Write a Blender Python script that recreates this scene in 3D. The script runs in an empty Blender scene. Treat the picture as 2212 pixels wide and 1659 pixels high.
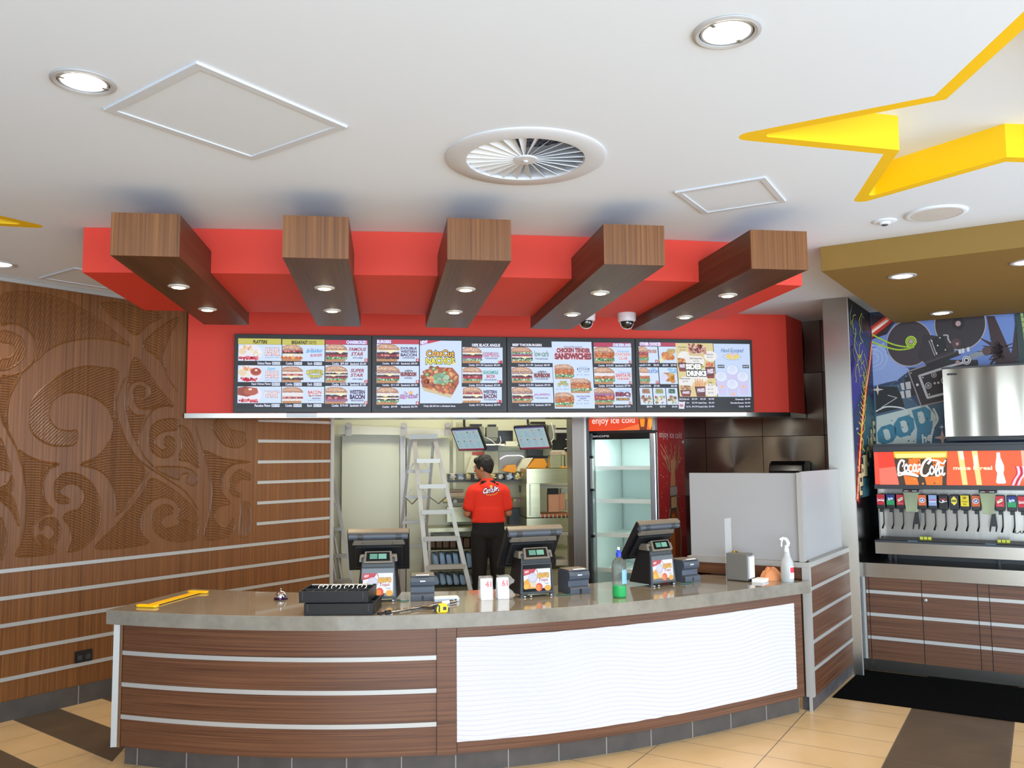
import bpy, bmesh, math, random
import numpy as np
from mathutils import Vector, Matrix
random.seed(7)
SC = bpy.context.scene
COL = SC.collection
PI = math.pi

# ------------------------------------------------------------------ camera
F, PITCH, ROLL, YAW, EYE = 1830.0, .085, .0095, .15, 1.75
def _cam():
    c, s = math.cos(ROLL), math.sin(ROLL)
    r = np.array([[c, -s, 0], [s, c, 0], [0, 0, 1]])
    c, s = math.cos(PITCH), math.sin(PITCH)
    p = np.array([[1, 0, 0], [0, s, c], [0, -c, s]])
    c, s = math.cos(YAW), math.sin(YAW)
    y = np.array([[c, s, 0], [-s, c, 0], [0, 0, 1]])
    return y @ p @ r
CM = _cam()
cam = bpy.data.cameras.new('camera'); cam.sensor_width = 36; cam.lens = F / 2212 * 36
cam.clip_start = .05; cam.clip_end = 100
co = bpy.data.objects.new('camera', cam); COL.objects.link(co)
mw = Matrix.Identity(4)
for i in range(3):
    mw[i][0] = CM[i, 0]; mw[i][1] = -CM[i, 1]; mw[i][2] = -CM[i, 2]
mw[2][3] = EYE
co.matrix_world = mw
SC.camera = co

# ------------------------------------------------------------------ world, light, exposure
SC.view_settings.view_transform = 'Standard'; SC.view_settings.look = 'None'
SC.view_settings.exposure = 0.1; SC.view_settings.gamma = 1; SC.view_settings.use_curve_mapping = False
w = bpy.data.worlds.new('world'); SC.world = w; w.use_nodes = True
w.node_tree.nodes['Background'].inputs[0].default_value = (.80, .90, 1, 1)
w.node_tree.nodes['Background'].inputs[1].default_value = .7
def area(name, loc, direction, sx, sy, power, col, spread=PI):
    l = bpy.data.lights.new(name, 'AREA'); l.shape = 'RECTANGLE'; l.size = sx; l.size_y = sy
    l.energy = power; l.color = col; l.spread = spread
    o = bpy.data.objects.new(name, l); COL.objects.link(o); o.location = loc
    o.rotation_euler = Vector(direction).to_track_quat('-Z', 'Y').to_euler()
    return o
area('window_daylight', (.6, -3.35, 1.5), (0, 1, .05), 8.0, 2.5, 650, (.70, .86, 1))
area('side_window_daylight', (6.3, 1.6, 1.5), (-1, .25, .05), 5.0, 2.4, 230, (.74, .87, 1))
area('kitchen_tube_light', (1.0, 8.9, 2.9), (0, 0, -1), 2.6, .35, 44, (1, .95, .72))
area('kitchen_tube_light', (3.0, 9.6, 2.9), (0, 0, -1), 1.2, .3, 14, (1, .93, .7))

# ------------------------------------------------------------------ pixel -> place on a known plane
def hit(x, y, n, d):
    r = CM @ np.array([(x - 1106) / F, (y - 829.5) / F, 1.])
    n = np.array(n, float); t = (d - n[2] * EYE) / (n @ r)
    return Vector((r[0] * t, r[1] * t, EYE + r[2] * t))
def atZ(x, y, z): return hit(x, y, (0, 0, 1), z)
def atY(x, y, v): return hit(x, y, (0, 1, 0), v)
CEIL = 3.02; TOP = .885
WOODN, WOODD = (1, -1, 0), -8.86
def atW(x, y): return hit(x, y, WOODN, WOODD)

# ------------------------------------------------------------------ materials
def hexc(h):
    h = h.lstrip('#'); v = [int(h[i:i + 2], 16) / 255 for i in (0, 2, 4)]
    return tuple((c / 12.92 if c <= .04045 else ((c + .055) / 1.055) ** 2.4) for c in v) + (1,)
MATS = {}
def mat(name, col='#808080', rough=.5, metal=0, emit=None, es=1, trans=0, alpha=1, spec=.5, coat=0, ior=1.45, bump=None, aniso=0):
    if name in MATS: return MATS[name]
    m = bpy.data.materials.new(name); m.use_nodes = True
    b = m.node_tree.nodes['Principled BSDF']
    b.inputs['Base Color'].default_value = hexc(col)
    b.inputs['Roughness'].default_value = rough; b.inputs['Metallic'].default_value = metal
    b.inputs['Specular IOR Level'].default_value = spec; b.inputs['IOR'].default_value = ior
    b.inputs['Transmission Weight'].default_value = trans; b.inputs['Alpha'].default_value = alpha
    b.inputs['Coat Weight'].default_value = coat; b.inputs['Anisotropic'].default_value = aniso
    if emit: b.inputs['Emission Color'].default_value = hexc(emit); b.inputs['Emission Strength'].default_value = es
    if bump:
        nt = m.node_tree; tc = nt.nodes.new('ShaderNodeTexCoord'); mp = nt.nodes.new('ShaderNodeMapping')
        mp.inputs['Scale'].default_value = bump[0]; nz = nt.nodes.new('ShaderNodeTexNoise'); nz.inputs['Scale'].default_value = 1
        bp = nt.nodes.new('ShaderNodeBump'); bp.inputs['Strength'].default_value = bump[1]; bp.inputs['Distance'].default_value = .005
        nt.links.new(tc.outputs['Object'], mp.inputs[0]); nt.links.new(mp.outputs[0], nz.inputs[0])
        nt.links.new(nz.outputs[0], bp.inputs['Height']); nt.links.new(bp.outputs[0], b.inputs['Normal'])
    MATS[name] = m; return m
def noisemat(name, scale, stops, rough=.5, metal=0, detail=5, extra=None, coord='Object', spec=.5, coat=0, bump=0):
    """noise through a colour ramp; scale is the mapping per axis; extra = (scale, amount) second layer"""
    if name in MATS: return MATS[name]
    m = mat(name, '#808080', rough, metal, spec=spec, coat=coat); nt = m.node_tree; b = nt.nodes['Principled BSDF']
    tc = nt.nodes.new('ShaderNodeTexCoord'); mp = nt.nodes.new('ShaderNodeMapping'); mp.inputs['Scale'].default_value = scale
    nz = nt.nodes.new('ShaderNodeTexNoise'); nz.inputs['Scale'].default_value = 1; nz.inputs['Detail'].default_value = detail
    nz.inputs['Roughness'].default_value = .62
    nt.links.new(tc.outputs[coord], mp.inputs[0]); nt.links.new(mp.outputs[0], nz.inputs[0])
    fac = nz.outputs[0]
    if extra:
        mp2 = nt.nodes.new('ShaderNodeMapping'); mp2.inputs['Scale'].default_value = extra[0]
        n2 = nt.nodes.new('ShaderNodeTexNoise'); n2.inputs['Scale'].default_value = 1; n2.inputs['Detail'].default_value = 2
        nt.links.new(tc.outputs[coord], mp2.inputs[0]); nt.links.new(mp2.outputs[0], n2.inputs[0])
        mx = nt.nodes.new('ShaderNodeMix'); mx.inputs[0].default_value = extra[1]
        nt.links.new(nz.outputs[0], mx.inputs[2]); nt.links.new(n2.outputs[0], mx.inputs[3]); fac = mx.outputs[0]
    cr = nt.nodes.new('ShaderNodeValToRGB')
    els = cr.color_ramp.elements
    while len(els) < len(stops): els.new(.5)
    for e, (p, c) in zip(els, stops): e.position = p; e.color = hexc(c)
    nt.links.new(fac, cr.inputs[0]); nt.links.new(cr.outputs[0], b.inputs['Base Color'])
    if bump:
        bp = nt.nodes.new('ShaderNodeBump'); bp.inputs['Strength'].default_value = bump; bp.inputs['Distance'].default_value = .003
        nt.links.new(fac, bp.inputs['Height']); nt.links.new(bp.outputs[0], b.inputs['Normal'])
    return m
def attrmat(name, lit=0, rough=.5, base=1):
    m = bpy.data.materials.new(name); m.use_nodes = True; nt = m.node_tree; b = nt.nodes['Principled BSDF']
    a = nt.nodes.new('ShaderNodeAttribute'); a.attribute_name = 'Col'
    b.inputs['Roughness'].default_value = rough
    if lit:
        nt.links.new(a.outputs['Color'], b.inputs['Emission Color']); b.inputs['Emission Strength'].default_value = lit
        b.inputs['Base Color'].default_value = (.01, .01, .01, 1)
    else: nt.links.new(a.outputs['Color'], b.inputs['Base Color'])
    MATS[name] = m; return m
WS = [(.28, '#4b2c14'), (.45, '#6b411f'), (.58, '#7a4d27'), (.75, '#8f602f')]
M_WV = noisemat('wood_vertical_grain', (85, 85, .9), WS, .42, extra=((9, 9, .3), .16))
M_WH = noisemat('wood_horizontal_grain', (1.0, 1.0, 115), [(.30, '#3f2415'), (.45, '#593724'), (.58, '#68432d'), (.75, '#7a5338')], .38, extra=((.5, .5, 30), .12))
M_WY = noisemat('wood_lengthwise_grain', (80, 1.0, 80), [(.30, '#331c0f'), (.45, '#4b2d19'), (.58, '#5a3a22'), (.75, '#6a4629')], .4, extra=((8, .4, 8), .3))
M_ALU = mat('satin_aluminium', '#b3b2af', .42, .35)
M_ALUD = mat('worn_aluminium', '#979590', .42, .5)
M_STEEL = noisemat('brushed_steel', (3, 3, 260), [(.3, '#948e86'), (.7, '#9c968d')], .22, 1.0, detail=2)
M_STEELV = noisemat('brushed_steel_vertical', (60, 60, 1), [(.3, '#8f8a83'), (.7, '#97928b')], .28, 1.0, detail=2)
M_WHITE = mat('white_paint', '#dae2ee', .75, bump=((3, 3, 3), .03))
M_RED = mat('red_paint', '#da3d2c', .6)
M_GOLD = mat('mustard_paint', '#84662a', .65)
M_YEL = mat('yellow_paint', '#f2c40a', .5)
M_BLACK = mat('black_plastic', '#17181b', .38)
M_DGREY = mat('dark_grey_plastic', '#34363a', .42)
M_SLATE = mat('slate_grey_plastic', '#4a505b', .45)
M_TAUPE = mat('bronze_grey_plastic', '#6e665c', .35)
M_WPL = mat('white_plastic', '#e6e6e8', .35)
M_PAPER = mat('white_paper', '#f2f2f4', .7)
M_CREAM = mat('cold_room_panel', '#c3c5ab', .55)
M_GLASSC = mat('clear_plastic', '#ffffff', .05, trans=1, ior=1.12, alpha=.45)
M_PRINT = attrmat('print_ink'); M_LIT1 = attrmat('screen_lit', .92); M_SIGN = attrmat('sign_lit', 1.15)
M_STONE = noisemat('countertop_stone', (6, 6, 6), [(.3, '#736e65'), (.5, '#827c72'), (.7, '#8d877c')], .1, extra=((22, 22, 22), .3), coat=.4)
M_SLTILE = noisemat('dark_slate_tile', (7, 7, 7), [(.3, '#3d3a3b'), (.7, '#565152')], .5)

# ------------------------------------------------------------------ mesh helpers
ORG = {}
def org(p):
    return ORG.get(p.name, Vector((0, 0, 0))) if p else Vector((0, 0, 0))
def tag(o, label=None, cat=None, group=None, kind=None):
    if label: o['label'] = label
    if cat: o['category'] = cat
    if group: o['group'] = group
    if kind: o['kind'] = kind
    return o
def thing(name, label, cat, loc=(0, 0, 0), rz=0, group=None):
    o = bpy.data.objects.new(name, None); COL.objects.link(o); o.location = loc; o.rotation_euler = (0, 0, rz)
    o.empty_display_size = .1
    return tag(o, label, cat, group)
class MB:
    """collects faces (world or local coordinates) and links them as one mesh object"""
    def __init__(s, T=None): s.v = []; s.f = []; s.mi = []; s.sm = []; s.T = T; s.m = 0; s.col = []; s.c = None
    def add(s, vs, fs, smooth=False):
        b = len(s.v)
        for p in vs:
            p = Vector(p); s.v.append(s.T @ p if s.T else p)
        for f in fs:
            s.f.append([b + i for i in f]); s.mi.append(s.m); s.sm.append(smooth); s.col.append(s.c)
        return s
    def box(s, a, b, R=None, piv=None):
        (x0, y0, z0), (x1, y1, z1) = a, b
        vs = [(x0, y0, z0), (x1, y0, z0), (x1, y1, z0), (x0, y1, z0), (x0, y0, z1), (x1, y0, z1), (x1, y1, z1), (x0, y1, z1)]
        if R is not None:
            pv = Vector(piv) if piv is not None else (Vector(a) + Vector(b)) / 2
            vs = [pv + R @ (Vector(p) - pv) for p in vs]
        return s.add(vs, [(0, 3, 2, 1), (4, 5, 6, 7), (0, 1, 5, 4), (1, 2, 6, 5), (2, 3, 7, 6), (3, 0, 4, 7)])
    def hexa(s, lo, hi):   # lo / hi: 4 points each, same order (counter-clockwise from above)
        return s.add(list(lo) + list(hi), [(3, 2, 1, 0), (4, 5, 6, 7), (0, 1, 5, 4), (1, 2, 6, 5), (2, 3, 7, 6), (3, 0, 4, 7)])
    def prism(s, pts, z0, z1):
        n = len(pts)
        vs = [(p[0], p[1], z0) for p in pts] + [(p[0], p[1], z1) for p in pts]
        return s.add(vs, [tuple(range(n - 1, -1, -1)), tuple(range(n, 2 * n))] + [(i, (i + 1) % n, n + (i + 1) % n, n + i) for i in range(n)])
    def extrude(s, pts, d, smooth=False):   # pts 3d polygon, d vector
        n = len(pts); d = Vector(d)
        vs = [Vector(p) for p in pts] + [Vector(p) + d for p in pts]
        return s.add(vs, [tuple(range(n - 1, -1, -1)), tuple(range(n, 2 * n))] + [(i, (i + 1) % n, n + (i + 1) % n, n + i) for i in range(n)], smooth)
    def tube(s, pts, r, n=10, caps=True, closed=False):
        pts = [Vector(p) for p in pts]; rs = r if isinstance(r, (list, tuple)) else [r] * len(pts)
        vs = []; up = None
        for i, p in enumerate(pts):
            a = pts[max(0, i - 1)]; b = pts[min(len(pts) - 1, i + 1)]
            d = (b - a).normalized() if (b - a).length > 1e-9 else Vector((0, 0, 1))
            if up is None: up = Vector((0, 0, 1)) if abs(d.z) < .9 else Vector((1, 0, 0))
            x = d.cross(up).normalized(); up = x.cross(d).normalized()
            for k in range(n):
                t = 2 * PI * k / n; vs.append(p + (x * math.cos(t) + up * math.sin(t)) * rs[i])
        fs = []
        for i in range(len(pts) - 1):
            for k in range(n):
                k2 = (k + 1) % n; fs.append((i * n + k, i * n + k2, (i + 1) * n + k2, (i + 1) * n + k))
        s.add(vs, fs, True)
        if caps:
            m = (len(pts) - 1) * n
            s.add(vs, [tuple(range(n - 1, -1, -1)), tuple(range(m, m + n))])
        return s
    def lathe(s, prof, c=(0, 0, 0), n=32, ax=None, sx=1, sy=1):
        """prof: (r, z) list; ax: optional matrix for the axis"""
        vs = []; c = Vector(c)
        for r, z in prof:
            for k in range(n):
                t = 2 * PI * k / n; p = Vector((r * math.cos(t) * sx, r * math.sin(t) * sy, z))
                vs.append(c + (ax @ p if ax is not None else p))
        fs = [(i * n + k, i * n + (k + 1) % n, (i + 1) * n + (k + 1) % n, (i + 1) * n + k) for i in range(len(prof) - 1) for k in range(n)]
        return s.add(vs, fs, True)
    def disc(s, c, r, n=32, flip=False, ry=None):
        vs = [(c[0] + r * math.cos(2 * PI * k / n), c[1] + (ry or r) * math.sin(2 * PI * k / n), c[2]) for k in range(n)]
        return s.add(vs, [tuple(range(n - 1, -1, -1)) if flip else tuple(range(n))])
    def build(s, name, mats, parent=None, bev=0, label=None, shift=None):
        me = bpy.data.meshes.new(name)
        o0 = Vector(shift) if shift is not None else org(parent)
        me.from_pydata([tuple(p - o0) for p in s.v], [], s.f)
        for m in (mats if isinstance(mats, (list, tuple)) else [mats]): me.materials.append(m)
        for p, mi, sm in zip(me.polygons, s.mi, s.sm): p.material_index = mi; p.use_smooth = sm
        if any(c is not None for c in s.col):
            ca = me.color_attributes.new('Col', 'FLOAT_COLOR', 'CORNER')
            buf = []
            for p, c in zip(me.polygons, s.col): buf += list(c or (1, 1, 1, 1)) * p.loop_total
            ca.data.foreach_set('color', buf)
        me.validate(); me.update()
        if any(s.sm): me.set_sharp_from_angle(angle=.6)
        o = bpy.data.objects.new(name, me); COL.objects.link(o)
        if parent: o.parent = parent; ORG[o.name] = o0
        elif shift is not None: o.location = o0
        if bev:
            md = o.modifiers.new('bevel', 'BEVEL'); md.width = bev; md.segments = 2; md.limit_method = 'ANGLE'
        if label: o['label'] = label
        return o
def W(name, label, cat, loc, group=None):      # thing whose parts are given in world coordinates
    o = thing(name, label, cat, loc, 0, group); ORG[o.name] = Vector(loc); return o
def copy_tree(o, parent=None):
    c = o.copy(); COL.objects.link(c); c.parent = parent
    for ch in [k for k in bpy.data.objects if k.parent is o]: copy_tree(ch, c)
    return c
def rot(a, ax='Z'): return Matrix.Rotation(a, 3, ax)
def TF(loc, rz=0): return Matrix.Translation(Vector(loc)) @ Matrix.Rotation(rz, 4, 'Z')

# flat artwork: polygons with their own ink colour, stacked in thin layers on a plane
_tc = {}
def glyphs(body, off):
    k = (body, off)
    if k not in _tc:
        c = bpy.data.curves.new('t', 'FONT'); c.body = body; c.size = 1; c.offset = off; c.resolution_u = 3
        o = bpy.data.objects.new('t', c); m = o.to_mesh()
        _tc[k] = ([tuple(v.co[:2]) for v in m.vertices], [tuple(p.vertices) for p in m.polygons])
        o.to_mesh_clear(); bpy.data.objects.remove(o); bpy.data.curves.remove(c)
    return _tc[k]
class Art:
    def __init__(s, o, ux, uy, src, step=.0005):
        """o: world point of the source rect's bottom-left corner; ux, uy: vectors spanning the rect; src = (x0, y0, x1, y1), y grows downward"""
        s.o, s.ux, s.uy, s.src, s.step = Vector(o), Vector(ux), Vector(uy), src, step
        s.n = s.ux.cross(s.uy).normalized(); s.b = MB(); s.lv = 0
    def P(s, x, y, lv):
        x0, y0, x1, y1 = s.src
        return s.o + s.ux * ((x - x0) / (x1 - x0)) + s.uy * ((y1 - y) / (y1 - y0)) + s.n * (s.step * lv)
    def poly(s, pts, col, lv=1):
        s.b.c = hexc(col) if isinstance(col, str) else col
        pts = [s.P(x, y, lv) for x, y in pts]
        s.b.add(pts, [tuple(range(len(pts)))])
    def rect(s, x0, y0, x1, y1, col, lv=1): s.poly([(x0, y1), (x1, y1), (x1, y0), (x0, y0)], col, lv)
    def grad(s, x0, y0, x1, y1, c0, c1, lv=1, n=6):
        a, b = hexc(c0), hexc(c1)
        for i in range(n):
            t = i / (n - 1); s.rect(x0, y0 + (y1 - y0) * i / n, x1, y0 + (y1 - y0) * (i + 1) / n, tuple(a[k] * (1 - t) + b[k] * t for k in range(4)), lv)
    def ell(s, cx, cy, rx, ry, col, lv=1, a0=0, a1=360, n=20, rotd=0):
        c, q = math.cos(math.radians(rotd)), math.sin(math.radians(rotd)); pts = []
        full = a1 - a0 >= 360
        for k in range(n if full else n + 1):
            t = math.radians(a0 + (a1 - a0) * k / n); x, y = rx * math.cos(t), -ry * math.sin(t)
            pts.append((cx + x * c - y * q, cy + x * q + y * c))
        s.poly(pts, col, lv)
    def ring(s, cx, cy, rx, ry, wd, col, lv=1, a0=0, a1=360, n=28):
        for k in range(n):
            t, u = [math.radians(a0 + (a1 - a0) * j / n) for j in (k, k + 1)]
            s.poly([(cx + q * math.cos(a), cy - q * ry / rx * math.sin(a)) for q, a in ((rx - wd, t), (rx, t), (rx, u), (rx - wd, u))], col, lv)
    def line(s, pts, wd, col, lv=1):
        for (x0, y0), (x1, y1) in zip(pts, pts[1:]):
            d = math.hypot(x1 - x0, y1 - y0) or 1; nx, ny = -(y1 - y0) / d * wd / 2, (x1 - x0) / d * wd / 2
            ex, ey = (x1 - x0) / d * wd * .25, (y1 - y0) / d * wd * .25
            s.poly([(x0 + nx - ex, y0 + ny - ey), (x0 - nx - ex, y0 - ny - ey), (x1 - nx + ex, y1 - ny + ey), (x1 + nx + ex, y1 + ny + ey)], col, lv)
    def curve(s, pts, wd, col, lv=1, k=5): s.line(spline(pts, k), wd, col, lv)
    def blob(s, cx, cy, r, col, lv=1, j=.25, n=9, ry=None):
        s.poly([(cx + r * random.uniform(1 - j, 1 + j) * math.cos(2 * PI * k / n), cy - (ry or r) * random.uniform(1 - j, 1 + j) * math.sin(2 * PI * k / n)) for k in range(n)], col, lv)
    def star(s, cx, cy, r, col, lv=1, rr=.42, a=90, n=5):
        s.poly([(cx + (r if k % 2 == 0 else r * rr) * math.cos(math.radians(a + k * 180 / n)), cy - (r if k % 2 == 0 else r * rr) * math.sin(math.radians(a + k * 180 / n))) for k in range(2 * n)], col, lv)
    def text(s, body, x0, y0, x1, y1, col, lv=3, bold=.02, out=None, ow=.06, shear=0, arc=0, tilt=0):
        base, _ = glyphs(body, 0)
        if not base: return
        X0, X1 = min(p[0] for p in base), max(p[0] for p in base); Y0, Y1 = min(p[1] for p in base), max(p[1] for p in base)
        def put(off, c, l):
            vs, fs = glyphs(body, off); s.b.c = hexc(c)
            res = []
            for x, y in vs:
                u, v = (x - X0) / (X1 - X0), (y - Y0) / (Y1 - Y0)
                px = x0 + (x1 - x0) * u + shear * (v - .5) * (y1 - y0)
                py = y1 - (y1 - y0) * v - arc * (1 - (2 * u - 1) ** 2) * (y1 - y0) - tilt * u * (y1 - y0)
                res.append(s.P(px, py, l))
            s.b.add(res, fs)
        if out: put(ow, out, lv - 1)
        put(bold, col, lv)
    def build(s, name, m, parent=None, **k): return s.b.build(name, m, parent, **k)
def spline(pts, k=6, closed=False):
    n = len(pts); out = []
    rng = range(n) if closed else range(n - 1)
    for i in rng:
        if closed: p0, p1, p2, p3 = pts[(i - 1) % n], pts[i], pts[(i + 1) % n], pts[(i + 2) % n]
        else: p0, p1, p2, p3 = pts[max(0, i - 1)], pts[i], pts[i + 1], pts[min(n - 1, i + 2)]
        for j in range(k):
            t = j / k
            out.append(tuple(.5 * (2 * b + (c - a) * t + (2 * a - 5 * b + 4 * c - d) * t * t + (-a + 3 * b - 3 * c + d) * t ** 3) for a, b, c, d in zip(p0, p1, p2, p3)))
    if not closed: out.append(tuple(pts[-1]))
    return out

# ------------------------------------------------------------------ node helpers for patterned surfaces
class NT:
    def __init__(s, m): s.nt = m.node_tree; s.b = s.nt.nodes['Principled BSDF']
    def m(s, op, a, b=None, c=None):
        n = s.nt.nodes.new('ShaderNodeMath'); n.operation = op
        for i, v in enumerate((a, b, c)):
            if v is None: continue
            if isinstance(v, (int, float)): n.inputs[i].default_value = v
            else: s.nt.links.new(v, n.inputs[i])
        return n.outputs[0]
    def xyz(s):
        t = s.nt.nodes.new('ShaderNodeTexCoord'); q = s.nt.nodes.new('ShaderNodeSeparateXYZ'); s.nt.links.new(t.outputs['Object'], q.inputs[0]); return q.outputs
    def mix(s, f, a, b):
        n = s.nt.nodes.new('ShaderNodeMix'); n.data_type = 'RGBA'
        for i, v in ((0, f), (6, a), (7, b)):
            if isinstance(v, (int, float, tuple)): n.inputs[i].default_value = v
            else: s.nt.links.new(v, n.inputs[i])
        return n.outputs[2]
    def noise(s, sc, det=4):
        t = s.nt.nodes.new('ShaderNodeTexCoord'); n = s.nt.nodes.new('ShaderNodeTexNoise'); n.inputs['Scale'].default_value = sc; n.inputs['Detail'].default_value = det
        s.nt.links.new(t.outputs['Object'], n.inputs[0]); return n.outputs[0]
def gap(N, v, size, w):   # 1 on the joints of a grid of the given pitch
    fr = N.m('FRACT', N.m('DIVIDE', v, size)); d = N.m('MINIMUM', fr, N.m('SUBTRACT', 1, fr))
    return N.m('LESS_THAN', d, w / size / 2)
def floor_material():
    m = mat('floor_tiles', '#c8a468', .32, spec=.5); N = NT(m); x, y, z = N.xyz()
    # customer floor: long tiles; left aisle: square tiles in alternating bands
    a = N.m('ADD', N.m('ADD', N.m('MULTIPLY', x, .76), N.m('MULTIPLY', y, -.65)), 1.463 + 6.07)
    b = N.m('SUBTRACT', N.m('ADD', N.m('MULTIPLY', x, .65), N.m('MULTIPLY', y, .76)), 6.325 - 3.10)
    g1 = N.m('MAXIMUM', gap(N, a, .607, .006), gap(N, b, .31, .005))
    ia = N.m('FLOOR', N.m('DIVIDE', a, .607)); d1 = N.m('COMPARE', N.m('MODULO', ia, 4), 3, .4)
    d1 = N.m('MULTIPLY', d1, N.m('GREATER_THAN', x, 1.5))
    wv = N.m('SUBTRACT', N.m('ADD', N.m('MULTIPLY', x, .72), N.m('MULTIPLY', y, .69)), 2.60 - 3.06)
    uv = N.m('ADD', N.m('ADD', N.m('MULTIPLY', x, .69), N.m('MULTIPLY', y, -.72)), 5.86 + 3.2)
    g2 = N.m('MAXIMUM', gap(N, wv, .306, .006), gap(N, uv, .32, .004))
    iw = N.m('FLOOR', N.m('DIVIDE', wv, .306)); d2 = N.m('COMPARE', N.m('MODULO', iw, 2), 0, .4)
    left = N.m('LESS_THAN', N.m('ADD', x, N.m('MULTIPLY', N.m('SUBTRACT', y, 5.4), .0)), -1.56)
    sel = lambda p, q: N.m('ADD', N.m('MULTIPLY', left, p), N.m('MULTIPLY', N.m('SUBTRACT', 1, left), q))
    g, d = sel(g2, g1), sel(d2, d1)
    nz = N.noise(3.5)
    ye = N.mix(nz, hexc('#c39e69'), hexc('#dcbc90')); dk = N.mix(nz, hexc('#473a30'), hexc('#66543f'))
    c = N.mix(d, ye, dk); c = N.mix(g, c, hexc('#6a6050'))
    N.nt.links.new(c, N.b.inputs['Base Color'])
    return m
M_FLOOR = floor_material()
def kick_material(name, pitch, ang):
    m = mat(name, '#4a4646', .5); N = NT(m); x, y, z = N.xyz()
    u = N.m('ADD', N.m('ADD', N.m('MULTIPLY', x, math.cos(ang)), N.m('MULTIPLY', y, math.sin(ang))), 20)
    nz = N.noise(9); c = N.mix(nz, hexc('#3a3532'), hexc('#574f4a')); c = N.mix(gap(N, u, pitch, .006), c, hexc('#8d8782'))
    N.nt.links.new(c, N.b.inputs['Base Color']); return m
M_KICK = kick_material('slate_kick_tiles', .3, 0); M_KICKL = kick_material('slate_skirting_tiles', .61, PI / 4)
def burst_material():
    m = mat('sunburst_steel_tiles', '#4d463f', .3, 1.0, aniso=.92); N = NT(m); x, y, z = N.xyz()
    u = N.m('ADD', N.m('ADD', N.m('MULTIPLY', x, -.7), N.m('MULTIPLY', y, .714)), 20.33); v = N.m('ADD', z, 6 - 1.92)
    pu = N.m('SUBTRACT', N.m('FRACT', N.m('DIVIDE', u, .6)), .5); pv = N.m('SUBTRACT', N.m('FRACT', N.m('DIVIDE', v, .6)), .5)
    cx = N.nt.nodes.new('ShaderNodeCombineXYZ')
    N.nt.links.new(N.m('MULTIPLY', pv, .7), cx.inputs[0]); N.nt.links.new(N.m('MULTIPLY', pv, -.714), cx.inputs[1]); N.nt.links.new(pu, cx.inputs[2])
    N.nt.links.new(cx.outputs[0], N.b.inputs['Tangent'])
    g = N.m('MAXIMUM', gap(N, u, .6, .006), gap(N, v, .6, .006))
    N.nt.links.new(N.mix(g, hexc('#6b6359'), hexc('#141211')), N.b.inputs['Base Color'])
    return m
M_BURST = burst_material()

# ------------------------------------------------------------------ the shell
def struct(o, label=None): o['kind'] = 'structure'; return o
b = MB(); b.add([(-8, -3.5, 0), (8, -3.5, 0), (8, 11, 0), (-8, 11, 0)], [(0, 1, 2, 3)]); b.add([(-8, -3.5, -.1), (8, -3.5, -.1), (8, 11, -.1), (-8, 11, -.1)], [(3, 2, 1, 0)])
struct(b.build('floor', M_FLOOR))

def starpts(c, R, r, ph):
    p = []
    for k in range(5):
        a = ph - 2 * PI * k / 5; p.append((c[0] + R * math.cos(a), c[1] + R * math.sin(a)))
        a -= PI / 5; p.append((c[0] + r * math.cos(a), c[1] + r * math.sin(a)))
    return p[::-1]
def inset(p, d):
    n = len(p); out = []
    for i in range(n):
        a, q, c = Vector(p[i - 1]), Vector(p[i]), Vector(p[(i + 1) % n])
        e1, e2 = (q - a).normalized(), (c - q).normalized()
        n1, n2 = Vector((-e1.y, e1.x)), Vector((-e2.y, e2.x))
        bis = (n1 + n2); bis /= (1 + n1.dot(n2)) or 1e-6
        out.append(tuple(q + bis * d))
    return out
def rounded(p, r, tips):
    n = len(p); out = []
    for i in range(n):
        if i not in tips: out.append(p[i]); continue
        a, q, c = Vector(p[i - 1]), Vector(p[i]), Vector(p[(i + 1) % n])
        u, v = (a - q).normalized(), (c - q).normalized(); half = math.acos(max(-1, min(1, u.dot(v)))) / 2
        t = r / math.tan(half); ctr = q + (u + v).normalized() * (r / math.sin(half)); s, e = q + u * t, q + v * t
        a0 = math.atan2(s.y - ctr.y, s.x - ctr.x); a1 = math.atan2(e.y - ctr.y, e.x - ctr.x); da = (a1 - a0 + PI) % (2 * PI) - PI
        for k in range(9): out.append(tuple(ctr + Vector((math.cos(a0 + da * k / 8), math.sin(a0 + da * k / 8))) * r))
    return out
def circ(c, r, n=40): return [(c[0] + r * math.cos(2 * PI * k / n), c[1] + r * math.sin(2 * PI * k / n)) for k in range(n)]
def star_loops(c, ph):
    P0 = starpts(c, 1.125, .505, ph); tips = [i for i in range(10) if math.hypot(P0[i][0] - c[0], P0[i][1] - c[1]) > .8]
    return rounded(P0, .046, tips), rounded(inset(P0, .056), .022, tips)
SK = 1.0
STARS = [star_loops((2.416, 2.847), 2.865), star_loops((-2.77, 4.36), .495)]
DL = []     # large recessed downlights: centre + radius
for (x0, x1, y0, y1) in ((113, 247.5, 148.5, 204), (1499, 1640, 35, 103), (-42, 40, 559, 581)):
    c = atZ((x0 + x1) / 2, (y0 + y1) / 2, CEIL); r = (atZ(x1, (y0 + y1) / 2, CEIL) - atZ(x0, (y0 + y1) / 2, CEIL)).length / 2
    DL.append((c, .102))
vc = atZ(1135, 341, CEIL); VR = .343
holes = [STARS[0][0], STARS[1][0], circ(vc, VR - .02)] + [circ(c, r - .015) for c, r in DL]
def filled(outer, holes, z, flip=False):
    bm = bmesh.new(); es = []
    for lp in [outer] + holes:
        vs = [bm.verts.new((p[0], p[1], z)) for p in lp]
        es += [bm.edges.new((vs[i], vs[(i + 1) % len(vs)])) for i in range(len(vs))]
    bmesh.ops.triangle_fill(bm, use_beauty=True, use_dissolve=False, edges=es)
    bm.verts.index_update(); V = [tuple(v.co) for v in bm.verts]; Fs = [tuple(v.index for v in f.verts) for f in bm.faces]; bm.free()
    return V, Fs
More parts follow.
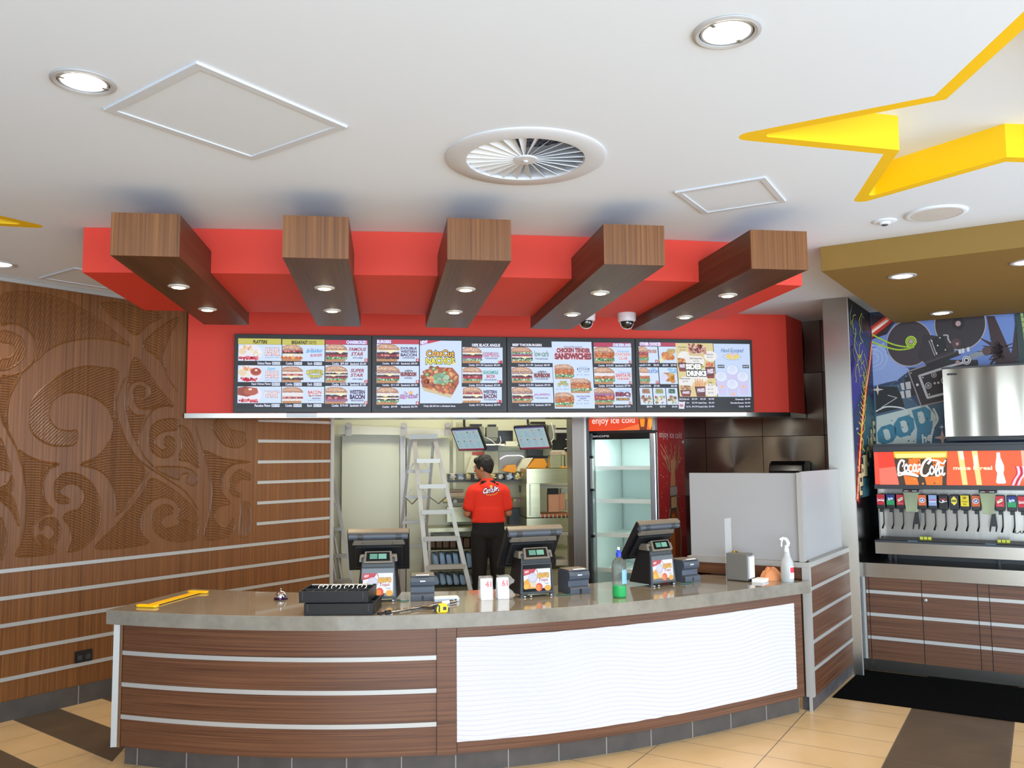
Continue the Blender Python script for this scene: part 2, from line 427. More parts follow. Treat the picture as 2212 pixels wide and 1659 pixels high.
V, Fs = filled([(-8, -3.5), (8, -3.5), (8, 9.6), (-8, 9.6)], holes, CEIL)
b = MB(); b.add(V, Fs)
for o_, i_ in STARS:
    b.m = 1; V, Fs = filled(o_, [i_], CEIL); b.add(V, Fs)
    n = len(i_); top = CEIL + .15
    b.add([(p[0], p[1], CEIL) for p in i_] + [(p[0], p[1], top) for p in i_], [(k, (k + 1) % n, n + (k + 1) % n, n + k) for k in range(n)])
    b.m = 0; V, Fs = filled(i_, [], top); b.add(V, Fs)
struct(b.build('ceiling', [M_WHITE, M_YEL]))

# outer walls behind and beside the camera (with the shopfront glazing the daylight comes through)
b = MB(); b.box((-8, -3.62, 0), (8, -3.5, .25)); b.box((-8, -3.62, 2.75), (8, -3.5, CEIL))
for x in (-8, -5.5, -3.4, -1.4, .6, 2.6, 4.6, 7.9): b.box((x, -3.62, .25), (x + .1, -3.5, 2.75))
struct(b.build('wall_front', M_WHITE))
b = MB(); b.box((7.9, -3.5, 0), (8.0, 4.2, .25)); b.box((7.9, -3.5, 2.75), (8.0, 4.2, CEIL))
for y in (-3.5, -1, 1.5, 4.1): b.box((7.9, y, .25), (8, y + .1, 2.75))
struct(b.build('wall_right_glazed', M_WHITE))
b = MB(); b.box((-8, -3.5, 0), (-7.9, .96, CEIL)); struct(b.build('wall_left_plain', M_WHITE))

# carved timber wall at 45 degrees
WA, WB = Vector((-7.9, .96, 0)), Vector((-.494, 8.366, 0))
nrm = Vector((1, -1, 0)).normalized()       # towards the room
wl = MB()
wl.add([WA, WB, WB + Vector((0, 0, CEIL)), WA + Vector((0, 0, CEIL))], [(0, 1, 2, 3)])
A2, B2 = WA - nrm * .12, WB - nrm * .12
wl.add([A2, B2, B2 + Vector((0, 0, CEIL)), A2 + Vector((0, 0, CEIL))], [(3, 2, 1, 0)])
wl.add([WB, B2, B2 + Vector((0, 0, CEIL)), WB + Vector((0, 0, CEIL))], [(0, 1, 2, 3)])
CS = 2.593
def cw(p): v = atW(p[0] / CS, 600 + p[1] / CS); return v
def inside(p, poly):
    r = False; j = len(poly) - 1
    for i in range(len(poly)):
        if (poly[i][1] > p[1]) != (poly[j][1] > p[1]) and p[0] < (poly[j][0] - poly[i][0]) * (p[1] - poly[i][1]) / (poly[j][1] - poly[i][1]) + poly[i][0]: r = not r
        j = i
    return r
wd = Vector((1, 1, 0)).normalized()
def ridge(pts, w=.012, h=.0068):
    P = [cw(p) for p in pts]
    if len(P) < 2: return
    vs = []
    for i, p in enumerate(P):
        t = (P[min(i + 1, len(P) - 1)] - P[max(0, i - 1)]); t = t.normalized() if t.length > 1e-6 else wd
        s = t.cross(nrm).normalized() * w / 2
        vs += [p + s + nrm * .0005, p + nrm * h, p - s + nrm * .0005]
    fs = []
    for i in range(len(P) - 1):
        a, c = i * 3, i * 3 + 3
        fs += [(a, c, c + 1, a + 1), (a + 1, c + 1, c + 2, a + 2)]
    wl.add(vs, fs)
def hatch(poly, ctr, sp=14.5):
    poly = spline(poly, 5, True); d = [math.hypot(p[0] - ctr[0], p[1] - ctr[1]) for p in poly]
    an = [math.atan2(p[1] - ctr[1], p[0] - ctr[0]) for p in poly]
    base = an[0]; an = [(a - base + PI) % (2 * PI) - PI + base for a in an]
    r = min(d) + sp * .6
    if inside(ctr, poly): r = sp
    while r < max(d):
        a0, a1 = min(an) - .05, max(an) + .05
        if inside(ctr, poly): a0, a1 = 0, 2 * PI
        n = max(3, int((a1 - a0) * r / 9)); run = []
        for k in range(n + 1):
            a = a0 + (a1 - a0) * k / n; p = (ctr[0] + r * math.cos(a), ctr[1] + r * math.sin(a))
            if inside(p, poly): run.append(p)
            else:
                if len(run) > 2: ridge(run)
                run = []
        if len(run) > 2: ridge(run)
        r += sp
    ridge(poly + poly[:1], .013, .006)
CARVE = [
 ([(660,525),(560,503),(470,497),(360,530),(260,600),(185,680),(160,760),(165,830),(200,890),(270,932),(340,942),(420,930),(430,858),(380,858),(320,845),(280,800),(270,750),(290,700),(330,660),(390,642),(460,650),(540,680),(600,730),(628,790),(640,740),(645,640)], (900,1500)),
 ([(632,800),(625,880),(580,960),(530,1010),(450,1045),(540,1072),(600,1120),(640,1200),(655,1320),(720,1240),(790,1140),(815,1085),(750,1000),(700,900),(660,800)], (700,1700)),
 ([(0,110),(80,80),(200,85),(330,115),(450,170),(560,240),(660,320),(725,380),(640,355),(540,342),(440,348),(340,370),(260,410),(205,460),(200,400),(185,330),(140,280),(60,255),(0,258)], (2200,1100)),
 ([(0,300),(60,305),(120,340),(140,400),(120,460),(60,505),(0,515),(0,460),(50,450),(80,410),(60,370),(0,355)], (900,800)),
 ([(0,562),(60,550),(120,528),(85,600),(45,690),(36,780),(42,850),(0,765)], (-100,1900)),
 ([(0,900),(35,990),(60,1080),(30,1075),(0,1060)], (-300,1900)),
 ([(0,1190),(60,1220),(90,1290),(105,1390),(60,1300),(0,1240)], (-300,1800)),
 ([(0,1350),(25,1400),(35,1470),(15,1560),(0,1560)], (-300,1300)),
 ([(95,965),(160,1000),(240,1030),(330,1042),(280,1070),(245,1130),(240,1190),(260,1260),(300,1310),(240,1330),(200,1370),(185,1420),(200,1480),(250,1510),(300,1510),(290,1545),(90,1558),(120,1470),(142,1350),(145,1230),(128,1090)], (150,1900)),
 ([(300,1160),(330,1110),(390,1092),(460,1110),(520,1160),(555,1240),(565,1330),(545,1420),(480,1500),(415,1530),(378,1528),(398,1460),(385,1390),(350,1340),(375,1315),(440,1290),(468,1230),(455,1180),(420,1155),(380,1155),(340,1180),(335,1210),(385,1240),(380,1262),(330,1260),(305,1230)], (250,1900)),
 ([(215,1370),(260,1345),(310,1350),(335,1395),(330,1450),(300,1500),(240,1495),(205,1450),(230,1440),(270,1465),(300,1430),(285,1390),(250,1385),(235,1410),(220,1410)], (100,1600)),
 ([(850,1125),(800,1200),(730,1290),(640,1390),(535,1515),(820,1490),(795,1430),(795,1340),(830,1270),(890,1232),(960,1238),(1005,1290),(1000,1350),(1100,1370),(1100,1320),(1050,1255),(960,1180)], (850,1080)),
 ([(850,1330),(880,1290),(930,1270),(970,1290),(965,1320),(930,1330),(905,1370),(930,1400),(990,1385),(1010,1350),(1100,1375),(1110,1410),(1090,1465),(980,1475),(900,1450),(860,1400)], (1300,1000)),
 ([(752,450),(830,530),(890,620),(970,720),(900,712),(840,735),(780,730),(750,690),(745,640),(775,605),(815,625),(800,670),(770,660),(790,690),(840,660),(830,600),(780,580),(730,600),(712,660),(715,720),(760,770),(810,775),(800,830),(780,880),(775,940),(750,900),(720,820),(700,700),(712,580)], (752,400)),
 ([(990,795),(900,798),(845,840),(830,910),(850,970),(900,1005),(955,1000),(985,950),(970,900),(930,890),(915,925),(935,950),(905,965),(870,930),(878,885),(925,860),(988,850)], (600,1300)),
 ([(1000,835),(1050,850),(1090,930),(1118,1060),(1060,1030),(1000,1015),(1020,940)], (1400,700)),
 ([(870,1065),(950,1058),(1040,1065),(1090,1090),(1105,1130),(1085,1165),(1040,1140),(1060,1100),(1020,1100),(1000,1130),(940,1110)], (500,1150)),
 ([(1140,975),(1250,1012),(1400,1030),(1300,1050),(1250,1110),(1245,1200),(1290,1262),(1230,1280),(1205,1330),(1220,1380),(1270,1395),(1300,1340),(1315,1390),(1280,1450),(1145,1460),(1178,1300),(1185,1150)], (1150,2000)),
 ([(1290,1130),(1340,1075),(1400,1095),(1400,1130),(1350,1130),(1320,1180),(1345,1210),(1340,1230),(1290,1200)], (1200,1500)),
 ([(1350,1310),(1355,1260),(1400,1265),(1400,1420),(1340,1445)], (1000,1400)),
 ([(560,150),(700,150),(900,210),(830,260),(760,320),(690,270)], (1000,-700)),
 ([(1000,225),(900,275),(800,375),(870,440),(930,520),(915,430),(950,320)], (600,1000)),
 ([(1190,845),(1220,790),(1260,795),(1290,850),(1375,872),(1370,930),(1320,952),(1250,930)], (900,1100)),
 ([(60,1105),(75,1160),(40,1215),(0,1200),(0,1170),(40,1150)], (-200,1400)),
]
for poly, c in CARVE: hatch(poly, c)
for ln in ([(0,770),(40,850),(95,965),(130,1100),(145,1230),(140,1350),(100,1540)], [(38,780),(42,860),(80,930)], [(205,460),(120,530),(60,640),(38,760)],
           [(0,255),(100,262),(170,310),(195,380),(190,450),(150,510),(70,545),(0,560)], [(645,1335),(700,1290),(790,1180),(830,1090)], [(700,560),(650,700),(660,800)],
           [(1095,835),(1130,950),(1165,1080),(1175,1250),(1155,1400)], [(660,525),(645,640),(650,760),(690,880),(760,1000),(830,1060),(940,1130),(1040,1200),(1110,1300)],
           [(970,720),(940,716),(860,740),(800,830),(780,920),(800,990),(860,1060)], [(920,380),(910,470),(940,560),(995,640)], [(240,1180),(230,1130),(260,1070),(330,1042)], [(1245,1180),(1240,1110),(1290,1050),(1400,1032)]):
    ridge(spline(ln, 6), .013, .008)
wall_left = struct(wl.build('wall_left', M_WV))
# aluminium strips let into the timber wall
ZS = [.277, .458, .637, .820, 1.003, 1.18, 1.36, 1.54, 1.72, 1.905, 2.088]
q = MB()
def wbox(q, p, e, z0, z1, t=.006):
    lo = [p, e, e + nrm * t, p + nrm * t]
    q.hexa([Vector((v.x, v.y, z0)) for v in (lo[0], lo[3], lo[2], lo[1])][::-1], [Vector((v.x, v.y, z1)) for v in (lo[0], lo[3], lo[2], lo[1])][::-1])
pm = atW(557, 951); pm = Vector((pm.x, pm.y, 0))
for i, z in enumerate(ZS):
    q = MB(); wbox(q, WA if i < 5 else pm, WB, z - .013, z + .013)
    q.build('aluminium_strip', M_ALU, wall_left)
q = MB(); wbox(q, WB - wd * .03, WB + wd * .012, 0, 2.4, .012); q.build('end_trim', M_ALU, wall_left)
q = MB(); wbox(q, WA, WB - wd * 1.2, 0, .13, .012)
struct(q.build('baseboard_left', M_KICKL))
q = MB(); wbox(q, WA, WB, CEIL - .03, CEIL - .002, .02); struct(q.build('trim_1', M_ALU))
# power outlet on the timber wall
c = atW(179.5, 1418); c.z = (atW(179, 1406).z + atW(179, 1430).z) / 2
so = W('power_outlet', 'black double power outlet low on the timber wall at the left', 'outlet', c)
q = MB(); wbox(q, c - wd * .062, c + wd * .062, c.z - .038, c.z + .045, .012); q.build('face_plate', M_BLACK, so)
for d in (-.03, .03):
    q = MB(); wbox(q, c + wd * (d - .016) + nrm * .012, c + wd * (d + .016) + nrm * .012, c.z - .02, c.z + .014, .003); q.build('socket', M_DGREY, so)

# red menu wall
HY = 7.232; HX0, HX1 = -1.60, 3.637
rd = Vector((.69, .724, 0))
r1 = Vector((HX1, HY, 0)) + rd * .5
b = MB(); b.prism([(HX0, HY), (HX1, HY), (r1.x, r1.y), (HX1 + .1, HY + .46), (HX0 + .4, HY + .4)], 2.123, CEIL)
struct(b.build('wall_back_red', M_RED))
b = MB(); b.prism([(HX0 - .012, HY - .012), (HX1 + .006, HY - .012), (r1.x + .01, r1.y), (HX1 + .1, HY + .45), (HX0 + .4, HY + .39)], 2.084, 2.123)
struct(b.build('trim_2', M_STEEL))
# kitchen walls behind
b = MB(); b.box((-3, 9.9, 0), (5.2, 10.0, 3.0)); b.box((-3, 8.4, 0), (-2.9, 9.9, 3.0)); struct(b.build('wall_kitchen', M_CREAM))
b = MB(); b.box((-3, 7.7, 2.96), (5.4, 10.0, 3.0)); struct(b.build('ceiling_kitchen', M_WHITE))
# steel sunburst-tiled wall
s0, s1 = Vector((4.45, 7.156, 0)), Vector((2.6, 9.04, 0)); sn = Vector((.714, .7, 0))
b = MB(); b.add([s1, s0, s0 + Vector((0, 0, CEIL)), s1 + Vector((0, 0, CEIL))], [(0, 1, 2, 3)])
t0, t1 = s0 + sn * .1, s1 + sn * .1
b.add([t1, t0, t0 + Vector((0, 0, CEIL)), t1 + Vector((0, 0, CEIL))], [(3, 2, 1, 0)]); b.add([s1, t1, t1 + Vector((0, 0, CEIL)), s1 + Vector((0, 0, CEIL))], [(0, 1, 2, 3)])
struct(b.build('wall_steel', M_BURST))
# short wall with steel end (the column) and the mural walls
K0, K1, K2, K3 = (3.58, 6.458), (3.733, 6.353), (4.362, 7.052), (4.212, 7.195)
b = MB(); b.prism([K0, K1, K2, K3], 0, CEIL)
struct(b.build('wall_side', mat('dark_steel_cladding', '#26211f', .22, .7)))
vd = Vector((.765, -.644, 0)); nd = Vector((.644, .765, 0))
b = MB(); e = Vector((*K2, 0)) + vd * 5.2; k2 = Vector((*K2, 0))
b.prism([tuple(k2.xy), tuple(e.xy), tuple((e + nd * .1).xy), tuple((k2 + nd * .1).xy)], 0, CEIL)
struct(b.build('wall_mural', mat('night_navy', '#20242e', .6)))

# red ceiling bulkhead (slightly bowed front)
ZB = 2.77; S = 1.0292
fx = [(-1.63, 4.843), (-.926, 4.788), (-.169, 4.752), (.287, 4.731), (1.045, 4.728), (1.806, 4.738), (2.52, 4.78)]
fx = spline(fx, 3)
bk = [(2.549, 6.06), (-1.629, 6.05)]
b = MB(); b.prism(fx + bk, ZB, CEIL - .001)
bh = b.build('ceiling_bulkhead', M_RED)
tag(bh, 'red bowed bulkhead hanging from the white ceiling above the counter', 'bulkhead')
# timber beams
BZ0, BZ1 = 2.689, 2.891
bfr = [(-1.25, 4.063), (-.475, 4.02), (.295, 3.976), (1.069, 3.993), (1.845, 4.012)]
bw = [.303, .305, .308, .311, .306]
names = ['leftmost of the five timber beams through the red bulkhead, above the PLATTERS screen', 'second timber beam from the left through the red bulkhead',
         'middle timber beam of five through the red bulkhead', 'fourth timber beam from the left, a white dome camera hiding behind it', 'rightmost of the five timber beams through the red bulkhead, near the steel column']
lits = []
def spot(name, label, c, r, group, lens='#fff6dc', es=14, gimbal=False):
    """recessed lamp fitting: flange ring, inner cone, glowing lamp face; c on the surface, facing down"""
    t = W(name, label, 'downlight', c, group)
    q = MB(); q.lathe([(r, 0), (r, -.004), (r * .93, -.007), (r * .72, -.007), (r * .66, -.002)], c, 36); q.build('flange', mat('lamp_flange', '#d9d6cf', .35), t)
    return t
for i, ((x, y), wdt) in enumerate(zip(bfr, bw)):
    t = W('timber_beam', names[i], 'beam', (x + wdt / 2, 5.0, BZ0), 'timber beams through the bulkhead')
    b = MB(); b.box((x, y + .012, BZ0), (x + wdt, 6.128, BZ1)); b.build('beam_body', M_WY, t)
    b = MB(); b.box((x, y, BZ0), (x + wdt, y + .012, BZ1)); b.build('end_panel', M_WV, t)
sp = [[(386, 618), (448, 667.5)], [(701, 621), (717.5, 670)], [(1006, 624), (981, 673)], [(1296, 631.5), (1236, 678)], [(1572, 637), (1479, 684)]]
bn = ['leftmost', 'second', 'middle', 'fourth', 'rightmost']
M_LAMP = mat('lamp_glow', '#fff4d0', .4, emit='#fff0c4', es=9)
for i, pr in enumerate(sp):
    for j, (px, py) in enumerate(pr):
        c = atZ(px, py, BZ0); r = .056
        t = W('downlight', f'small round downlight nearer the {"front" if j == 0 else "back"} end of the {bn[i]} timber beam'.replace('the second', 'the second from left').replace('the fourth', 'the fourth from left'), 'downlight', c, 'downlights under the timber beams')
        q = MB(); q.lathe([(r, 0), (r, -.003), (r * .95, -.006), (r * .66, -.010), (r * .60, -.006)], c, 32); q.build('flange', mat('lamp_flange', '#d9d6cf', .3, .3), t)
        q = MB(); q.lathe([(r * .60, -.006), (r * .55, -.012), (.0005, -.014)], c, 28); q.build('lamp', M_LAMP, t)
        l = bpy.data.lights.new('downlight_beam', 'SPOT'); l.energy = 30; l.color = (1, .80, .47); l.spot_size = 1.9; l.spot_blend = .8; l.shadow_soft_size = .03
        o = bpy.data.objects.new('downlight_beam', l); COL.objects.link(o); o.location = c - Vector((0, 0, .02))

# large recessed downlights in the ceiling
M_LAMPW = mat('lamp_glow_white', '#ffffff', .4, emit='#fffdf2', es=7)
dl_lab = ['large round gimbal downlight beside the big rectangular hatch', 'large round gimbal downlight above the round swirl diffuser, between it and the yellow star', 'round downlight near the left yellow star tip, cut by the left edge of the photo']
for (c, r), lb in zip(DL, dl_lab):
    t = W('recessed_downlight', lb, 'downlight', c, 'large ceiling downlights')
    q = MB(); q.lathe([(r, -.001), (r, -.005), (r * .9, -.009), (r * .8, -.006), (r * .8, .03), (r * .76, .03), (r * .76, -.003), (r * .70, -.004)], c, 40); q.build('trim_ring', mat('grey_lamp_ring', '#b6b6b8', .35, .2), t)
    q = MB(); q.lathe([(r * .78, .02), (r * .78, .06), (.001, .06)], c, 40); q.build('housing', mat('lamp_housing', '#4a4a4c', .5), t)
    q = MB(); q.lathe([(r * .70, .0), (r * .66, .004), (.001, .008)], c, 40); q.build('lamp', M_LAMPW, t)
    for a in (.6, 3.7):
        q = MB(); u = Vector((math.cos(a), math.sin(a), 0)); v = Vector((-u.y, u.x, 0)); p = c + u * r * .7
        q.hexa([p - v * .006 - u * .012 + Vector((0, 0, -.006)), p + v * .006 - u * .012 + Vector((0, 0, -.006)), p + v * .006 + u * .01 + Vector((0, 0, -.006)), p - v * .006 + u * .01 + Vector((0, 0, -.006))],
               [p - v * .006 - u * .012, p + v * .006 - u * .012, p + v * .006 + u * .01, p - v * .006 + u * .01]); q.build('clip', M_ALUD, t)
    l = bpy.data.lights.new('recessed_beam', 'SPOT'); l.energy = 40; l.color = (1, .95, .86); l.spot_size = 2.2; l.spot_blend = 1; l.shadow_soft_size = .06
    o = bpy.data.objects.new('recessed_beam', l); COL.objects.link(o); o.location = c - Vector((0, 0, .02))

# swirl diffuser
t = W('swirl_diffuser', 'round white swirl air diffuser in the middle of the ceiling', 'air diffuser', vc)
q = MB(); q.lathe([(VR, 0), (VR, -.006), (VR * .97, -.012), (VR * .74, -.012), (VR * .73, .0)], vc, 64); q.build('outer_ring', mat('diffuser_white', '#c8cad0', .5), t)
q = MB(); q.lathe([(VR * .74, -.006), (VR * .74, .14)], vc, 48); q.m = 1; q.disc((vc.x, vc.y, vc.z + .14), VR * .74)
q.build('plenum', [mat('diffuser_white', '#c8cad0'), noisemat('perforated_foil', (90, 90, 90), [(.45, '#1c1e2a'), (.62, '#9fa3c0')], .4, .6)], t)
for k in range(24):
    a = 2 * PI * k / 24; u = Vector((math.cos(a), math.sin(a), 0)); v = Vector((-u.y, u.x, 0))
    q = MB(); p0, p1 = vc + u * .045, vc + u * VR * .735; w0, w1 = .004, .034
    q.add([p0 - v * w0 + Vector((0, 0, -.008)), p1 - v * w1 * .1 + Vector((0, 0, -.010)), p1 + v * w1 + Vector((0, 0, .022)), p0 + v * w0 + Vector((0, 0, .0)),
           p0 - v * w0 + Vector((0, 0, -.005)), p1 - v * w1 * .1 + Vector((0, 0, -.007)), p1 + v * w1 + Vector((0, 0, .025)), p0 + v * w0 + Vector((0, 0, .003))],
          [(3, 2, 1, 0), (4, 5, 6, 7), (0, 1, 5, 4), (1, 2, 6, 5), (2, 3, 7, 6), (3, 0, 4, 7)]); q.build('blade', mat('diffuser_blade', '#dadde2', .45), t)
q = MB(); q.lathe([(.052, -.004), (.05, -.012), (.012, -.014), (.008, -.02), (.001, -.021)], vc, 28); q.build('hub', mat('diffuser_white', '#c8cad0'), t)

# access hatches
def hatchbox(name, P, label, wf=.03):
    c = sum(P, Vector()) / 4
    t = W(name, label, 'ceiling hatch', c, 'ceiling access hatches')
    inn = [p + (c - p).normalized() * wf * 1.5 for p in P]; ex = Vector((0, 0, -.009))
    q = MB()
    for i in range(4):
        j = (i + 1) % 4; q.hexa([P[i] + ex, inn[i] + ex, inn[j] + ex, P[j] + ex], [P[i], inn[i], inn[j], P[j]])
    q.build('hatch_frame', mat('hatch_frame_paint', '#c6cad2', .5), t)
    q = MB(); q.hexa([p + Vector((0, 0, -.004)) for p in inn], inn); q.build('hatch_panel', mat('hatch_panel_paint', '#d3dae4', .7), t)
    return t
hatchbox('access_hatch', [atZ(x, y, CEIL) for x, y in ((424, 131.5), (750, 271.5), (547.5, 342), (223.5, 233.5))], 'large rectangular access hatch in the ceiling, left of the swirl diffuser')
hatchbox('access_hatch', [atZ(x, y, CEIL) for x, y in ((1457.5, 413), (1652.5, 380), (1697.5, 433), (1521, 460))], 'small access hatch between the swirl diffuser and the yellow star', .026)
p = atZ(84, 599, CEIL); u1 = (atZ(176, 573, CEIL) - p).normalized(); u2 = Vector((-u1.y, u1.x, 0))
if u2.y < 0: u2 = -u2
u2 = (atZ(241, 624, CEIL) - p).normalized()
hatchbox('access_hatch', [p, p + u1 * .5, p + u1 * .5 + u2 * .5, p + u2 * .5], 'access hatch beside the timber wall, half hidden by the red bulkhead')
# smoke sensor and round speaker
c = atZ(1911, 477.5, CEIL); t = W('ceiling_sensor', 'small round white sensor on the ceiling beside the round speaker grille', 'sensor', c)
q = MB(); q.lathe([(.062, 0), (.062, -.005), (.05, -.009), (.03, -.009), (.028, -.02), (.001, -.022)], c, 32); q.build('sensor_body', M_WHITE, t)
q = MB(); q.lathe([(.0175, -.021), (.016, -.025), (.001, -.026)], c, 20); q.build('sensor_lens', M_SLATE, t)
c = atZ(2022, 460, CEIL); t = W('ceiling_speaker', 'round white speaker grille on the ceiling behind the yellow star', 'speaker', c)
q = MB(); q.lathe([(.152, 0), (.152, -.006), (.145, -.010), (.128, -.009)], c, 48); q.build('rim', M_WHITE, t)
q = MB(); q.lathe([(.13, -.008), (.001, -.010)], c, 48); q.build('grille', noisemat('speaker_mesh', (300, 300, 300), [(.4, '#b8b6b4'), (.6, '#d8d6d4')], .6), t)

# mustard dropped ceiling on the right
ZG = 2.868
g = [(2.66, 4.802), (6.2, 1.76), (7.3, 4.2), (4.375, 6.70)]
b = MB(); b.prism(g, ZG, CEIL - .001); tag(b.build('dropped_ceiling', M_GOLD), 'mustard painted dropped ceiling over the drinks station', 'dropped ceiling')
gl = ['wide downlight in the mustard ceiling, left one nearer the counter', 'wide downlight in the mustard ceiling just above the mural', 'downlight in the mustard ceiling cut by the right edge of the photo']
for (px, py), lb in zip(((1949, 596), (2033, 676), (2216, 566)), gl):
    c = atZ(px, py, ZG); r = .085
    t = W('recessed_downlight', lb, 'downlight', c, 'downlights in the mustard ceiling')
    q = MB(); q.lathe([(r, 0), (r, -.004), (r * .9, -.007), (r * .74, -.005), (r * .70, -.002)], c, 36); q.build('trim_ring', mat('grey_lamp_ring', '#b6b6b8'), t)
    q = MB(); q.lathe([(r * .70, -.002), (r * .6, -.007), (.001, -.009)], c, 36); q.build('lamp', M_LAMPW, t)
    l = bpy.data.lights.new('recessed_beam', 'SPOT'); l.energy = 14; l.color = (1, .9, .7); l.spot_size = 2.4; l.spot_blend = 1; l.shadow_soft_size = .05
    o = bpy.data.objects.new('recessed_beam', l); COL.objects.link(o); o.location = c - Vector((0, 0, .015))

# ------------------------------------------------------------------ steel cladding on the column end and the dark side panel
def V3(p, z=0): return Vector((p[0], p[1], z))
k0, k1 = V3(K0), V3(K1); cn = Vector((k1.y - k0.y, -(k1.x - k0.x), 0)).normalized()
t = W('column_cladding', 'brushed steel cladding on the end of the short wall at the right of the counter', 'cladding', (k0 + k1) / 2)
q = MB(); a, c = k0 + cn * .001 - (k1 - k0).normalized() * .004, k1 + cn * .001 + (k1 - k0).normalized() * .004
q.hexa([a + cn * .006, c + cn * .006, c, a], [v + Vector((0, 0, CEIL - .001)) for v in (a + cn * .006, c + cn * .006, c, a)]); q.build('steel_sheet', M_STEEL, t)
sd = (V3(K2) - k1).normalized(); sn2 = Vector((sd.y, -sd.x, 0))
q = MB(); a = k1 + cn * .008; q.hexa([a, a + sn2 * .006, a + sn2 * .006 + sd * .01, a + sd * .01], [v + Vector((0, 0, CEIL - .001)) for v in (a, a + sn2 * .006, a + sn2 * .006 + sd * .01, a + sd * .01)]); q.build('corner_bead', M_ALU, t)

# ------------------------------------------------------------------ murals
# left mural, on the side wall
m0 = k1 + sd * .015 + sn2 * .004; m1 = V3(K2) + sn2 * .004; ml = (m1 - m0)
zb, zt = 1.385, CEIL - .004
A = Art(m0 + Vector((0, 0, zb)), ml, Vector((0, 0, zt - zb)), (0, 0, 100, 240))
A.poly([(0, 240), (100, 240), (100, 0), (0, 0)], '#27325a', 0)
A.poly([(0, 240), (100, 240), (100, 120), (70, 110), (35, 150), (10, 190), (0, 200)], '#2c5560', 1)
A.poly([(0, 95), (25, 70), (0, 30)], '#3a2f76', 1); A.poly([(0, 60), (0, 140), (45, 105), (80, 60), (55, 40)], '#3b3480', 1)
A.poly([(0, 0), (100, 0), (100, 25), (60, 30), (30, 20), (0, 40)], '#17141c', 1)
for wd_, c_, l_ in ((15, '#8c1c14', 2), (9, '#e0431f', 3), (4.5, '#ff9a5c', 4), (1.8, '#ffe2c4', 5)):
    A.curve([(100, 42), (84, 72), (62, 106), (40, 146), (20, 192), (4, 240)], wd_, c_, l_)
random.seed(3)
for k in range(15):
    x, y = random.uniform(5, 80), random.uniform(5, 110); r = random.uniform(6, 16)
    pts = [(x + r * math.cos(a) * random.uniform(.7, 1.2), y + r * 1.3 * math.sin(a)) for a in np.linspace(random.uniform(0, 3), random.uniform(4, 6.5), 8)]
    A.curve(pts, random.uniform(.8, 1.9), random.choice(['#b9c93a', '#8fa552', '#d6cf5a', '#7d9670']), 6)
for k in range(7): A.curve([(60 - k * 5, 60 + k * 14), (72 - k * 4, 76 + k * 13), (60 - k * 5, 92 + k * 12), (52 - k * 6, 84 + k * 13)], 1.4, '#d8d24a', 6)
A.curve([(28, 150), (34, 158), (30, 166), (38, 172), (34, 180), (42, 184)], 2.2, '#dfe04c', 6)
for i, ch in enumerate('EPICURE'):
    x = 14 + i * 12; y = 236 - i * 11
    A.text(ch, x, y - 24, x + 10, y, '#cdbf8e', 6, .03, '#1c2628', .09)
for k in range(26): A.star(random.uniform(10, 95), random.uniform(120, 235), random.uniform(.8, 2.4), '#dfe8ea', 6, .3, 45, 4)
A.poly([(55, 240), (100, 240), (100, 150), (80, 165), (66, 200)], '#1c3238', 2)
ms = A.build('mural', M_PRINT); tag(ms, 'neon swirl mural on the side wall between the steel column and the corner', 'mural', 'printed murals')
# back mural
b0 = k2 - nd * .004 + vd * .004; bl = 2.6
A = Art(b0 + Vector((0, 0, 1.10)), vd * bl, Vector((0, 0, CEIL - .004 - 1.10)), (0, 0, 650, 480))
def mp(px, py):       # photo pixel on the mural plane -> mural units
    p = hit(px, py, nd, nd.dot(b0)); u = (p - b0).dot(vd) / bl * 650; v = 480 - (p.z - 1.10) / (CEIL - 1.104) * 480
    return (u, v)
def mc(x, y): return mp(1760 + x / 3.606, 600 + y / 3.606)      # from the enlarged crop
def MP(pts): return [mc(*p) for p in pts]
A.rect(0, 0, 650, 480, '#2a3a5a', 0)
sk = '#6c84c0'
A.poly(MP([(445, 450), (560, 440), (640, 330), (1560, 280), (1600, 640), (1200, 700), (740, 700), (640, 790), (450, 850)]), sk, 1)
A.poly(MP([(450, 560), (540, 500), (560, 590), (700, 690), (740, 720), (640, 800), (450, 840)]), '#8ea3d6', 2)
A.poly(MP([(440, 290), (620, 320), (560, 440), (445, 480)]), '#2c1116', 2)
A.poly(MP([(440, 380), (560, 290), (620, 330), (445, 470)]), '#c22a18', 3); A.poly(MP([(443, 405), (560, 310), (590, 325), (445, 440)]), '#ff9070', 4); A.poly(MP([(445, 418), (560, 328), (578, 336), (446, 430)]), '#f4ece4', 5)
A.poly(MP([(455, 850), (660, 830), (820, 1010), (1040, 960), (1100, 1300), (455, 1300)]), '#3d5a70', 1)
def cell(cx, cy, r, col, lv, rim=None, n=44):
    c = mc(cx, cy); e = mc(cx + r, cy); rr = math.hypot(e[0] - c[0], e[1] - c[1]); f_ = mc(cx, cy + r); ry = math.hypot(f_[0] - c[0], f_[1] - c[1])
    A.ell(c[0], c[1], rr, ry, col, lv, n=n)
    if rim: A.ring(c[0], c[1], rr, ry, rr * rim[0], rim[1], lv + 1, n=n)
cell(735, 510, 182, '#3c3136', 4, (.035, '#b9a9a6'))
cell(1130, 360, 205, '#33292c', 5, (.035, '#b9a9a6'))
A.poly(MP([(850, 440), (1000, 460), (1090, 560), (1050, 640), (880, 680), (800, 620)]), '#33292c', 6)
for r_, c_ in ((44, '#b6d63c'), (34, '#2c2a20'), (30, '#b6d63c'), (22, '#2c2a20'), (18, '#b79e98')): cell(750, 497, r_, c_, 7 + int(r_ < 40) + int(r_ < 32) + int(r_ < 25) + int(r_ < 20), n=26)
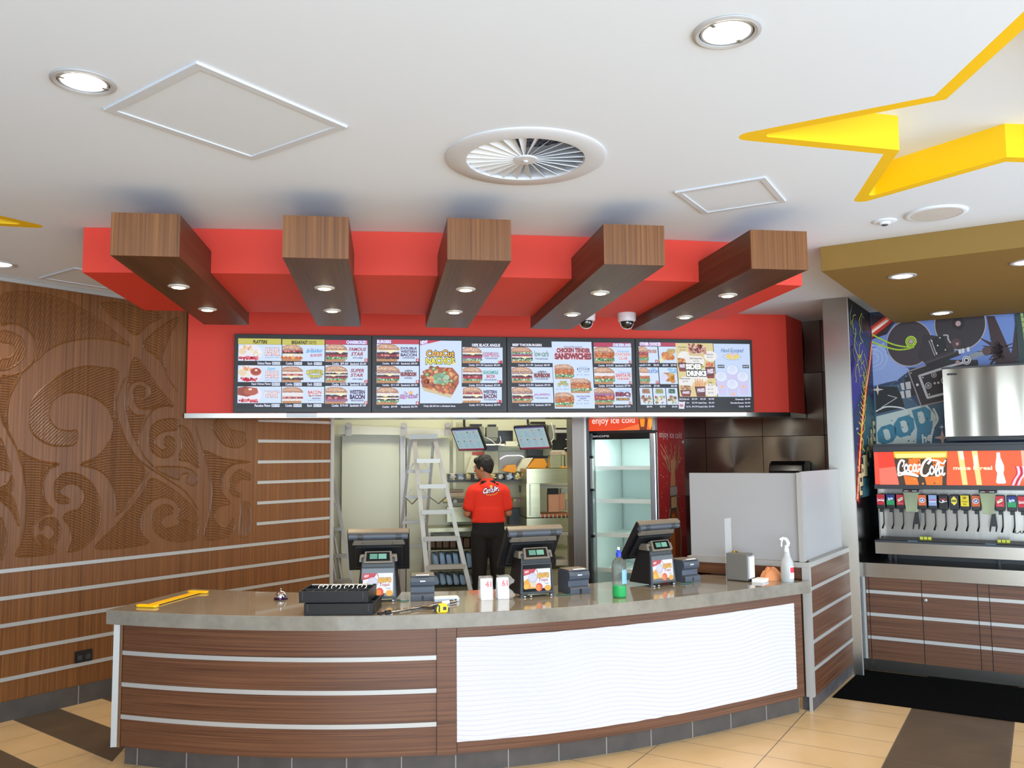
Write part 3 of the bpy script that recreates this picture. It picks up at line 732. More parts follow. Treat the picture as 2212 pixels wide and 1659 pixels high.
A.curve(MP([(452, 445), (520, 480), (600, 515), (680, 535), (750, 535), (790, 500)]), 3.4, '#b6d63c', 8); A.curve(MP([(450, 500), (540, 535), (640, 560), (720, 555), (770, 540)]), 3.4, '#b6d63c', 8)
cell(1117, 357, 50, '#241b1c', 7); cell(1117, 357, 21, '#b79490', 8); cell(1100, 510, 36, '#54393a', 8); cell(1110, 515, 11, '#b79490', 9)
A.poly(MP([(880, 485), (1000, 450), (1040, 570), (930, 610)]), '#1d1718', 8); A.line(MP([(890, 490), (935, 605)]), 2.2, '#9a9092', 9); A.line(MP([(905, 480), (950, 600)]), 1.6, '#bdb3b4', 9)
for x, y in ((912, 492), (975, 468), (1018, 562), (950, 588), (958, 528)): cell(x, y, 6, '#d8ccc8', 10, n=10)
A.curve(MP([(1005, 448), (1035, 450), (1040, 480), (1058, 506)]), 3, '#d0c8c6', 9)
A.poly(MP([(860, 665), (1120, 565), (1140, 600), (880, 700)]), '#231c1d', 8); A.poly(MP([(862, 655), (1110, 568), (1115, 580), (868, 672)]), '#4a3d3e', 9)
for x in (1118, 1142, 1182): A.poly(MP([(x, 562 - (x - 1118) * .25), (x + 20, 555 - (x - 1118) * .25), (x + 26, 588 - (x - 1118) * .25), (x + 6, 595 - (x - 1118) * .25)]), '#d9d4d6', 10)
cell(1182, 643, 34, '#e1dddd', 10, n=26); cell(1182, 643, 27, '#1d1718', 11, n=26); cell(1182, 643, 22, '#e1dddd', 12, n=26); cell(1182, 643, 12, '#1d1718', 13); cell(1113, 660, 16, '#b79490', 10)
A.poly(MP([(1195, 600), (1310, 560), (1320, 600), (1215, 645)]), '#8e9296', 9); cell(1340, 572, 34, '#5a4038', 10)
A.poly(MP([(730, 730), (1010, 640), (1270, 640), (1300, 900), (1090, 945), (830, 1000)]), '#2b2426', 7); A.line(MP([(730, 730), (830, 1000), (1090, 940)]), 2.4, '#9c8f8d', 9); A.line(MP([(730, 730), (860, 685)]), 2.4, '#9c8f8d', 9)
A.line(MP([(815, 765), (1030, 695), (1200, 650)]), 5, '#c3c3c8', 9); A.line(MP([(815, 765), (880, 935)]), 5, '#c3c3c8', 9); A.line(MP([(880, 935), (1100, 880)]), 5, '#c3c3c8', 9)
for x, y, r_ in ((885, 840, 26), (928, 757, 22), (1010, 802, 28)): cell(x, y, r_, '#aaa8ac', 10, n=22); cell(x, y, r_ * .68, '#2b2426', 11, n=22); cell(x, y, r_ * .45, '#aaa8ac', 12, n=18)
for x, y, r_ in ((843, 778, 6), (893, 908, 7), (800, 834, 11), (935, 822, 9), (963, 818, 9), (750, 742, 5)): cell(x, y, r_, '#d6cfcf', 12, n=10)
A.poly(MP([(700, 780), (770, 760), (820, 900), (740, 930)]), '#1e1a1c', 8)
for y in (815, 880): A.poly(MP([(665, y + 8), (745, y - 8), (752, y + 50), (680, y + 60)]), '#bfbfc4', 9); A.poly(MP([(695, y + 2), (705, y), (714, y + 54), (702, y + 57)]), '#2b2426', 10)
A.poly(MP([(470, 845), (640, 850), (680, 930), (700, 1010), (480, 1060)]), '#151518', 5)
A.star(*mc(490, 872), 13, '#d8ccc4', 9, .25, 90, 4); A.star(*mc(995, 1245), 18, '#d9b9ae', 9, .28, 90, 4); A.star(*mc(990, 1162), 6, '#c9dbe0', 9, .3, 90, 4)
A.line(MP([(520, 1010), (640, 935), (570, 915)]), 1.6, '#b8bcc0', 8); A.curve(MP([(480, 1040), (560, 1005), (680, 1015), (720, 1045)]), 3, '#e4e4e0', 8)
A.poly(MP([(480, 1080), (870, 985), (960, 1090), (900, 1290), (480, 1300)]), '#b9c4c0', 6)
A.poly(MP([(800, 1150), (920, 1110), (910, 1300), (790, 1300)]), '#3d7590', 7)
A.curve(MP([(925, 1020), (960, 1100), (920, 1180), (905, 1290)]), 3.2, '#d8dcd4', 9)
for (x0, y0, x1, y1, g_) in ((490, 1150, 635, 1290, 'O'), (620, 1080, 775, 1235, 'O'), (755, 1010, 905, 1165, 'D')):
    cxx, cyy, wx, wy = (x0 + x1) / 2, (y0 + y1) / 2, (x1 - x0) / 2, (y1 - y0) / 2
    def oc(k): return MP([(cxx + sx * wx * k - sy * wy * .28 * k * 0 + ( -sy) * -8, cyy + sy * wy * k - sx * 22 * k) for sx, sy in ((-.5, -1), (.5, -1), (1, -.5), (1, .5), (.5, 1), (-.5, 1), (-1, .5), (-1, -.5))])
    pts = oc(1) if g_ == 'O' else MP([(cxx - wx, cyy - wy + 22), (cxx + wx * .4, cyy - wy - 8), (cxx + wx, cyy - wy * .4 - 22), (cxx + wx, cyy + wy * .5 - 22), (cxx + wx * .5, cyy + wy - 10), (cxx - wx * .4, cyy + wy + 20)])
    A.poly(pts, '#33768f', 9)
    A.poly(MP([(cxx - wx * .42, cyy - wy * .48), (cxx - wx * .02, cyy - wy * .62), (cxx + wx * .22, cyy - wy * .45), (cxx + wx * .42, cyy + wy * .30), (cxx + wx * .30, cyy + wy * .56), (cxx - wx * .02, cyy + wy * .66), (cxx - wx * .22, cyy + wy * .45)]), '#b9c4c0', 10)
q0, q1 = mc(840, 1290), mc(885, 1225)
A.text('he', q0[0], q1[1], q1[0] + 6, q0[1], '#d5dcd6', 10, .03, tilt=.4)
for k in range(22): x, y = random.uniform(490, 960), random.uniform(1000, 1290); cell(x, y, random.uniform(2, 7), '#27333c', 11, n=8)
for k in range(160): x, y = random.uniform(455, 760), random.uniform(480, 960); cell(x, y, random.uniform(1, 3), random.choice(['#dcd9e6', '#c7c0d6']), 3, n=5)
for k in range(3): c = mc(455, 625); A.ring(c[0], c[1], 30 - k * 9, 30 - k * 9, 2.4, '#9fb7dc', 3)
palm = '#3a2224'
A.poly(MP([(1340, 300), (1400, 300), (1560, 660), (1430, 680), (1380, 520)]), palm, 8)
for k in range(12):
    a = math.radians(100 + k * 17); cx_, cy_ = 1450, 560; L = random.uniform(120, 210)
    A.poly(MP([(cx_ - 20 * math.sin(a), cy_ - 20 * math.cos(a)), (cx_ + L * math.cos(a), cy_ - L * math.sin(a)), (cx_ + 22 * math.sin(a), cy_ + 22 * math.cos(a))]), palm, 9)
for k in range(14): x, y = random.uniform(1330, 1500), random.uniform(480, 680); A.line(MP([(x, y), (x + random.uniform(-70, 70), y + random.uniform(-50, 50))]), 2.2, palm, 9)
A.poly(MP([(1540, 560), (1570, 300), (1585, 620), (1560, 700), (1500, 700)]), palm, 9)
A.poly(MP([(1555, 285), (1620, 280), (1640, 700), (1590, 700)]), '#2d3d3c', 9); A.curve(MP([(1612, 280), (1640, 480), (1650, 700)]), 5, '#9cb06a', 10)
bmw = A.build('mural', M_PRINT); tag(bmw, 'mural of a film camera with big reels and palm tree behind the drinks station', 'mural', 'printed murals')

# ------------------------------------------------------------------ counter
TX = np.array([-1.588, -1.049, -.429, .28, .919, 1.475, 2.125, 2.877]); TY = np.array([5.288, 5.053, 4.852, 4.782, 4.835, 4.955, 5.178, 5.500])
PF = np.polyfit(TX, TY, 4)
def front(x): return float(np.polyval(PF, x))
def arc(x0, x1, d, n):         # points along the counter front, shifted d metres inward
    out = []
    for i in range(n + 1):
        x = x0 + (x1 - x0) * i / n; s_ = (front(x + .01) - front(x - .01)) / .02; l = math.hypot(1, s_)
        out.append((x - s_ / l * d, front(x) + d / l))
    return out
CX0, CX1 = -1.588, 2.877
def ribbon(q, x0, x1, d, z0, z1, th, n=40):
    a, c = arc(x0, x1, d, n), arc(x0, x1, d + th, n)
    for i in range(n):
        q.hexa([V3(a[i], z0), V3(a[i + 1], z0), V3(c[i + 1], z0), V3(c[i], z0)], [V3(a[i], z1), V3(a[i + 1], z1), V3(c[i + 1], z1), V3(c[i], z1)])
    return q
def ribbon_s(x0, x1, d, z0, z1, th, n=40):     # closed, seamless curved panel
    q = MB(); a, c = arc(x0, x1, d, n), arc(x0, x1, d + th, n); q.prism(a + c[::-1], z0, z1)
    return q
ct = W('service_counter', 'curved timber service counter with aluminium strips and a white wavy panel with added glow', 'counter', (.6, 5.2, 0))
ribbon_s(-1.525, 2.84, .10, 0, .115, .3).build('kick_board', M_KICK, ct)
XL, XD, XR = -1.50, .345, 2.86
xs0, xs1 = .29, .402
ribbon_s(-1.512, xs0, .05, .115, .803, .02).build('front_panel', M_WH, ct)
ribbon_s(xs0 + .002, xs1, .038, .112, .803, .03, 6).build('divider_panel', M_WH, ct, label='vertical timber divider in the counter front')
ribbon_s(xs1 + .004, 2.835, .05, .115, .805, .02).build('front_panel', M_WH, ct)
for z in (.281, .462, .640): ribbon_s(-1.512, xs0, .044, z - .012, z + .012, .01).build('aluminium_strip', M_ALU, ct)
pl = arc(-1.54, -1.47, .04, 1); q = MB(); q.box((-1.548, pl[0][1] + .006, .108), (-1.514, pl[1][1] + .06, .803)); q.build('corner_post', M_ALU, ct)
q = MB(); q.box((pl[0][0], pl[0][1] + .02, .1), (pl[0][0] + .02, 5.95, .803)); q.build('end_panel', M_WV, ct)
# wavy white panel; its brightness is put in as emission, no lamp behind
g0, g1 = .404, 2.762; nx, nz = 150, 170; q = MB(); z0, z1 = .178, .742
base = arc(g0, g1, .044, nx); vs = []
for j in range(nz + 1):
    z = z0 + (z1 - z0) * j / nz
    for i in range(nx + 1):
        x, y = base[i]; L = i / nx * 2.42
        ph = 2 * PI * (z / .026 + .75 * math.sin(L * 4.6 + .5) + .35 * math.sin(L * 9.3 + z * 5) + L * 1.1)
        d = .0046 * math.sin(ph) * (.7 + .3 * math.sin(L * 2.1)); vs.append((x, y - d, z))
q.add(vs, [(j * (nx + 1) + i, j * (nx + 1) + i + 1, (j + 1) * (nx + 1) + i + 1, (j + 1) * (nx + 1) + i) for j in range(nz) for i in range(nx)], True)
q.build('wave_panel', mat('wave_panel_added_glow', '#8e8e96', .45, emit='#f6f6ff', es=.49), ct, label='white panel carved with waves, its glow added')
# worktop
bk_ = [(2.835, 5.50), (2.30, 5.94), (1.85, 5.86), (1.39, 5.70), (.85, 5.60), (.43, 5.565), (-.32, 5.65), (-.80, 5.81), (-1.27, 6.03)]
fr = arc(CX0, CX1, 0, 150)
fr[-1] = (2.872, 5.495)
q = MB(); q.prism(fr + bk_, .805, TOP)
wt = q.build('worktop', M_STONE, bev=.003); tag(wt, 'grey stone worktop on the curved service counter', 'worktop')
# body behind (staff side)
q = MB(); q.prism(arc(-1.42, 2.75, .11, 40) + [(2.6, 5.62), (2.2, 5.86), (1.8, 5.80), (1.36, 5.66), (.85, 5.55), (.43, 5.52), (-.30, 5.60), (-.76, 5.75), (-1.22, 5.95)], .12, .803)
q.build('carcass', M_DGREY, ct)

# ------------------------------------------------------------------ low walls with frosted glass
C0 = Vector((2.893, 5.540, 0)); uB = (Vector((3.80, 6.515, 0)) - C0); LB = uB.length; uB.normalize(); uA = Vector((-.765, .644, 0)); LA = .86
nB = Vector((uB.y, -uB.x, 0)); nA = Vector((-uA.y, uA.x, 0))
if nA.y > 0: nA = -nA
def slab(q, p, d, L, n, t, z0, z1):   # p start, along d for L, thickness t behind the n-facing side
    a, c = p, p + d * L; a2, c2 = a - n * t, c - n * t
    pts = [a, c, c2, a2]
    ar = sum(pts[i].x * pts[(i + 1) % 4].y - pts[(i + 1) % 4].x * pts[i].y for i in range(4))
    if ar < 0: pts = pts[::-1]
    q.hexa([V3(v, z0) for v in pts], [V3(v, z1) for v in pts]); return q
lw = W('low_wall', 'low timber wall with aluminium strips running back from the counter end to the steel column', 'low wall', C0)
slab(MB(), C0 + uB * .03 - nB * .004, uB, LB - .04, nB, .10, .1, .965).build('timber_panel', M_WH, lw)
slab(MB(), C0 + uB * .03 - nB * .018, uB, LB - .04, nB, .07, 0, .1).build('kick_board', M_SLTILE, lw)
slab(MB(), C0, uB, LB, nB, .11, .965, .999).build('sill', M_ALU, lw)
slab(MB(), C0 - uB * .012 - nB * 0, uB, .045, nB, .05, .10, .965).build('corner_post', M_ALU, lw)
slab(MB(), C0 - uB * .012 - nB * .012, uB, .012, nB, .02, 0, .10).build('corner_post', M_ALU, lw)
slab(MB(), C0 + uB * (LB - .05), uB, .03, nB, .02, .1, .965).build('corner_post', M_ALU, lw)
for z in (.281, .462, .640, .820): slab(MB(), C0 + uB * .03 + nB * .002, uB, LB - .08, nB, .01, z - .012, z + .012).build('aluminium_strip', M_ALU, lw)
lw2 = W('low_wall', 'low timber upstand along the back of the worktop under the wide frosted screen', 'low wall', C0 + uA * .4)
slab(MB(), C0 + uA * .04 - nA * .012, uA, LA - .02, nA, .08, TOP + .001, .962).build('timber_panel', M_WH, lw2)
slab(MB(), C0 + uA * .02 - nA * .012, uA, LA, nA, .10, .962, .999).build('sill', M_ALU, lw2)
slab(MB(), C0 + uA * .02 - nA * .008, uA, .026, nA, .03, TOP + .001, .962).build('corner_post', M_ALU, lw2)
M_FROST = mat('frosted_acrylic', '#c4c4c6', .42, trans=.35, alpha=.97)
gA = W('frosted_screen', 'wide frosted screen standing behind the spray bottle and grey box', 'screen panel', C0 + uA * .4)
slab(MB(), C0 + uA * .03 - nA * .05, uA, LA - .03, nA, .012, 1.0, 1.612).build('frosted_panel', M_FROST, gA)
slab(MB(), C0 + uA * .055 - nA * .044, uA, .014, nA, .02, 1.0, 1.612).build('edge_channel', M_ALU, gA)
gB = W('frosted_screen', 'narrower frosted screen on the low wall beside the steel column', 'screen panel', C0 + uB * .6)
slab(MB(), C0 + uB * .06 - nB * .05, uB, LB - .16, nB, .012, 1.0, 1.622).build('frosted_panel', M_FROST, gB)
slab(MB(), C0 + uB * .012 - nB * .036, uB, .035, nB, .035, 1.0, 1.616).build('edge_channel', M_ALU, gB)

# ------------------------------------------------------------------ drinks cabinet
def pt(px, py, d): return hit(px, py, nd, d)
def along(px, d, py=1200): return pt(px, py, d).dot(vd)
def P2(s_, d, z): v = vd * s_ + nd * d; den = 1 - vd.dot(nd) ** 2; k_ = vd.dot(nd); v = vd * ((s_ - k_ * d) / den) + nd * ((d - k_ * s_) / den); return Vector((v.x, v.y, z))
def nbox(q, s0, s1, d0, d1, z0, z1):     # box in the rotated frame of the drinks station
    q.hexa([P2(s0, d0, z0), P2(s1, d0, z0), P2(s1, d1, z0), P2(s0, d1, z0)], [P2(s0, d0, z1), P2(s1, d0, z1), P2(s1, d1, z1), P2(s0, d1, z1)]); return q
SL = along(1853, 7.42) + .028; SR = SL + 2.9
cb = W('drinks_cabinet', 'timber drinks station cabinet with aluminium strips and a deep steel worktop lip', 'cabinet', P2(SL + .6, 7.5, 0))
s1_, s2_, s3_, s4_ = along(1880, 7.40, 1340), along(1994, 7.40, 1340), along(2115, 7.40, 1340), along(2140, 7.40, 1340)
nbox(MB(), SL, SR, 7.47, 7.96, 0.01, .11).build('steel_kick', M_STEEL, cb)
nbox(MB(), SL + .01, SR, 7.42, 7.96, .11, .755).build('carcass', M_BLACK, cb)
nbox(MB(), SL, SR, 7.395, 7.975, .755, .868).build('worktop_lip', M_STEEL, cb)
nbox(MB(), SL + .002, SL + .022, 7.40, 7.42, .11, .755).build('corner_post', M_ALU, cb)
edges = [SL + .024, s1_, s2_, s3_, s4_, s4_ + (s2_ - s1_) * .9, s4_ + (s2_ - s1_) * 1.8, SR]
for i in range(len(edges) - 1):
    a, c = edges[i] + .0025, edges[i + 1] - .0025; wide = (c - a) > .2
    d_ = nbox(MB(), a, c, 7.402, 7.42, .112, .752).build('door' if wide else 'filler_panel', M_WH, cb)
    for z in (.281, .462, .640): nbox(MB(), a, c, 7.398, 7.404, z - .013, z + .013).build('aluminium_strip', M_ALU, d_)
    if i == 2:
        p = pt(2000, 1296.5, 7.398); q = MB(); q.lathe([(.012, 0), (.012, .006), (.007, .008), (.001, .008)], p, 16, Matrix.Rotation(math.atan2(nd.y, nd.x), 3, 'Z') @ Matrix.Rotation(-PI / 2, 3, 'Y')); q.build('lock', M_ALU, d_)
# black floor mat
mt = [atZ(1798, 1507, 0), atZ(2212, 1565, 0), atZ(2212, 1565, 0) + vd * 1.0, atZ(1862, 1447, 0) + vd * 1.9, atZ(1862, 1447, 0)]
mt = [mt[0], mt[0] + vd * 2.6, mt[0] + vd * 2.6 + (mt[4] - mt[0]) * .985, mt[0] + (mt[4] - mt[0]) * .985]
q = MB(); q.prism([tuple(v.xy) for v in mt], .0005, .008); o = q.build('floor_mat', mat('black_rubber', '#040404', .95, spec=.08, bump=((60, 60, 60), .3)), bev=.004)
tag(o, 'black rubber floor mat in front of the drinks cabinet', 'floor mat')

# ------------------------------------------------------------------ soda machine
ML = along(1888, 7.62, 1010)
sm = W('drinks_dispenser', 'long steel drinks dispenser with a lit red cola sign and a row of tap levers', 'drinks dispenser', P2(ML + .8, 7.7, .87))
MR = ML + 2.3
nbox(MB(), ML, MR, 7.60, 7.97, 1.757, 1.80).build('top_trim', M_DGREY, sm)
nbox(MB(), ML + .004, MR, 7.63, 7.97, 1.80, 1.822).build('top_trim', M_DGREY, sm)
nbox(MB(), ML + .002, MR, 7.618, 7.95, 1.487, 1.757).build('sign_housing', M_BLACK, sm)
nbox(MB(), ML, MR, 7.60, 7.97, 1.452, 1.487).build('lower_trim', M_DGREY, sm)
nbox(MB(), ML + .01, MR, 7.90, 7.96, .92, 1.452).build('back_panel', M_STEELV, sm)
nbox(MB(), ML + .001, ML + .012, 7.74, 7.90, 1.03, 1.452).build('side_panel', M_STEELV, sm)
nbox(MB(), ML - .012, MR, 7.58, 7.955, .925, 1.018).build('drip_tray', M_STEEL, sm)
nbox(MB(), ML - .014, MR, 7.575, 7.955, 1.018, 1.034).build('tray_rim', M_DGREY, sm)
for z in (1.04, 1.052, 1.064): nbox(MB(), ML + .02, MR, 7.62, 7.90 - (z - 1.04) * .2, z - .004, z).build('tray_grille', M_DGREY, sm) if z == 1.04 else None
for s_ in (ML + .08, ML + .12, ML + .86): nbox(MB(), s_, s_ + .018, 7.66, 7.68, .868, .925).build('leg', M_BLACK, sm)
q = MB(); nbox(q, ML + .05, MR, 7.80, 7.95, .868, .9245); q.build('base_block', M_BLACK, sm)
# lit sign face
sgL, sgW = ML + .004, MR - ML - .004
A = Art(P2(sgL, 7.6175, 1.489), P2(sgL + sgW, 7.6175, 1.489) - P2(sgL, 7.6175, 1.489), Vector((0, 0, .266)), (0, 0, 100, 100), .0004)
def sx(px): return (along(px, 7.6175, 1010) - sgL) / sgW * 100
def sy(py): return 100 * (1.755 - pt(1990, py, 7.6175).z) / .266
X = lambda v: sx(1820 + v / 4.88); Y_ = lambda v: sy(940 + (v + (1990 - 1820) * 0) / 4.88)
def SP(pts): return [(X(a), Y_(c)) for a, c in pts]
A.rect(0, 0, 100, 100, '#f2361a', 0)
A.poly(SP([(335, 175), (375, 175), (390, 520), (345, 520)]), '#ee4a30', 1); A.poly(SP([(385, 350), (560, 330), (590, 525), (390, 525)]), '#f8705a', 1)
A.poly(SP([(1110, 160), (1915, 160), (1915, 530), (1090, 530)]), '#ff5a22', 1)
A.poly(SP([(545, 235), (1110, 235), (1085, 540), (590, 540)]), '#3d2a14', 2); A.poly(SP([(545, 170), (1112, 170), (1106, 250), (552, 250)]), '#f0c010', 2); A.poly(SP([(560, 195), (1098, 190), (1090, 235), (570, 240)]), '#ffe98a', 3)
for a in [[(700, 250), (820, 240), (840, 420), (700, 400)], [(860, 440), (1050, 420), (1040, 540), (880, 540)], [(640, 420), (780, 450), (800, 540), (660, 540)], [(950, 250), (1080, 240), (1080, 330), (960, 330)]]: A.poly(SP(a), '#f0720f', 3)
for k in range(18): x, y = random.uniform(600, 1070), random.uniform(260, 530); A.blob(X(x), Y_(y), .35, random.choice(['#ff9a22', '#c5540c', '#6b4a12']), 4, ry=3)
# script lettering, drawn as strokes
def stroke(pts, wd, col='#ffffff', lv=7):
    P = spline(SP(pts), 6); asp = .266 / sgW
    for (x0, y0), (x1, y1) in zip(P, P[1:]):
        dx, dy = (x1 - x0), (y1 - y0) * asp; d = math.hypot(dx, dy) or 1; nx, ny = -dy / d * wd / 2, dx / d * wd / 2
        A.poly([(x0 + nx - dx / d * wd * .3, y0 + ny / asp - dy / d / asp * wd * .3), (x0 - nx - dx / d * wd * .3, y0 - ny / asp - dy / d / asp * wd * .3), (x1 - nx + dx / d * wd * .3, y1 - ny / asp + dy / d / asp * wd * .3), (x1 + nx + dx / d * wd * .3, y1 + ny / asp + dy / d / asp * wd * .3)], col, lv)
SW = .62
stroke([(655, 275), (625, 265), (595, 310), (588, 380), (620, 400), (655, 385)], SW); stroke([(640, 270), (650, 300), (632, 330)], SW * .6)
def oval(x, y, a=20, b_=38): stroke([(x, y - b_), (x - a, y), (x - a * .3, y + b_), (x + a, y), (x, y - b_), (x + a * .6, y - b_ * .8)], SW * .8)
oval(672, 345); stroke([(730, 318), (706, 318), (696, 360), (712, 385), (738, 372)], SW * .8); oval(760, 345, 18); stroke([(782, 312), (776, 370), (790, 385), (808, 350)], SW * .8)
stroke([(588, 385), (590, 425), (650, 412), (720, 420), (790, 432), (730, 402), (640, 395)], SW * .9)
stroke([(805, 318), (818, 312)], SW)
stroke([(905, 300), (935, 262), (905, 250), (860, 290), (830, 360), (835, 420), (880, 425), (920, 390)], SW * 1.2); stroke([(930, 265), (1000, 268), (1060, 300), (1090, 265)], SW * .8)
oval(942, 370, 22, 44); stroke([(985, 430), (975, 370), (1010, 285), (1018, 320), (985, 400), (1000, 430), (1020, 410)], SW * .8); oval(1035, 375, 18, 40); stroke([(1058, 335), (1050, 400), (1062, 420), (1075, 400)], SW * .8)
for bx in (1250, 1400): A.poly(SP([(bx - 30, 170), (bx + 30, 170), (bx + 60, 520), (bx + 5, 520)]), '#ffd98a', 3)
A.poly(SP([(1235, 170), (1275, 170), (1290, 260), (1250, 260)]), '#fff6d8', 4); A.poly(SP([(1390, 210), (1430, 210), (1425, 340), (1385, 340)]), '#fff6d8', 4)
A.text('make it real', X(1170), Y_(328), X(1575), Y_(364), '#ffe9c8', 6, .03)
A.poly(SP([(1632, 190), (1668, 190), (1670, 240), (1702, 320), (1704, 360), (1692, 400), (1715, 490), (1700, 504), (1625, 504), (1610, 490), (1628, 400), (1612, 360), (1612, 320), (1628, 240)]), '#ffffff', 6)
for k in range(9):
    x = random.uniform(1710, 1880); A.curve(SP([(x, 520), (x + 30, 460), (x + 70, 400), (x + 60, 330)]), .5, random.choice(['#c61a1a', '#ff8f80', '#e8d0f0', '#d02a2a']), 4)
A.poly(SP([(1890, 165), (2400, 165), (2400, 525), (1905, 525)]), '#f6b49a', 3); A.poly(SP([(1960, 165), (3400, 165), (3400, 525), (1960, 525)]), '#e8432a', 4)
A.build('sign_face', M_SIGN, sm, label='lit red sign with white cola script, glass and bottle')
# tap heads
heads = [(1861.5 + 0, 'coke'), (0, 0)]
hx = [(399, 'r'), (501, 'g'), (606, 'r2'), (836, 'o'), (945, 'b'), (1055, 'k'), (1172, 'y2'), (1285, 'y'), (1402, 'o'), (1655, 'r2'), (1778, 'g'), (1893, 'r')]
hcol = {'r': '#c41f30', 'g': '#1d2c78', 'r2': '#c3263a', 'o': '#d9662f', 'b': '#8ea3cf', 'k': '#121012', 'y2': '#2a1a3a', 'y': '#e8d21c'}
hlab = {'r': 'red cola label', 'g': 'blue and green lemonade label', 'r2': 'red label with slanted badge', 'o': 'orange label with blue oval', 'b': 'pale blue diet label', 'k': 'black zero label', 'y2': 'dark purple label with yellow diamond', 'y': 'yellow ginger beer label'}
HD = 7.70
def tap(s_, kind, i):
    z0, z1 = 1.285, 1.405; hw = .033
    q = MB(); nbox(q, s_ - hw, s_ + hw, HD, HD + .12, z0, z1)
    hd = q.build('tap_head', M_BLACK, sm, bev=.004)
    o = P2(s_ - hw * .88, HD - .0006, z0 + .032); e = P2(s_ + hw * .88, HD - .0006, z0 + .032)
    a = Art(o, e - o, Vector((0, 0, .086)), (0, 0, 100, 110), .0002)
    a.rect(0, 0, 100, 110, hcol[kind], 1)
    if kind == 'r': a.text('Coca-Cola', 5, 44, 95, 66, '#ffffff', 4, .02, tilt=-.1); a.curve([(6, 74), (40, 66), (95, 72)], 5, '#ffffff', 3)
    if kind == 'g': a.rect(0, 60, 100, 110, '#1f9a58', 2); a.text('Sprite', 20, 34, 84, 68, '#dfe8f4', 4, .04, '#6a86c0', .1, tilt=.25)
    if kind == 'r2': a.poly([(15, 50), (80, 22), (86, 50), (22, 78)], '#f3e6c8', 3); a.text('Raspberry', 24, 42, 78, 58, '#1f4a2a', 5, .02, tilt=.5); a.rect(20, 90, 80, 94, '#f3a0a8', 3)
    if kind == 'o': a.ell(50, 56, 38, 26, '#ffffff', 2); a.ell(50, 56, 33, 20, '#2c3f9c', 3); a.text('Lift', 32, 46, 68, 66, '#ffffff', 5, .04)
    if kind == 'b': a.text('Coca-Cola', 10, 40, 90, 58, '#d33a54', 4, .02); a.rect(6, 66, 94, 72, '#ffffff', 3)
    if kind == 'k': a.text('Coca-Cola', 12, 30, 88, 50, '#e03a50', 4, .03); a.text('zero', 38, 52, 66, 66, '#ffffff', 4, .03); a.curve([(2, 60), (30, 76), (98, 60)], 7, '#ffffff', 3)
    if kind == 'y2': a.poly([(50, 8), (86, 40), (86, 74), (50, 104), (14, 74), (14, 40)], '#e8dc4a', 3); a.text('KIRKS', 22, 46, 78, 66, '#2a3a1a', 5, .06)
    if kind == 'y': a.text('BUNDY', 28, 14, 72, 36, '#6a3a14', 4, .05); a.text('Ginger', 12, 52, 88, 72, '#3a2a10', 4, .01); a.text('Beer', 30, 78, 70, 96, '#3a2a10', 4, .01)
    a.build('brand_label', M_PRINT, hd, label=hlab[kind])
    q = MB(); nbox(q, s_ - .015, s_ + .017, HD + .03, HD + .08, z0 - .03, z0); q.build('nozzle', M_BLACK, hd)
    q = MB(); q.tube([P2(s_ + .012, HD + .05, z0 - .01), P2(s_ + .012, HD + .055, z0 - .09), P2(s_ + .010, HD + .06, z0 - .13), P2(s_ - .0, HD + .035, z0 - .165)], [.005, .005, .006, .008], 8); q.build('lever', M_BLACK, hd)
for i, (x, k) in enumerate(hx): tap(along(1820 + x / 4.88, HD, 1070), k, i)
st = along(1820 + 1893 / 4.88, HD, 1070)
for k in range(1, 4): tap(st + .115 * k, 'roby'[k], 20 + k)
M_ICE = mat('clear_chute', '#dfe8c8', .08, trans=.7, ior=1.2)
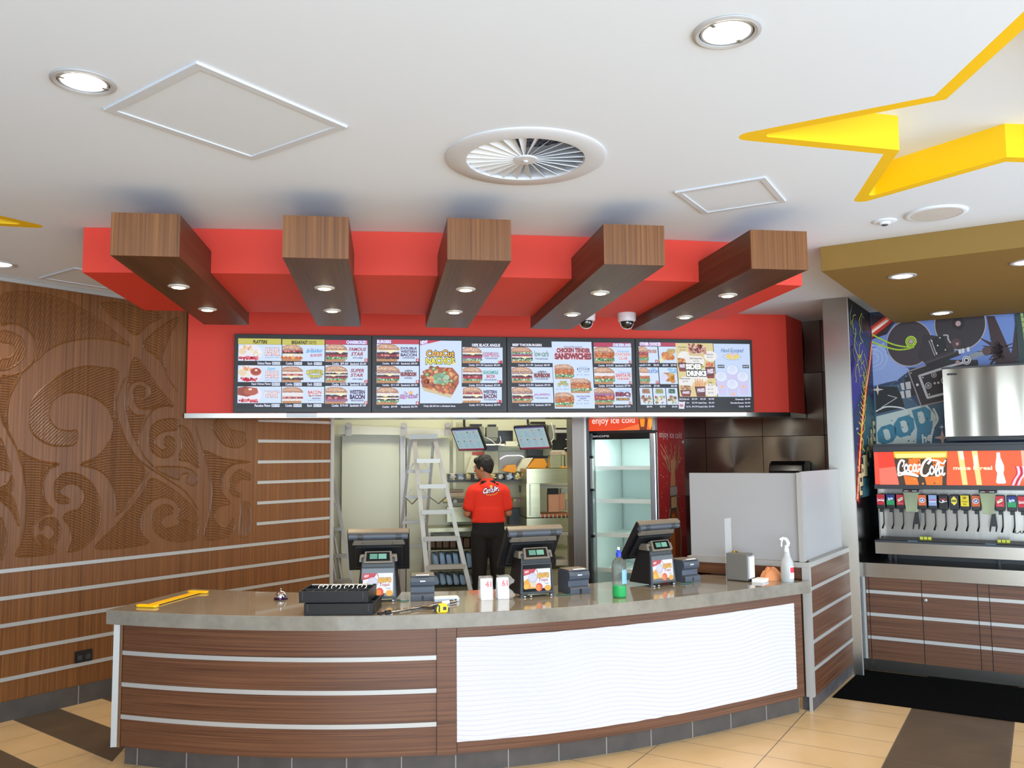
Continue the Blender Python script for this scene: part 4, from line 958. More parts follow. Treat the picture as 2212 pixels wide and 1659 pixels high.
for i, x in enumerate((722, 1530)):
    s_ = along(1820 + x / 4.88, HD, 1070); z0, z1 = 1.262, 1.425; q = MB()
    q.hexa([P2(s_ - .038, HD - .03, z0), P2(s_ + .038, HD - .03, z0), P2(s_ + .042, HD + .1, z0), P2(s_ - .042, HD + .1, z0)], [P2(s_ - .055, HD - .03, z1), P2(s_ + .055, HD - .03, z1), P2(s_ + .06, HD + .1, z1), P2(s_ - .06, HD + .1, z1)])
    ic = q.build('ice_chute', M_ICE, sm, bev=.004, label='clear plastic ice chute')
    q = MB(); nbox(q, s_ - .06, s_ + .065, HD - .03, HD + .1, z1 + .001, z1 + .02); q.build('chute_cap', M_BLACK, ic)
    o = P2(s_ - .055, HD - .0312, z1 + .003); e = P2(s_ + .06, HD - .0312, z1 + .003); a = Art(o, e - o, Vector((0, 0, .014)), (0, 0, 100, 12), .0002)
    a.text('LIVE', 8, 2, 34, 10, '#e8e8e8', 2); a.text('ICE', 62, 2, 88, 10, '#e8e8e8', 2); a.build('cap_writing', M_PRINT, ic)
    q = MB(); q.lathe([(.007, 0), (.005, .006), (.001, .008)], P2(s_ - .01, HD - .032, z1 + .012), 12, Matrix.Rotation(math.atan2(nd.y, nd.x), 3, 'Z') @ Matrix.Rotation(-PI / 2, 3, 'Y')); q.build('red_button', mat('red_button', '#c01818', .3), ic)
    q = MB(); q.hexa([P2(s_ + .0, HD + .03, z0 - .1), P2(s_ + .055, HD + .03, z0 - .1), P2(s_ + .055, HD + .06, z0 - .1), P2(s_, HD + .06, z0 - .1)], [P2(s_ + .02, HD + .03, z0), P2(s_ + .045, HD + .03, z0), P2(s_ + .045, HD + .06, z0), P2(s_ + .02, HD + .06, z0)])
    for d_ in (0, .042): q.hexa([P2(s_ + d_ - .004, HD + .02, z0 - .14), P2(s_ + d_ + .006, HD + .02, z0 - .14), P2(s_ + d_ + .006, HD + .04, z0 - .14), P2(s_ + d_ - .004, HD + .04, z0 - .14)], [P2(s_ + d_, HD + .03, z0 - .1), P2(s_ + d_ + .013, HD + .03, z0 - .1), P2(s_ + d_ + .013, HD + .06, z0 - .1), P2(s_ + d_, HD + .06, z0 - .1)])
    q.build('ice_lever', M_BLACK, ic)
    o = P2(s_ + .0, 7.60, 1.0345); q = MB(); nbox(q, s_ - .03, s_ + .04, 7.60, 7.64, 1.0345, 1.037); q.build('warning_sticker', mat('blue_sticker', '#7fb0cc', .5), sm)
    for k in range(3): q = MB(); nbox(q, s_ + .05 + k * .03, s_ + .074 + k * .03, 7.70, 7.72, 1.041, 1.064); q.build('warning_sticker', mat('yellow_sticker', '#cfd23c', .5), sm)
p = pt(2193, 1149, 7.899); s_ = p.dot(vd); o = P2(s_ - .0, 7.8985, 1.098); e = P2(s_ + .16, 7.8985, 1.098)
a = Art(o, e - o, Vector((0, 0, .028)), (0, 0, 100, 20), .0003); a.text('LANCER', 0, 2, 100, 18, '#4a4a4c', 2, .03, shear=.3); a.build('maker_mark', M_PRINT, sm)
# ice maker on top
IL = along(2040, 7.72, 870)
im = W('ice_maker', 'tall shiny steel ice maker standing on the drinks dispenser', 'ice maker', P2(IL + .4, 7.8, 1.822))
nbox(MB(), IL, IL + .78, 7.73, 7.97, 1.84, 1.87).build('base_frame', M_BLACK, im)
q = MB(); nbox(q, IL, IL + .78, 7.735, 7.97, 1.87, 2.425); q.build('steel_body', M_STEELV, im, bev=.004)
# gently rippled front sheet
q = MB(); n = 60; vs = []
for j in range(2):
    for i in range(n + 1):
        s_ = IL - .004 + .788 * i / n; d_ = 7.728 + .0035 * math.sin(i / n * 9.5) + .002 * math.sin(i / n * 23); vs.append(P2(s_, d_, 1.875 + .555 * j))
q.add(vs, [(i, i + 1, n + 2 + i, n + 1 + i) for i in range(n)], True); q.build('front_panel', mat('polished_steel', '#978f83', .16, 1.0), im)
nbox(MB(), IL - .008, IL + .79, 7.722, 7.97, 2.425, 2.44).build('top_edge', M_DGREY, im)
q = MB(); nbox(q, IL + .03, IL + .10, 7.714, 7.722, 2.375, 2.388); q.build('name_badge', M_BLACK, im)

# ------------------------------------------------------------------ menu screens
SX = [-1.219, -.1065, 1.037, 2.181, 3.268]; SZ0, SZ1 = 2.126, 2.772; SY = 7.152
LB_ = '#cfe0fa'; BUN, BUN2, PAT, CHS, TOM, LET, BAC, ONI, EGG, FRY = '#b5846a', '#cfa58c', '#47303a', '#ecdcae', '#b0384c', '#6f9c74', '#9c3644', '#946a96', '#e6e2e0', '#c8845c'
def burger(a, x0, y0, x1, y1, lay, seeds=True, lv=2, off=0):
    w_, h = (x1 - x0) * 1.12, y1 - y0; xm = x1 - .5 * w_ * 1.02; n = len(lay); yt = y0 + .34 * h
    clip = lambda pts: [(max(x0, min(x1, x)), max(y0, min(y1, y))) for x, y in pts]
    a.poly(clip([(xm + .5 * w_ * math.cos(t), yt + 2 - .38 * h * math.sin(t)) for t in np.linspace(0, PI, 17)]), BUN, lv)
    a.poly(clip([(xm + .38 * w_ * math.cos(t), yt - .10 * h - .2 * h * math.sin(t)) for t in np.linspace(0, PI, 13)]), BUN2, lv + 1)
    if seeds:
        for k in range(26): a.ell(random.uniform(max(x0 + 6, xm - .4 * w_), min(x1 - 6, xm + .4 * w_)), random.uniform(max(y0, yt - .33 * h) + 3, yt - .04 * h), .018 * w_, .018 * h, '#f6e8cf', lv + 2, n=6)
    bh_ = .5 * h / n
    for i, L in enumerate(lay):
        y = yt + i * bh_; ww = w_ * random.uniform(.47, .53)
        def band(col, amp, fr, l=lv + 2, t=1.15):
            xs = np.linspace(xm - ww, xm + ww, 22)
            top = [(x, y + amp * random.uniform(-1, 1)) for x in xs]; bot = [(x, y + bh_ * t + amp * random.uniform(-1, 1)) for x in xs[::-1]]
            a.poly(clip(top + bot), col, l)
        if L == 'p':
            band(PAT, 5, 1)
            for k in range(12): a.blob(random.uniform(max(x0 + 12, xm - ww), min(x1 - 12, xm + ww)), y + random.uniform(.2, .9) * bh_, .03 * w_, random.choice(['#6a4038', '#2f1a1c', '#7c5248']), lv + 3)
        elif L == 'k':
            band('#b8653a', 7, 1)
            for k in range(14): a.blob(random.uniform(max(x0 + 14, xm - ww), min(x1 - 14, xm + ww)), y + random.uniform(.1, .9) * bh_, .035 * w_, random.choice(['#d98a50', '#9a4a28', '#e0a266']), lv + 3)
        elif L == 'c':
            band(CHS, 1, 1, lv + 3, .5); cx_ = random.uniform(xm - .1 * w_, xm + .25 * w_); a.poly(clip([(cx_ - .25 * w_, y + 2), (cx_ + .25 * w_, y + 2), (cx_, y + 1.7 * bh_)]), '#f6ecc4', lv + 4)
        elif L == 't': band(TOM, 2, 1)
        elif L == 'o': band(ONI, 4, 1)
        elif L == 'e': band(EGG, 4, 1)
        elif L == 'b':
            band(BAC, 6, 1)
            for k in range(4): a.blob(random.uniform(max(x0 + 12, xm - ww), min(x1 - 12, xm + ww)), y + .5 * bh_, .05 * w_, '#d88a86', lv + 3)
        elif L == 'm': band('#8a6a7a', 6, 1); [a.curve([(xm - ww * .8 + k * ww * .4, y + bh_ * .8), (xm - ww * .6 + k * ww * .4, y + 2), (xm - ww * .4 + k * ww * .4, y + bh_ * .8)], .02 * w_, '#d0bcc4', lv + 3) for k in range(4)]
        elif L == 'h': band(FRY, 6, 1); [a.blob(xm - ww * .8 + k * ww * .32, y + .5 * bh_, .07 * w_, random.choice(['#e8a860', '#c8682c']), lv + 3) for k in range(6)]
        elif L == 'l':
            band(LET, 8, 1)
            for k in range(20): a.blob(random.uniform(max(x0 + 12, xm - ww), min(x1 - 12, xm + ww)), min(y1 - 12, y + random.uniform(0, 1.1) * bh_), .03 * w_, random.choice(['#3f7a48', '#a8d8a8', '#d8efd0', '#2c5a38']), lv + 3)
        elif L == 's': band('#e9e6ee', 5, 1)
    a.poly(clip([(xm - .44 * w_, yt + .5 * h), (xm + .44 * w_, yt + .5 * h), (xm + .40 * w_, y1), (xm - .40 * w_, y1)]), '#c08a5c', lv + 1)
def bits(a, x0, y0, x1, y1, cols, n, r, lv=3, clipc=None):
    for k in range(n):
        x, y = random.uniform(x0 + r, x1 - r), random.uniform(y0 + r, y1 - r)
        a.blob(x, y, r * random.uniform(.6, 1), random.choice(cols), lv + k % 2, .3, 8)
def platter(a, x0, y0, x1, y1, kind):
    xm, ym = (x0 + x1) / 2, (y0 + y1) / 2; w_, h = x1 - x0, y1 - y0
    pts = [(max(x0, xm + .5 * w_ * 1.05 * math.cos(t) - 10), max(y0, min(y1, ym + .56 * h * math.sin(t)))) for t in np.linspace(0, 2 * PI, 30)]
    a.poly(pts, '#e8e6f4', 2)
    if kind < 2: bits(a, x0 + 30, y0, x0 + .62 * w_, y0 + .45 * h, ['#d98a5a', '#e8b48c', '#f0d0a8'], 16, 24); a.ell(x0 + 62, y0 + .42 * h, 60, .2 * h, '#e8d2b0', 5)
    if kind == 0: bits(a, x0 + .4 * w_, y0 + .3 * h, x0 + .95 * w_, y0 + .7 * h, ['#ece6d2', '#dccfb0', '#f4f0e4'], 24, 22)
    if kind == 1: bits(a, x0 + 30, y0 + .35 * h, x0 + .5 * w_, y0 + .7 * h, ['#ece6d2', '#dcd8c8'], 14, 22); a.ell(x0 + .74 * w_, y0 + .38 * h, .23 * w_, .24 * h, '#c46a4e', 5); a.ell(x0 + .74 * w_, y0 + .35 * h, .2 * w_, .2 * h, '#a84430', 6); a.rect(x0 + .7 * w_, y0 + .24 * h, x0 + .8 * w_, y0 + .34 * h, '#f8f0e0', 7)
    if kind == 2: a.poly([(x0, y0 + 20), (x0 + .3 * w_, y0), (x0 + .8 * w_, y0 + .1 * h), (x0 + .85 * w_, y0 + .4 * h), (x0 + .4 * w_, y0 + .62 * h), (x0, y0 + .5 * h)], '#9a4436', 5); a.ell(x0 + .55 * w_, y0 + .3 * h, .3 * w_, .24 * h, '#b65a44', 6); a.rect(x0 + .45 * w_, y0 + .12 * h, x0 + .58 * w_, y0 + .22 * h, '#f8f0e8', 7)
    bits(a, x0, y0 + .68 * h, x0 + .88 * w_, y1, ['#c2364a', '#a82238', '#e08a90', '#d4566a'], 34, 22, 6)
def pricebar(a, parts, y0, y1):
    for txt, x0, x1, boxed in parts:
        if boxed: a.rect(x0, y0 - 4, x1, y1 + 4, '#dce6fb', 3); a.text(txt, x0 + 10, y0 + 4, x1 - 10, y1 - 4, '#3a3c5a', 5, 0)
        else: a.text(txt, x0, y0, x1, y1, '#eef0ff', 5, .02, '#2a3474', .07)
def screen(i, label, src, sk=0):
    t = W('menu_screen', label, 'menu screen', ((SX[i] + SX[i + 1]) / 2, SY, SZ0), 'menu screens over the kitchen opening')
    q = MB(); q.box((SX[i] + .002, SY, SZ0), (SX[i + 1] - .002, SY + .072, SZ1)); q.build('bezel', mat('screen_bezel', '#2f3030', .45), t, bev=.003)
    w_, h = SX[i + 1] - SX[i], SZ1 - SZ0
    ox0, oy0, ox1, oy1, dx0, dy0, dx1, dy1 = src
    X0 = SX[i] + w_ * (dx0 - ox0) / (ox1 - ox0); X1 = SX[i] + w_ * (dx1 - ox0) / (ox1 - ox0); Z1 = SZ1 - h * (dy0 - oy0) / (oy1 - oy0); Z0 = SZ1 - h * (dy1 - oy0) / (oy1 - oy0)
    a = Art((X0, SY - .0008, Z0), (X1 - X0, 0, 0), (0, 0, Z1 - Z0), (dx0, dy0, dx1, dy1), .0003)
    if sk:
        P0 = a.P; ym = (dy0 + dy1) / 2
        a.P = lambda x, y, lv: P0(max(dx0, min(dx1, x + sk * (y - ym))), y, lv)
    a.rect(dx0 - (100 if sk else 0), dy0, dx1 + (100 if sk else 0), dy1, '#16161c', 0)
    return t, a
def num(a, x, y, s_): a.rect(x, y, x + 46, y + 52, '#b8283a', 4); a.text(s_, x + (18 if s_ == '1' else 12), y + 10, x + (27 if s_ == '1' else 34), y + 42, '#ffffff', 6, .03)
# 1: platters, breakfast, charbroiled
t, a = screen(0, 'menu screen headed PLATTERS and BREAKFAST, leftmost of four', (45, 150, 2168, 1380, 105, 218, 2107, 1318))
a.rect(105, 220, 758, 312, '#c9c25a', 1); a.rect(775, 225, 1428, 315, '#c9c25a', 1); a.rect(1440, 230, 2105, 300, '#c23a50', 1)
a.text('PLATTERS', 335, 248, 545, 298, '#1a1410', 3, .04); a.text('BREAKFAST', 920, 250, 1168, 302, '#1a1410', 3, .04); a.text('AVAILABLE', 1180, 252, 1302, 274, '#2a2410', 3, .03); a.text('UNTIL 11am', 1180, 280, 1302, 302, '#2a2410', 3, .03)
a.text('CHARBROILED', 1770, 240, 2084, 288, '#f0f2ff', 5, .04, '#6a74d8', .12)
rows = [(315, 572, 590, 628), (645, 905, 918, 958), (975, 1235, 1252, 1292)]
tit = [(('DELUXE', 525, 368, 725, 432), ('PLATTER', 522, 440, 738, 484)), (('DELUXE', 532, 735, 718, 792), ('PLATTER', 530, 800, 722, 838)), (('PANCAKES', 515, 1050, 738, 1102), ('PLATTER', 540, 1108, 712, 1142))]
for k, (y0, y1, p0, p1) in enumerate(rows):
    a.rect(110, y0, 770, y1, LB_, 1); platter(a, 112, y0, 475, y1, k)
    (s1x, *r1_), (s2x, *r2_) = tit[k]
    a.text(s1x, *r1_, '#ffffff', 5, .03, '#a03a5c', .10); a.text(s2x, *r2_, '#ffffff', 5, .03, '#b0304a', .12)
    if k < 2: a.text('Sausage option available', 518, r2_[3] + 26, 735, r2_[3] + 44, '#3a3a60', 3, 0)
    a.rect(780, y0, 1430, y1, LB_, 1)
    pricebar(a, [(['Deluxe Platter', 'Super Deluxe Platter', 'Pancakes Platter'][k], [405, 318, 370][k], 612, 0), (['$6.00', '$8.50', '$4.10'][k], 625, 748, 1), ('Combo', 835, 940, 0), (['$7.60', '$7.60', '$4.80'][k], 960, 1085, 1), ('Each', 1172, 1242, 0), (['$5.50', '$5.50', '$2.70'][k], 1266, 1390, 1),
                 ('Combo', 1550, 1655, 0), (['$9.60', '$10.90', '$10.60'][k], 1680, 1800, 0), ('Sandwich', 1830, 1968, 0), (['$6.60', '$7.90', '$7.60'][k], 1985, 2080, 0)], p0, p1)
    a.rect(1445, y0 - 10, 2105, y1 + 6, LB_, 1)
burger(a, 782, 315, 1100, 572, 'bpceh'); burger(a, 784, 660, 1105, 902, 'ebcp', False); burger(a, 790, 985, 1112, 1235, 'sebe', False)
burger(a, 1447, 300, 1790, 575, 'cptl'); burger(a, 1447, 645, 1795, 908, 'cpcptl'); burger(a, 1450, 982, 1795, 1245, 'cpbo')
a.text('Super', 555, 672, 680, 722, '#58b0e0', 5, .02, shear=.3); a.text('The', 1205, 368, 1262, 396, '#b8304a', 3, .01, shear=.3, tilt=.2); a.text('Breakfast', 1155, 380, 1400, 440, '#38a0e0', 3, .02, shear=.3, tilt=.2); a.text('BURGER', 1215, 462, 1390, 502, '#c03050', 3, .02, tilt=.25)
a.text('MONSTER', 1160, 725, 1410, 778, '#e4da48', 5, .03, '#5a5434', .11, arc=.3); a.text('BREAKFAST', 1180, 786, 1400, 824, '#e8e058', 5, .03, '#5a5434', .11, arc=-.2); a.text('SANDWICH', 1215, 836, 1355, 856, '#3a3a6a', 3, .03)
a.text('BACON', 1182, 1038, 1385, 1090, '#c23048', 5, .03, '#ffffff', .1); a.text('Egg & Cheese', 1190, 1100, 1385, 1135, '#b05a30', 5, .04, shear=.2); a.text('SANDWICH', 1245, 1152, 1370, 1170, '#2a3478', 3, .04); a.text('Sausage option available', 1175, 1182, 1388, 1200, '#3a3a60', 3, 0)
for tx, x0, y0, x1, y1, c_ in (('FAMOUS', 1815, 350, 2075, 402, '#9c2a3c'), ('STAR', 1850, 425, 2035, 478, '#9c2a3c'), ('SUPER', 1845, 690, 2052, 745, '#9c2a3c'), ('STAR', 1845, 765, 2035, 815, '#9c2a3c')): a.text(tx, x0, y0, x1, y1, c_, 3, .03, shear=.25)
for y in (502, 842): a.text('WITH CHEESE', 1870, y, 2025, y + 24, '#3a3a6a', 3, .03)
a.text('WESTERN', 1828, 1030, 2062, 1088, '#46285a', 3, .05); a.text('BACON', 1832, 1102, 2060, 1168, '#46285a', 3, .06); a.rect(1848, 1182, 2042, 1206, '#3a3a6a', 3); a.text('CHEESEBURGER', 1856, 1186, 2034, 1202, '#d8e0ff', 5, .02)
for y, s_ in ((522, '1'), (866, '2'), (1204, '3')): num(a, 2056, y, s_)
a.build('display', M_LIT1, t)
# 2: burgers and nachos
t, a = screen(1, 'menu screen with the big CrissCut NACHOS picture in its middle', (32, 185, 2172, 1422, 95, 245, 2112, 1375))
a.rect(110, 248, 768, 318, '#c23a50', 1); a.text('BURGERS', 118, 262, 330, 308, '#f0f2ff', 5, .04, '#7a84e0', .12)
rows = [(322, 604, 622, 652), (674, 954, 970, 1002), (1022, 1300, 1320, 1350)]
for k, (y0, y1, p0, p1) in enumerate(rows):
    a.rect(110, y0, 770, y1, LB_, 1); burger(a, 112, y0, [470, 475, 460][k], y1, ['cpbp', 'mcptl', 'scpcpl'][k], True, 2)
    pricebar(a, [('Combo', 200, 305, 0), (['$11.50', '$11.50', '$9.90'][k], 335, [458, 458, 430][k], 0), ('Sandwich', 488, 630, 0), (['$8.50', '$8.50', '$6.90'][k], 648, 745, 0)], p0, p1); num(a, 722, y1 - 50, '456'[k])
for tx, x0, y0, x1, y1 in (('DOUBLE', 485, 370, 732, 408), ('WESTERN', 485, 422, 732, 462), ('BACON', 485, 474, 732, 518)): a.text(tx, x0, y0, x1, y1, '#46285a', 3, .04)
a.text('CHEESEBURGER', 510, 532, 705, 554, '#46285a', 3, .03); a.ell(610, 757, 66, 16, '#26284a', 3); a.text('Portobello', 562, 748, 658, 766, '#ffffff', 5, .01)
a.text('MUSHROOM', 485, 782, 725, 838, '#9c4a4e', 5, .03, '#4a2c2e', .1); a.text('BURGER', 548, 858, 662, 884, '#4a3a70', 3, .03)
a.star(642, 1108, 44, '#e8923a', 4); a.star(642, 1108, 26, '#f8d04a', 5); a.text('The', 530, 1092, 592, 1142, '#8a5aa8', 5, .03, '#f4f4ff', .1, shear=.3); a.text('Big Carl', 480, 1146, 735, 1215, '#d8a8d8', 5, .03, '#6a3a78', .12, shear=.25, tilt=.15)
a.rect(785, 258, 1445, 1280, LB_, 1); a.poly([(785, 340), (785, 256), (1130, 256), (900, 312)], '#c8384a', 2); a.text('NEW!', 795, 270, 900, 322, '#ffffff', 5, .03, '#8a94e8', .1, tilt=.3)
a.text('CrissCut', 890, 425, 1325, 522, '#f0b040', 5, .03, '#2f3a20', .10, arc=.12); a.text('NACHOS', 882, 548, 1335, 645, '#e8dc50', 5, .04, '#2f3a20', .10, arc=.1)
a.poly([(800, 990), (1300, 1140), (1270, 1195), (850, 1080)], '#cfc19a', 3); a.poly([(1300, 1140), (1400, 950), (1350, 1060), (1270, 1195)], '#e6d8b4', 3); a.poly([(798, 930), (860, 740), (1000, 690), (1300, 700), (1400, 820), (1400, 950), (1300, 1140), (830, 1020)], '#a45a38', 4)
random.seed(11)
for k in range(120):
    an, r_ = random.uniform(0, 2 * PI), random.uniform(0, 1) ** .5; x, y = 1100 + 285 * r_ * math.cos(an), 890 + 205 * r_ * math.sin(an) + (r_ * math.cos(an)) * 40
    a.blob(x, y, random.uniform(14, 34), random.choice(['#d98a54', '#b8583a', '#e8b07a', '#7a3426', '#c87048']), 5 + k % 3, .3)
for k in range(26): x, y = 1120 + random.uniform(-100, 100), 880 + random.uniform(-70, 70); a.blob(x, y, random.uniform(22, 40), random.choice(['#8fb89a', '#a8ccb0', '#7aa288']), 9 + k % 2)
for x, y in ((895, 812), (1170, 785), (1280, 915), (1150, 968), (1000, 720)): a.ell(x, y, 46, 34, '#5f6f42', 9); a.ell(x, y, 30, 22, '#9aa870', 10); a.ell(x, y, 12, 9, '#d8dcb0', 11)
pricebar(a, [('Only $6.50 for a limited time', 842, 1342, 0)], 1308, 1346)
a.text('100% BLACK ANGUS', 1615, 302, 2065, 348, '#f0f0ff', 5, .04, '#303a6a', .06)
rows = [(362, 622, 638, 670), (688, 948, 968, 1000), (1012, 1270, 1292, 1322)]
for k, (y0, y1, p0, p1) in enumerate(rows):
    a.rect([1460, 1452, 1445][k], y0, [2106, 2098, 2088][k], y1, LB_, 1); burger(a, 1462, y0, 1778, y1, ['cptol', 'spbtl', 'bcpe'][k])
    pricebar(a, [('Combo', 1562, 1658, 0), (['$11.20', '$12.50', '$11.90'][k], 1678, 1795, 0), ('Sandwich', 1812, 1944, 0), (['$8.20', '$9.50', '$8.90'][k], 1962, 2060, 0)], p0, p1)
    x = [2030, 2018, 2010][k]; a.rect(x, y1 - 44, x + 70, y1, '#b8283a', 4); a.text('789'[k], x + 8, y1 - 38, x + 26, y1 - 6, '#fff', 6, .03) if False else a.text('789'[k], x + 8, y1 - 38, x + 26, y1 - 6, '#ffffff', 6, .03)
a.text('ORIGINAL', 1790, 452, 2045, 508, '#f0c8e4', 5, .03, '#7a2c60', .11); a.text('GUACAMOLE', 1788, 745, 2030, 798, '#2f9a88', 3, .04); a.text('BACON', 1845, 812, 1975, 862, '#c23a4c', 3, .04)
for x, y in ((1818, 530), (1802, 882), (1796, 1210)): a.text('THICKBURGER', x, y, x + 205, y + 24, '#3a3a6a', 3, .02)
a.text('WESTERN', 1790, 1068, 2005, 1118, '#46285a', 3, .05); a.text('BACON', 1800, 1132, 2002, 1195, '#6a2c52', 3, .06)
a.build('display', M_LIT1, t)
# 3: thickburgers and chicken
t, a = screen(2, 'menu screen headed CHICKEN TENDER SANDWICHES in its middle panel', (20, 62, 2120, 1315, 92, 130, 2052, 1262), .035)
a.text('BEEF THICKBURGERS', 132, 174, 600, 212, '#f0f0ff', 5, .04, '#303a6a', .06)
for k, (y0, y1, p0, p1) in enumerate([(230, 494, 516, 548), (565, 828, 850, 882), (900, 1162, 1184, 1214)]):
    d = [20, 8, -2][k]
    a.rect(88 + d, y0, 748 + d, y1, LB_, 1); burger(a, 92 + d, y0, 428 + d, y1, ['lotcpl', 'mcptl', 'mcptl'][k], k > 0)
    pricebar(a, [('Combo', 208 - k * 7, 310 - k * 7, 0), (['$11.90', '$12.50', '$11.90'][k], 328 - k * 9, 446 - k * 9, 0), ('Sandwich', 470 - k * 9, 604 - k * 9, 0), (['$8.90', '$9.50', '$8.90'][k], 622 - k * 9, 716 - k * 9, 0)], p0, p1)
a.text('low-carb', 478, 290, 705, 385, '#3f7a4a', 3, .01)
for x, y in ((482, 412), (470, 750), (455, 1070)): a.text('THICKBURGER', x, y, x + 210, y + 25, '#3a3a6a', 3, .02)
a.ell(585, 645, 72, 17, '#26284a', 3); a.text('Portobello', 530, 636, 640, 655, '#ffffff', 5, .01); a.text('MUSHROOM', 456, 672, 705, 735, '#9c4a4e', 5, .03, '#4a2c2e', .1); a.text('JALAPEÑO', 438, 1000, 694, 1052, '#b05ab0', 3, .03)
a.rect(782 - 20, 130, 1432 - 20, 1258, LB_, 1)
a.text('Hand Breaded', 965, 200, 1252, 234, '#5a5c9a', 3, .01); a.text('CHICKEN TENDER', 842, 248, 1378, 312, '#7c2434', 5, .05, '#e8a8b0', .13, arc=.1); a.text('SANDWICHES', 808, 335, 1395, 425, '#8a2a3c', 5, .06, '#e8a8b0', .13, arc=.05)
for (x0, y0, x1, y1) in ((790, 515, 1105, 762), (1035, 752, 1380, 998), (772, 990, 1090, 1235)): burger(a, x0, y0, x1, y1, 'kkl')
a.rect(1155, 575, 1355, 612, '#2a6ca8', 3); a.text('RANCH', 1175, 580, 1335, 608, '#ffffff', 5, .03); a.text('Buttermilk', 1185, 545, 1325, 566, '#90c0ea', 3, .01); a.text('HONEY', 868, 798, 978, 826, '#c8c03c', 5, .03, '#6a6a2a', .1); a.text('MUSTARD', 832, 834, 1000, 864, '#c8c03c', 5, .03, '#6a6a2a', .1)
a.text('BACON SWISS', 1130, 1040, 1340, 1068, '#6a5ab0', 3, .03); a.text('CRISPY', 1170, 1078, 1285, 1104, '#6a5ab0', 3, .03)
for x, y, p_ in ((1145, 690, ('$11.50', '$8.50')), (800, 935, ('$11.50', '$8.50')), (1115, 1178, ('$11.90', '$8.90'))): a.text(p_[0], x, y - 14, x + 95, y + 12, '#5a8ad0', 3, 0); a.text(p_[1], x + 125, y - 14, x + 205, y + 12, '#5a8ad0', 3, 0); a.text('COMBO', x + 18, y - 58, x + 78, y - 46, '#3a3c70', 3, .02); a.text('SANDWICH', x + 120, y - 58, x + 210, y - 46, '#3a3c70', 3, .02)
a.rect(1448, 138, 2100, 208, '#b83a5c', 1); a.text('CHICKEN AND', 1765, 155, 2060, 200, '#eef2ff', 5, .04, '#8a98e8', .12)
for k, (y0, y1, p0, p1) in enumerate([(212, 494, 512, 545), (562, 845, 858, 892), (908, 1190, 1208, 1240)]):
    d = [0, -16, -36][k]
    a.rect(1446 + d, y0, 2070 + d, y1, LB_, 1); burger(a, 1450 + d, y0, 1785 + d, y1, ['kkl', 'skl', 'obktl'][k], True, 2, .1)
    pricebar(a, [('Combo', 1508 + d, 1610 + d, 0), (['$10.90', '$10.90', '$10.50'][k], 1635 + d, 1755 + d, 0), ('Sandwich', 1785 + d, 1922 + d, 0), (['$7.90', '$7.90', '$7.50'][k], 1938 + d, 2032 + d, 0)], p0, p1)
    a.rect(2010 + d, y1 - 48, 2052 + d, y1, '#b8283a', 4); a.text(['13', '14', '15'][k], 2016 + d, y1 - 40, 2046 + d, y1 - 10, '#ffffff', 6, .02)
for x, y in ((1830, 270), (1835, 628), (1800, 940)): a.text('Charbroiled', x, y, x + 195, y + 32, '#7aa0e0', 3, .01, shear=.3)
a.text('CHICKEN', 1800, 312, 2042, 362, '#c04a5c', 5, .02, '#ffffff', .08); a.text('CLUB', 1848, 378, 1988, 428, '#c04a5c', 5, .02, '#ffffff', .08); a.text('SANTA FE', 1785, 665, 2030, 722, '#c8707c', 5, .04, '#f4e0e8', .12); a.text('CHICKEN', 1808, 738, 2005, 770, '#c8707c', 5, .04, '#f4e0e8', .12)
a.text('BBQ', 1772, 985, 2005, 1062, '#7c2040', 5, .08); a.rect(1772, 1078, 1990, 1124, '#5a2a3a', 3); a.text('CHICKEN', 1785, 1084, 1978, 1118, '#e0b860', 5, .03)
a.build('display', M_LIT1, t)
# 4: other choices, sides, desserts
t, a = screen(3, 'menu screen headed OTHER CHOICES with SIDES & DRINKS, rightmost of four', (68, 98, 2028, 1308, 118, 160, 1982, 1262), .058)
a.rect(165, 160, 760, 222, '#b83a5c', 1); a.text('OTHER CHOICES', 172, 165, 512, 212, '#f4f4ff', 5, .05, '#a08ae0', .12)
a.rect(142, 228, 458, 500, LB_, 1); a.rect(474, 228, 768, 502, LB_, 1); burger(a, 144, 230, 300, 498, 'bkl'); a.text('WESTERN CHICKEN', 270, 285, 435, 335, '#8a2c34', 5, .03, '#f0d0c0', .1); num(a, 402, 450, '16')
bits(a, 478, 310, 755, 470, ['#c87848', '#d99060', '#a85a34', '#e0a878'], 26, 42); a.ell(505, 455, 38, 34, '#e8e4b0', 6); a.text('CHICKEN', 620, 270, 745, 300, '#e8c468', 5, .04, '#6a3a2a', .13); a.text('TENDERS', 610, 305, 745, 335, '#e8c468', 5, .04, '#6a3a2a', .13)
a.rect(128, 575, 438, 848, LB_, 1); a.rect(452, 575, 748, 850, LB_, 1); burger(a, 130, 578, 295, 846, 'skl'); a.text('CRISPY', 320, 585, 400, 612, '#6ab0e8', 3, .03); a.text('CATCH', 285, 618, 428, 668, '#3a78c8', 5, .05, '#d8ecff', .1); num(a, 385, 798, '17')
bits(a, 470, 640, 735, 840, ['#d8a868', '#c8904c', '#e8c890', '#b87838'], 26, 40); a.ell(530, 735, 62, 56, '#d8d4f4', 6); a.text('FISH &', 600, 590, 735, 628, '#3aa0d8', 5, .04, '#e8f4ff', .1); a.text('CHIPS', 620, 635, 740, 672, '#3aa0d8', 5, .04, '#e8f4ff', .1)
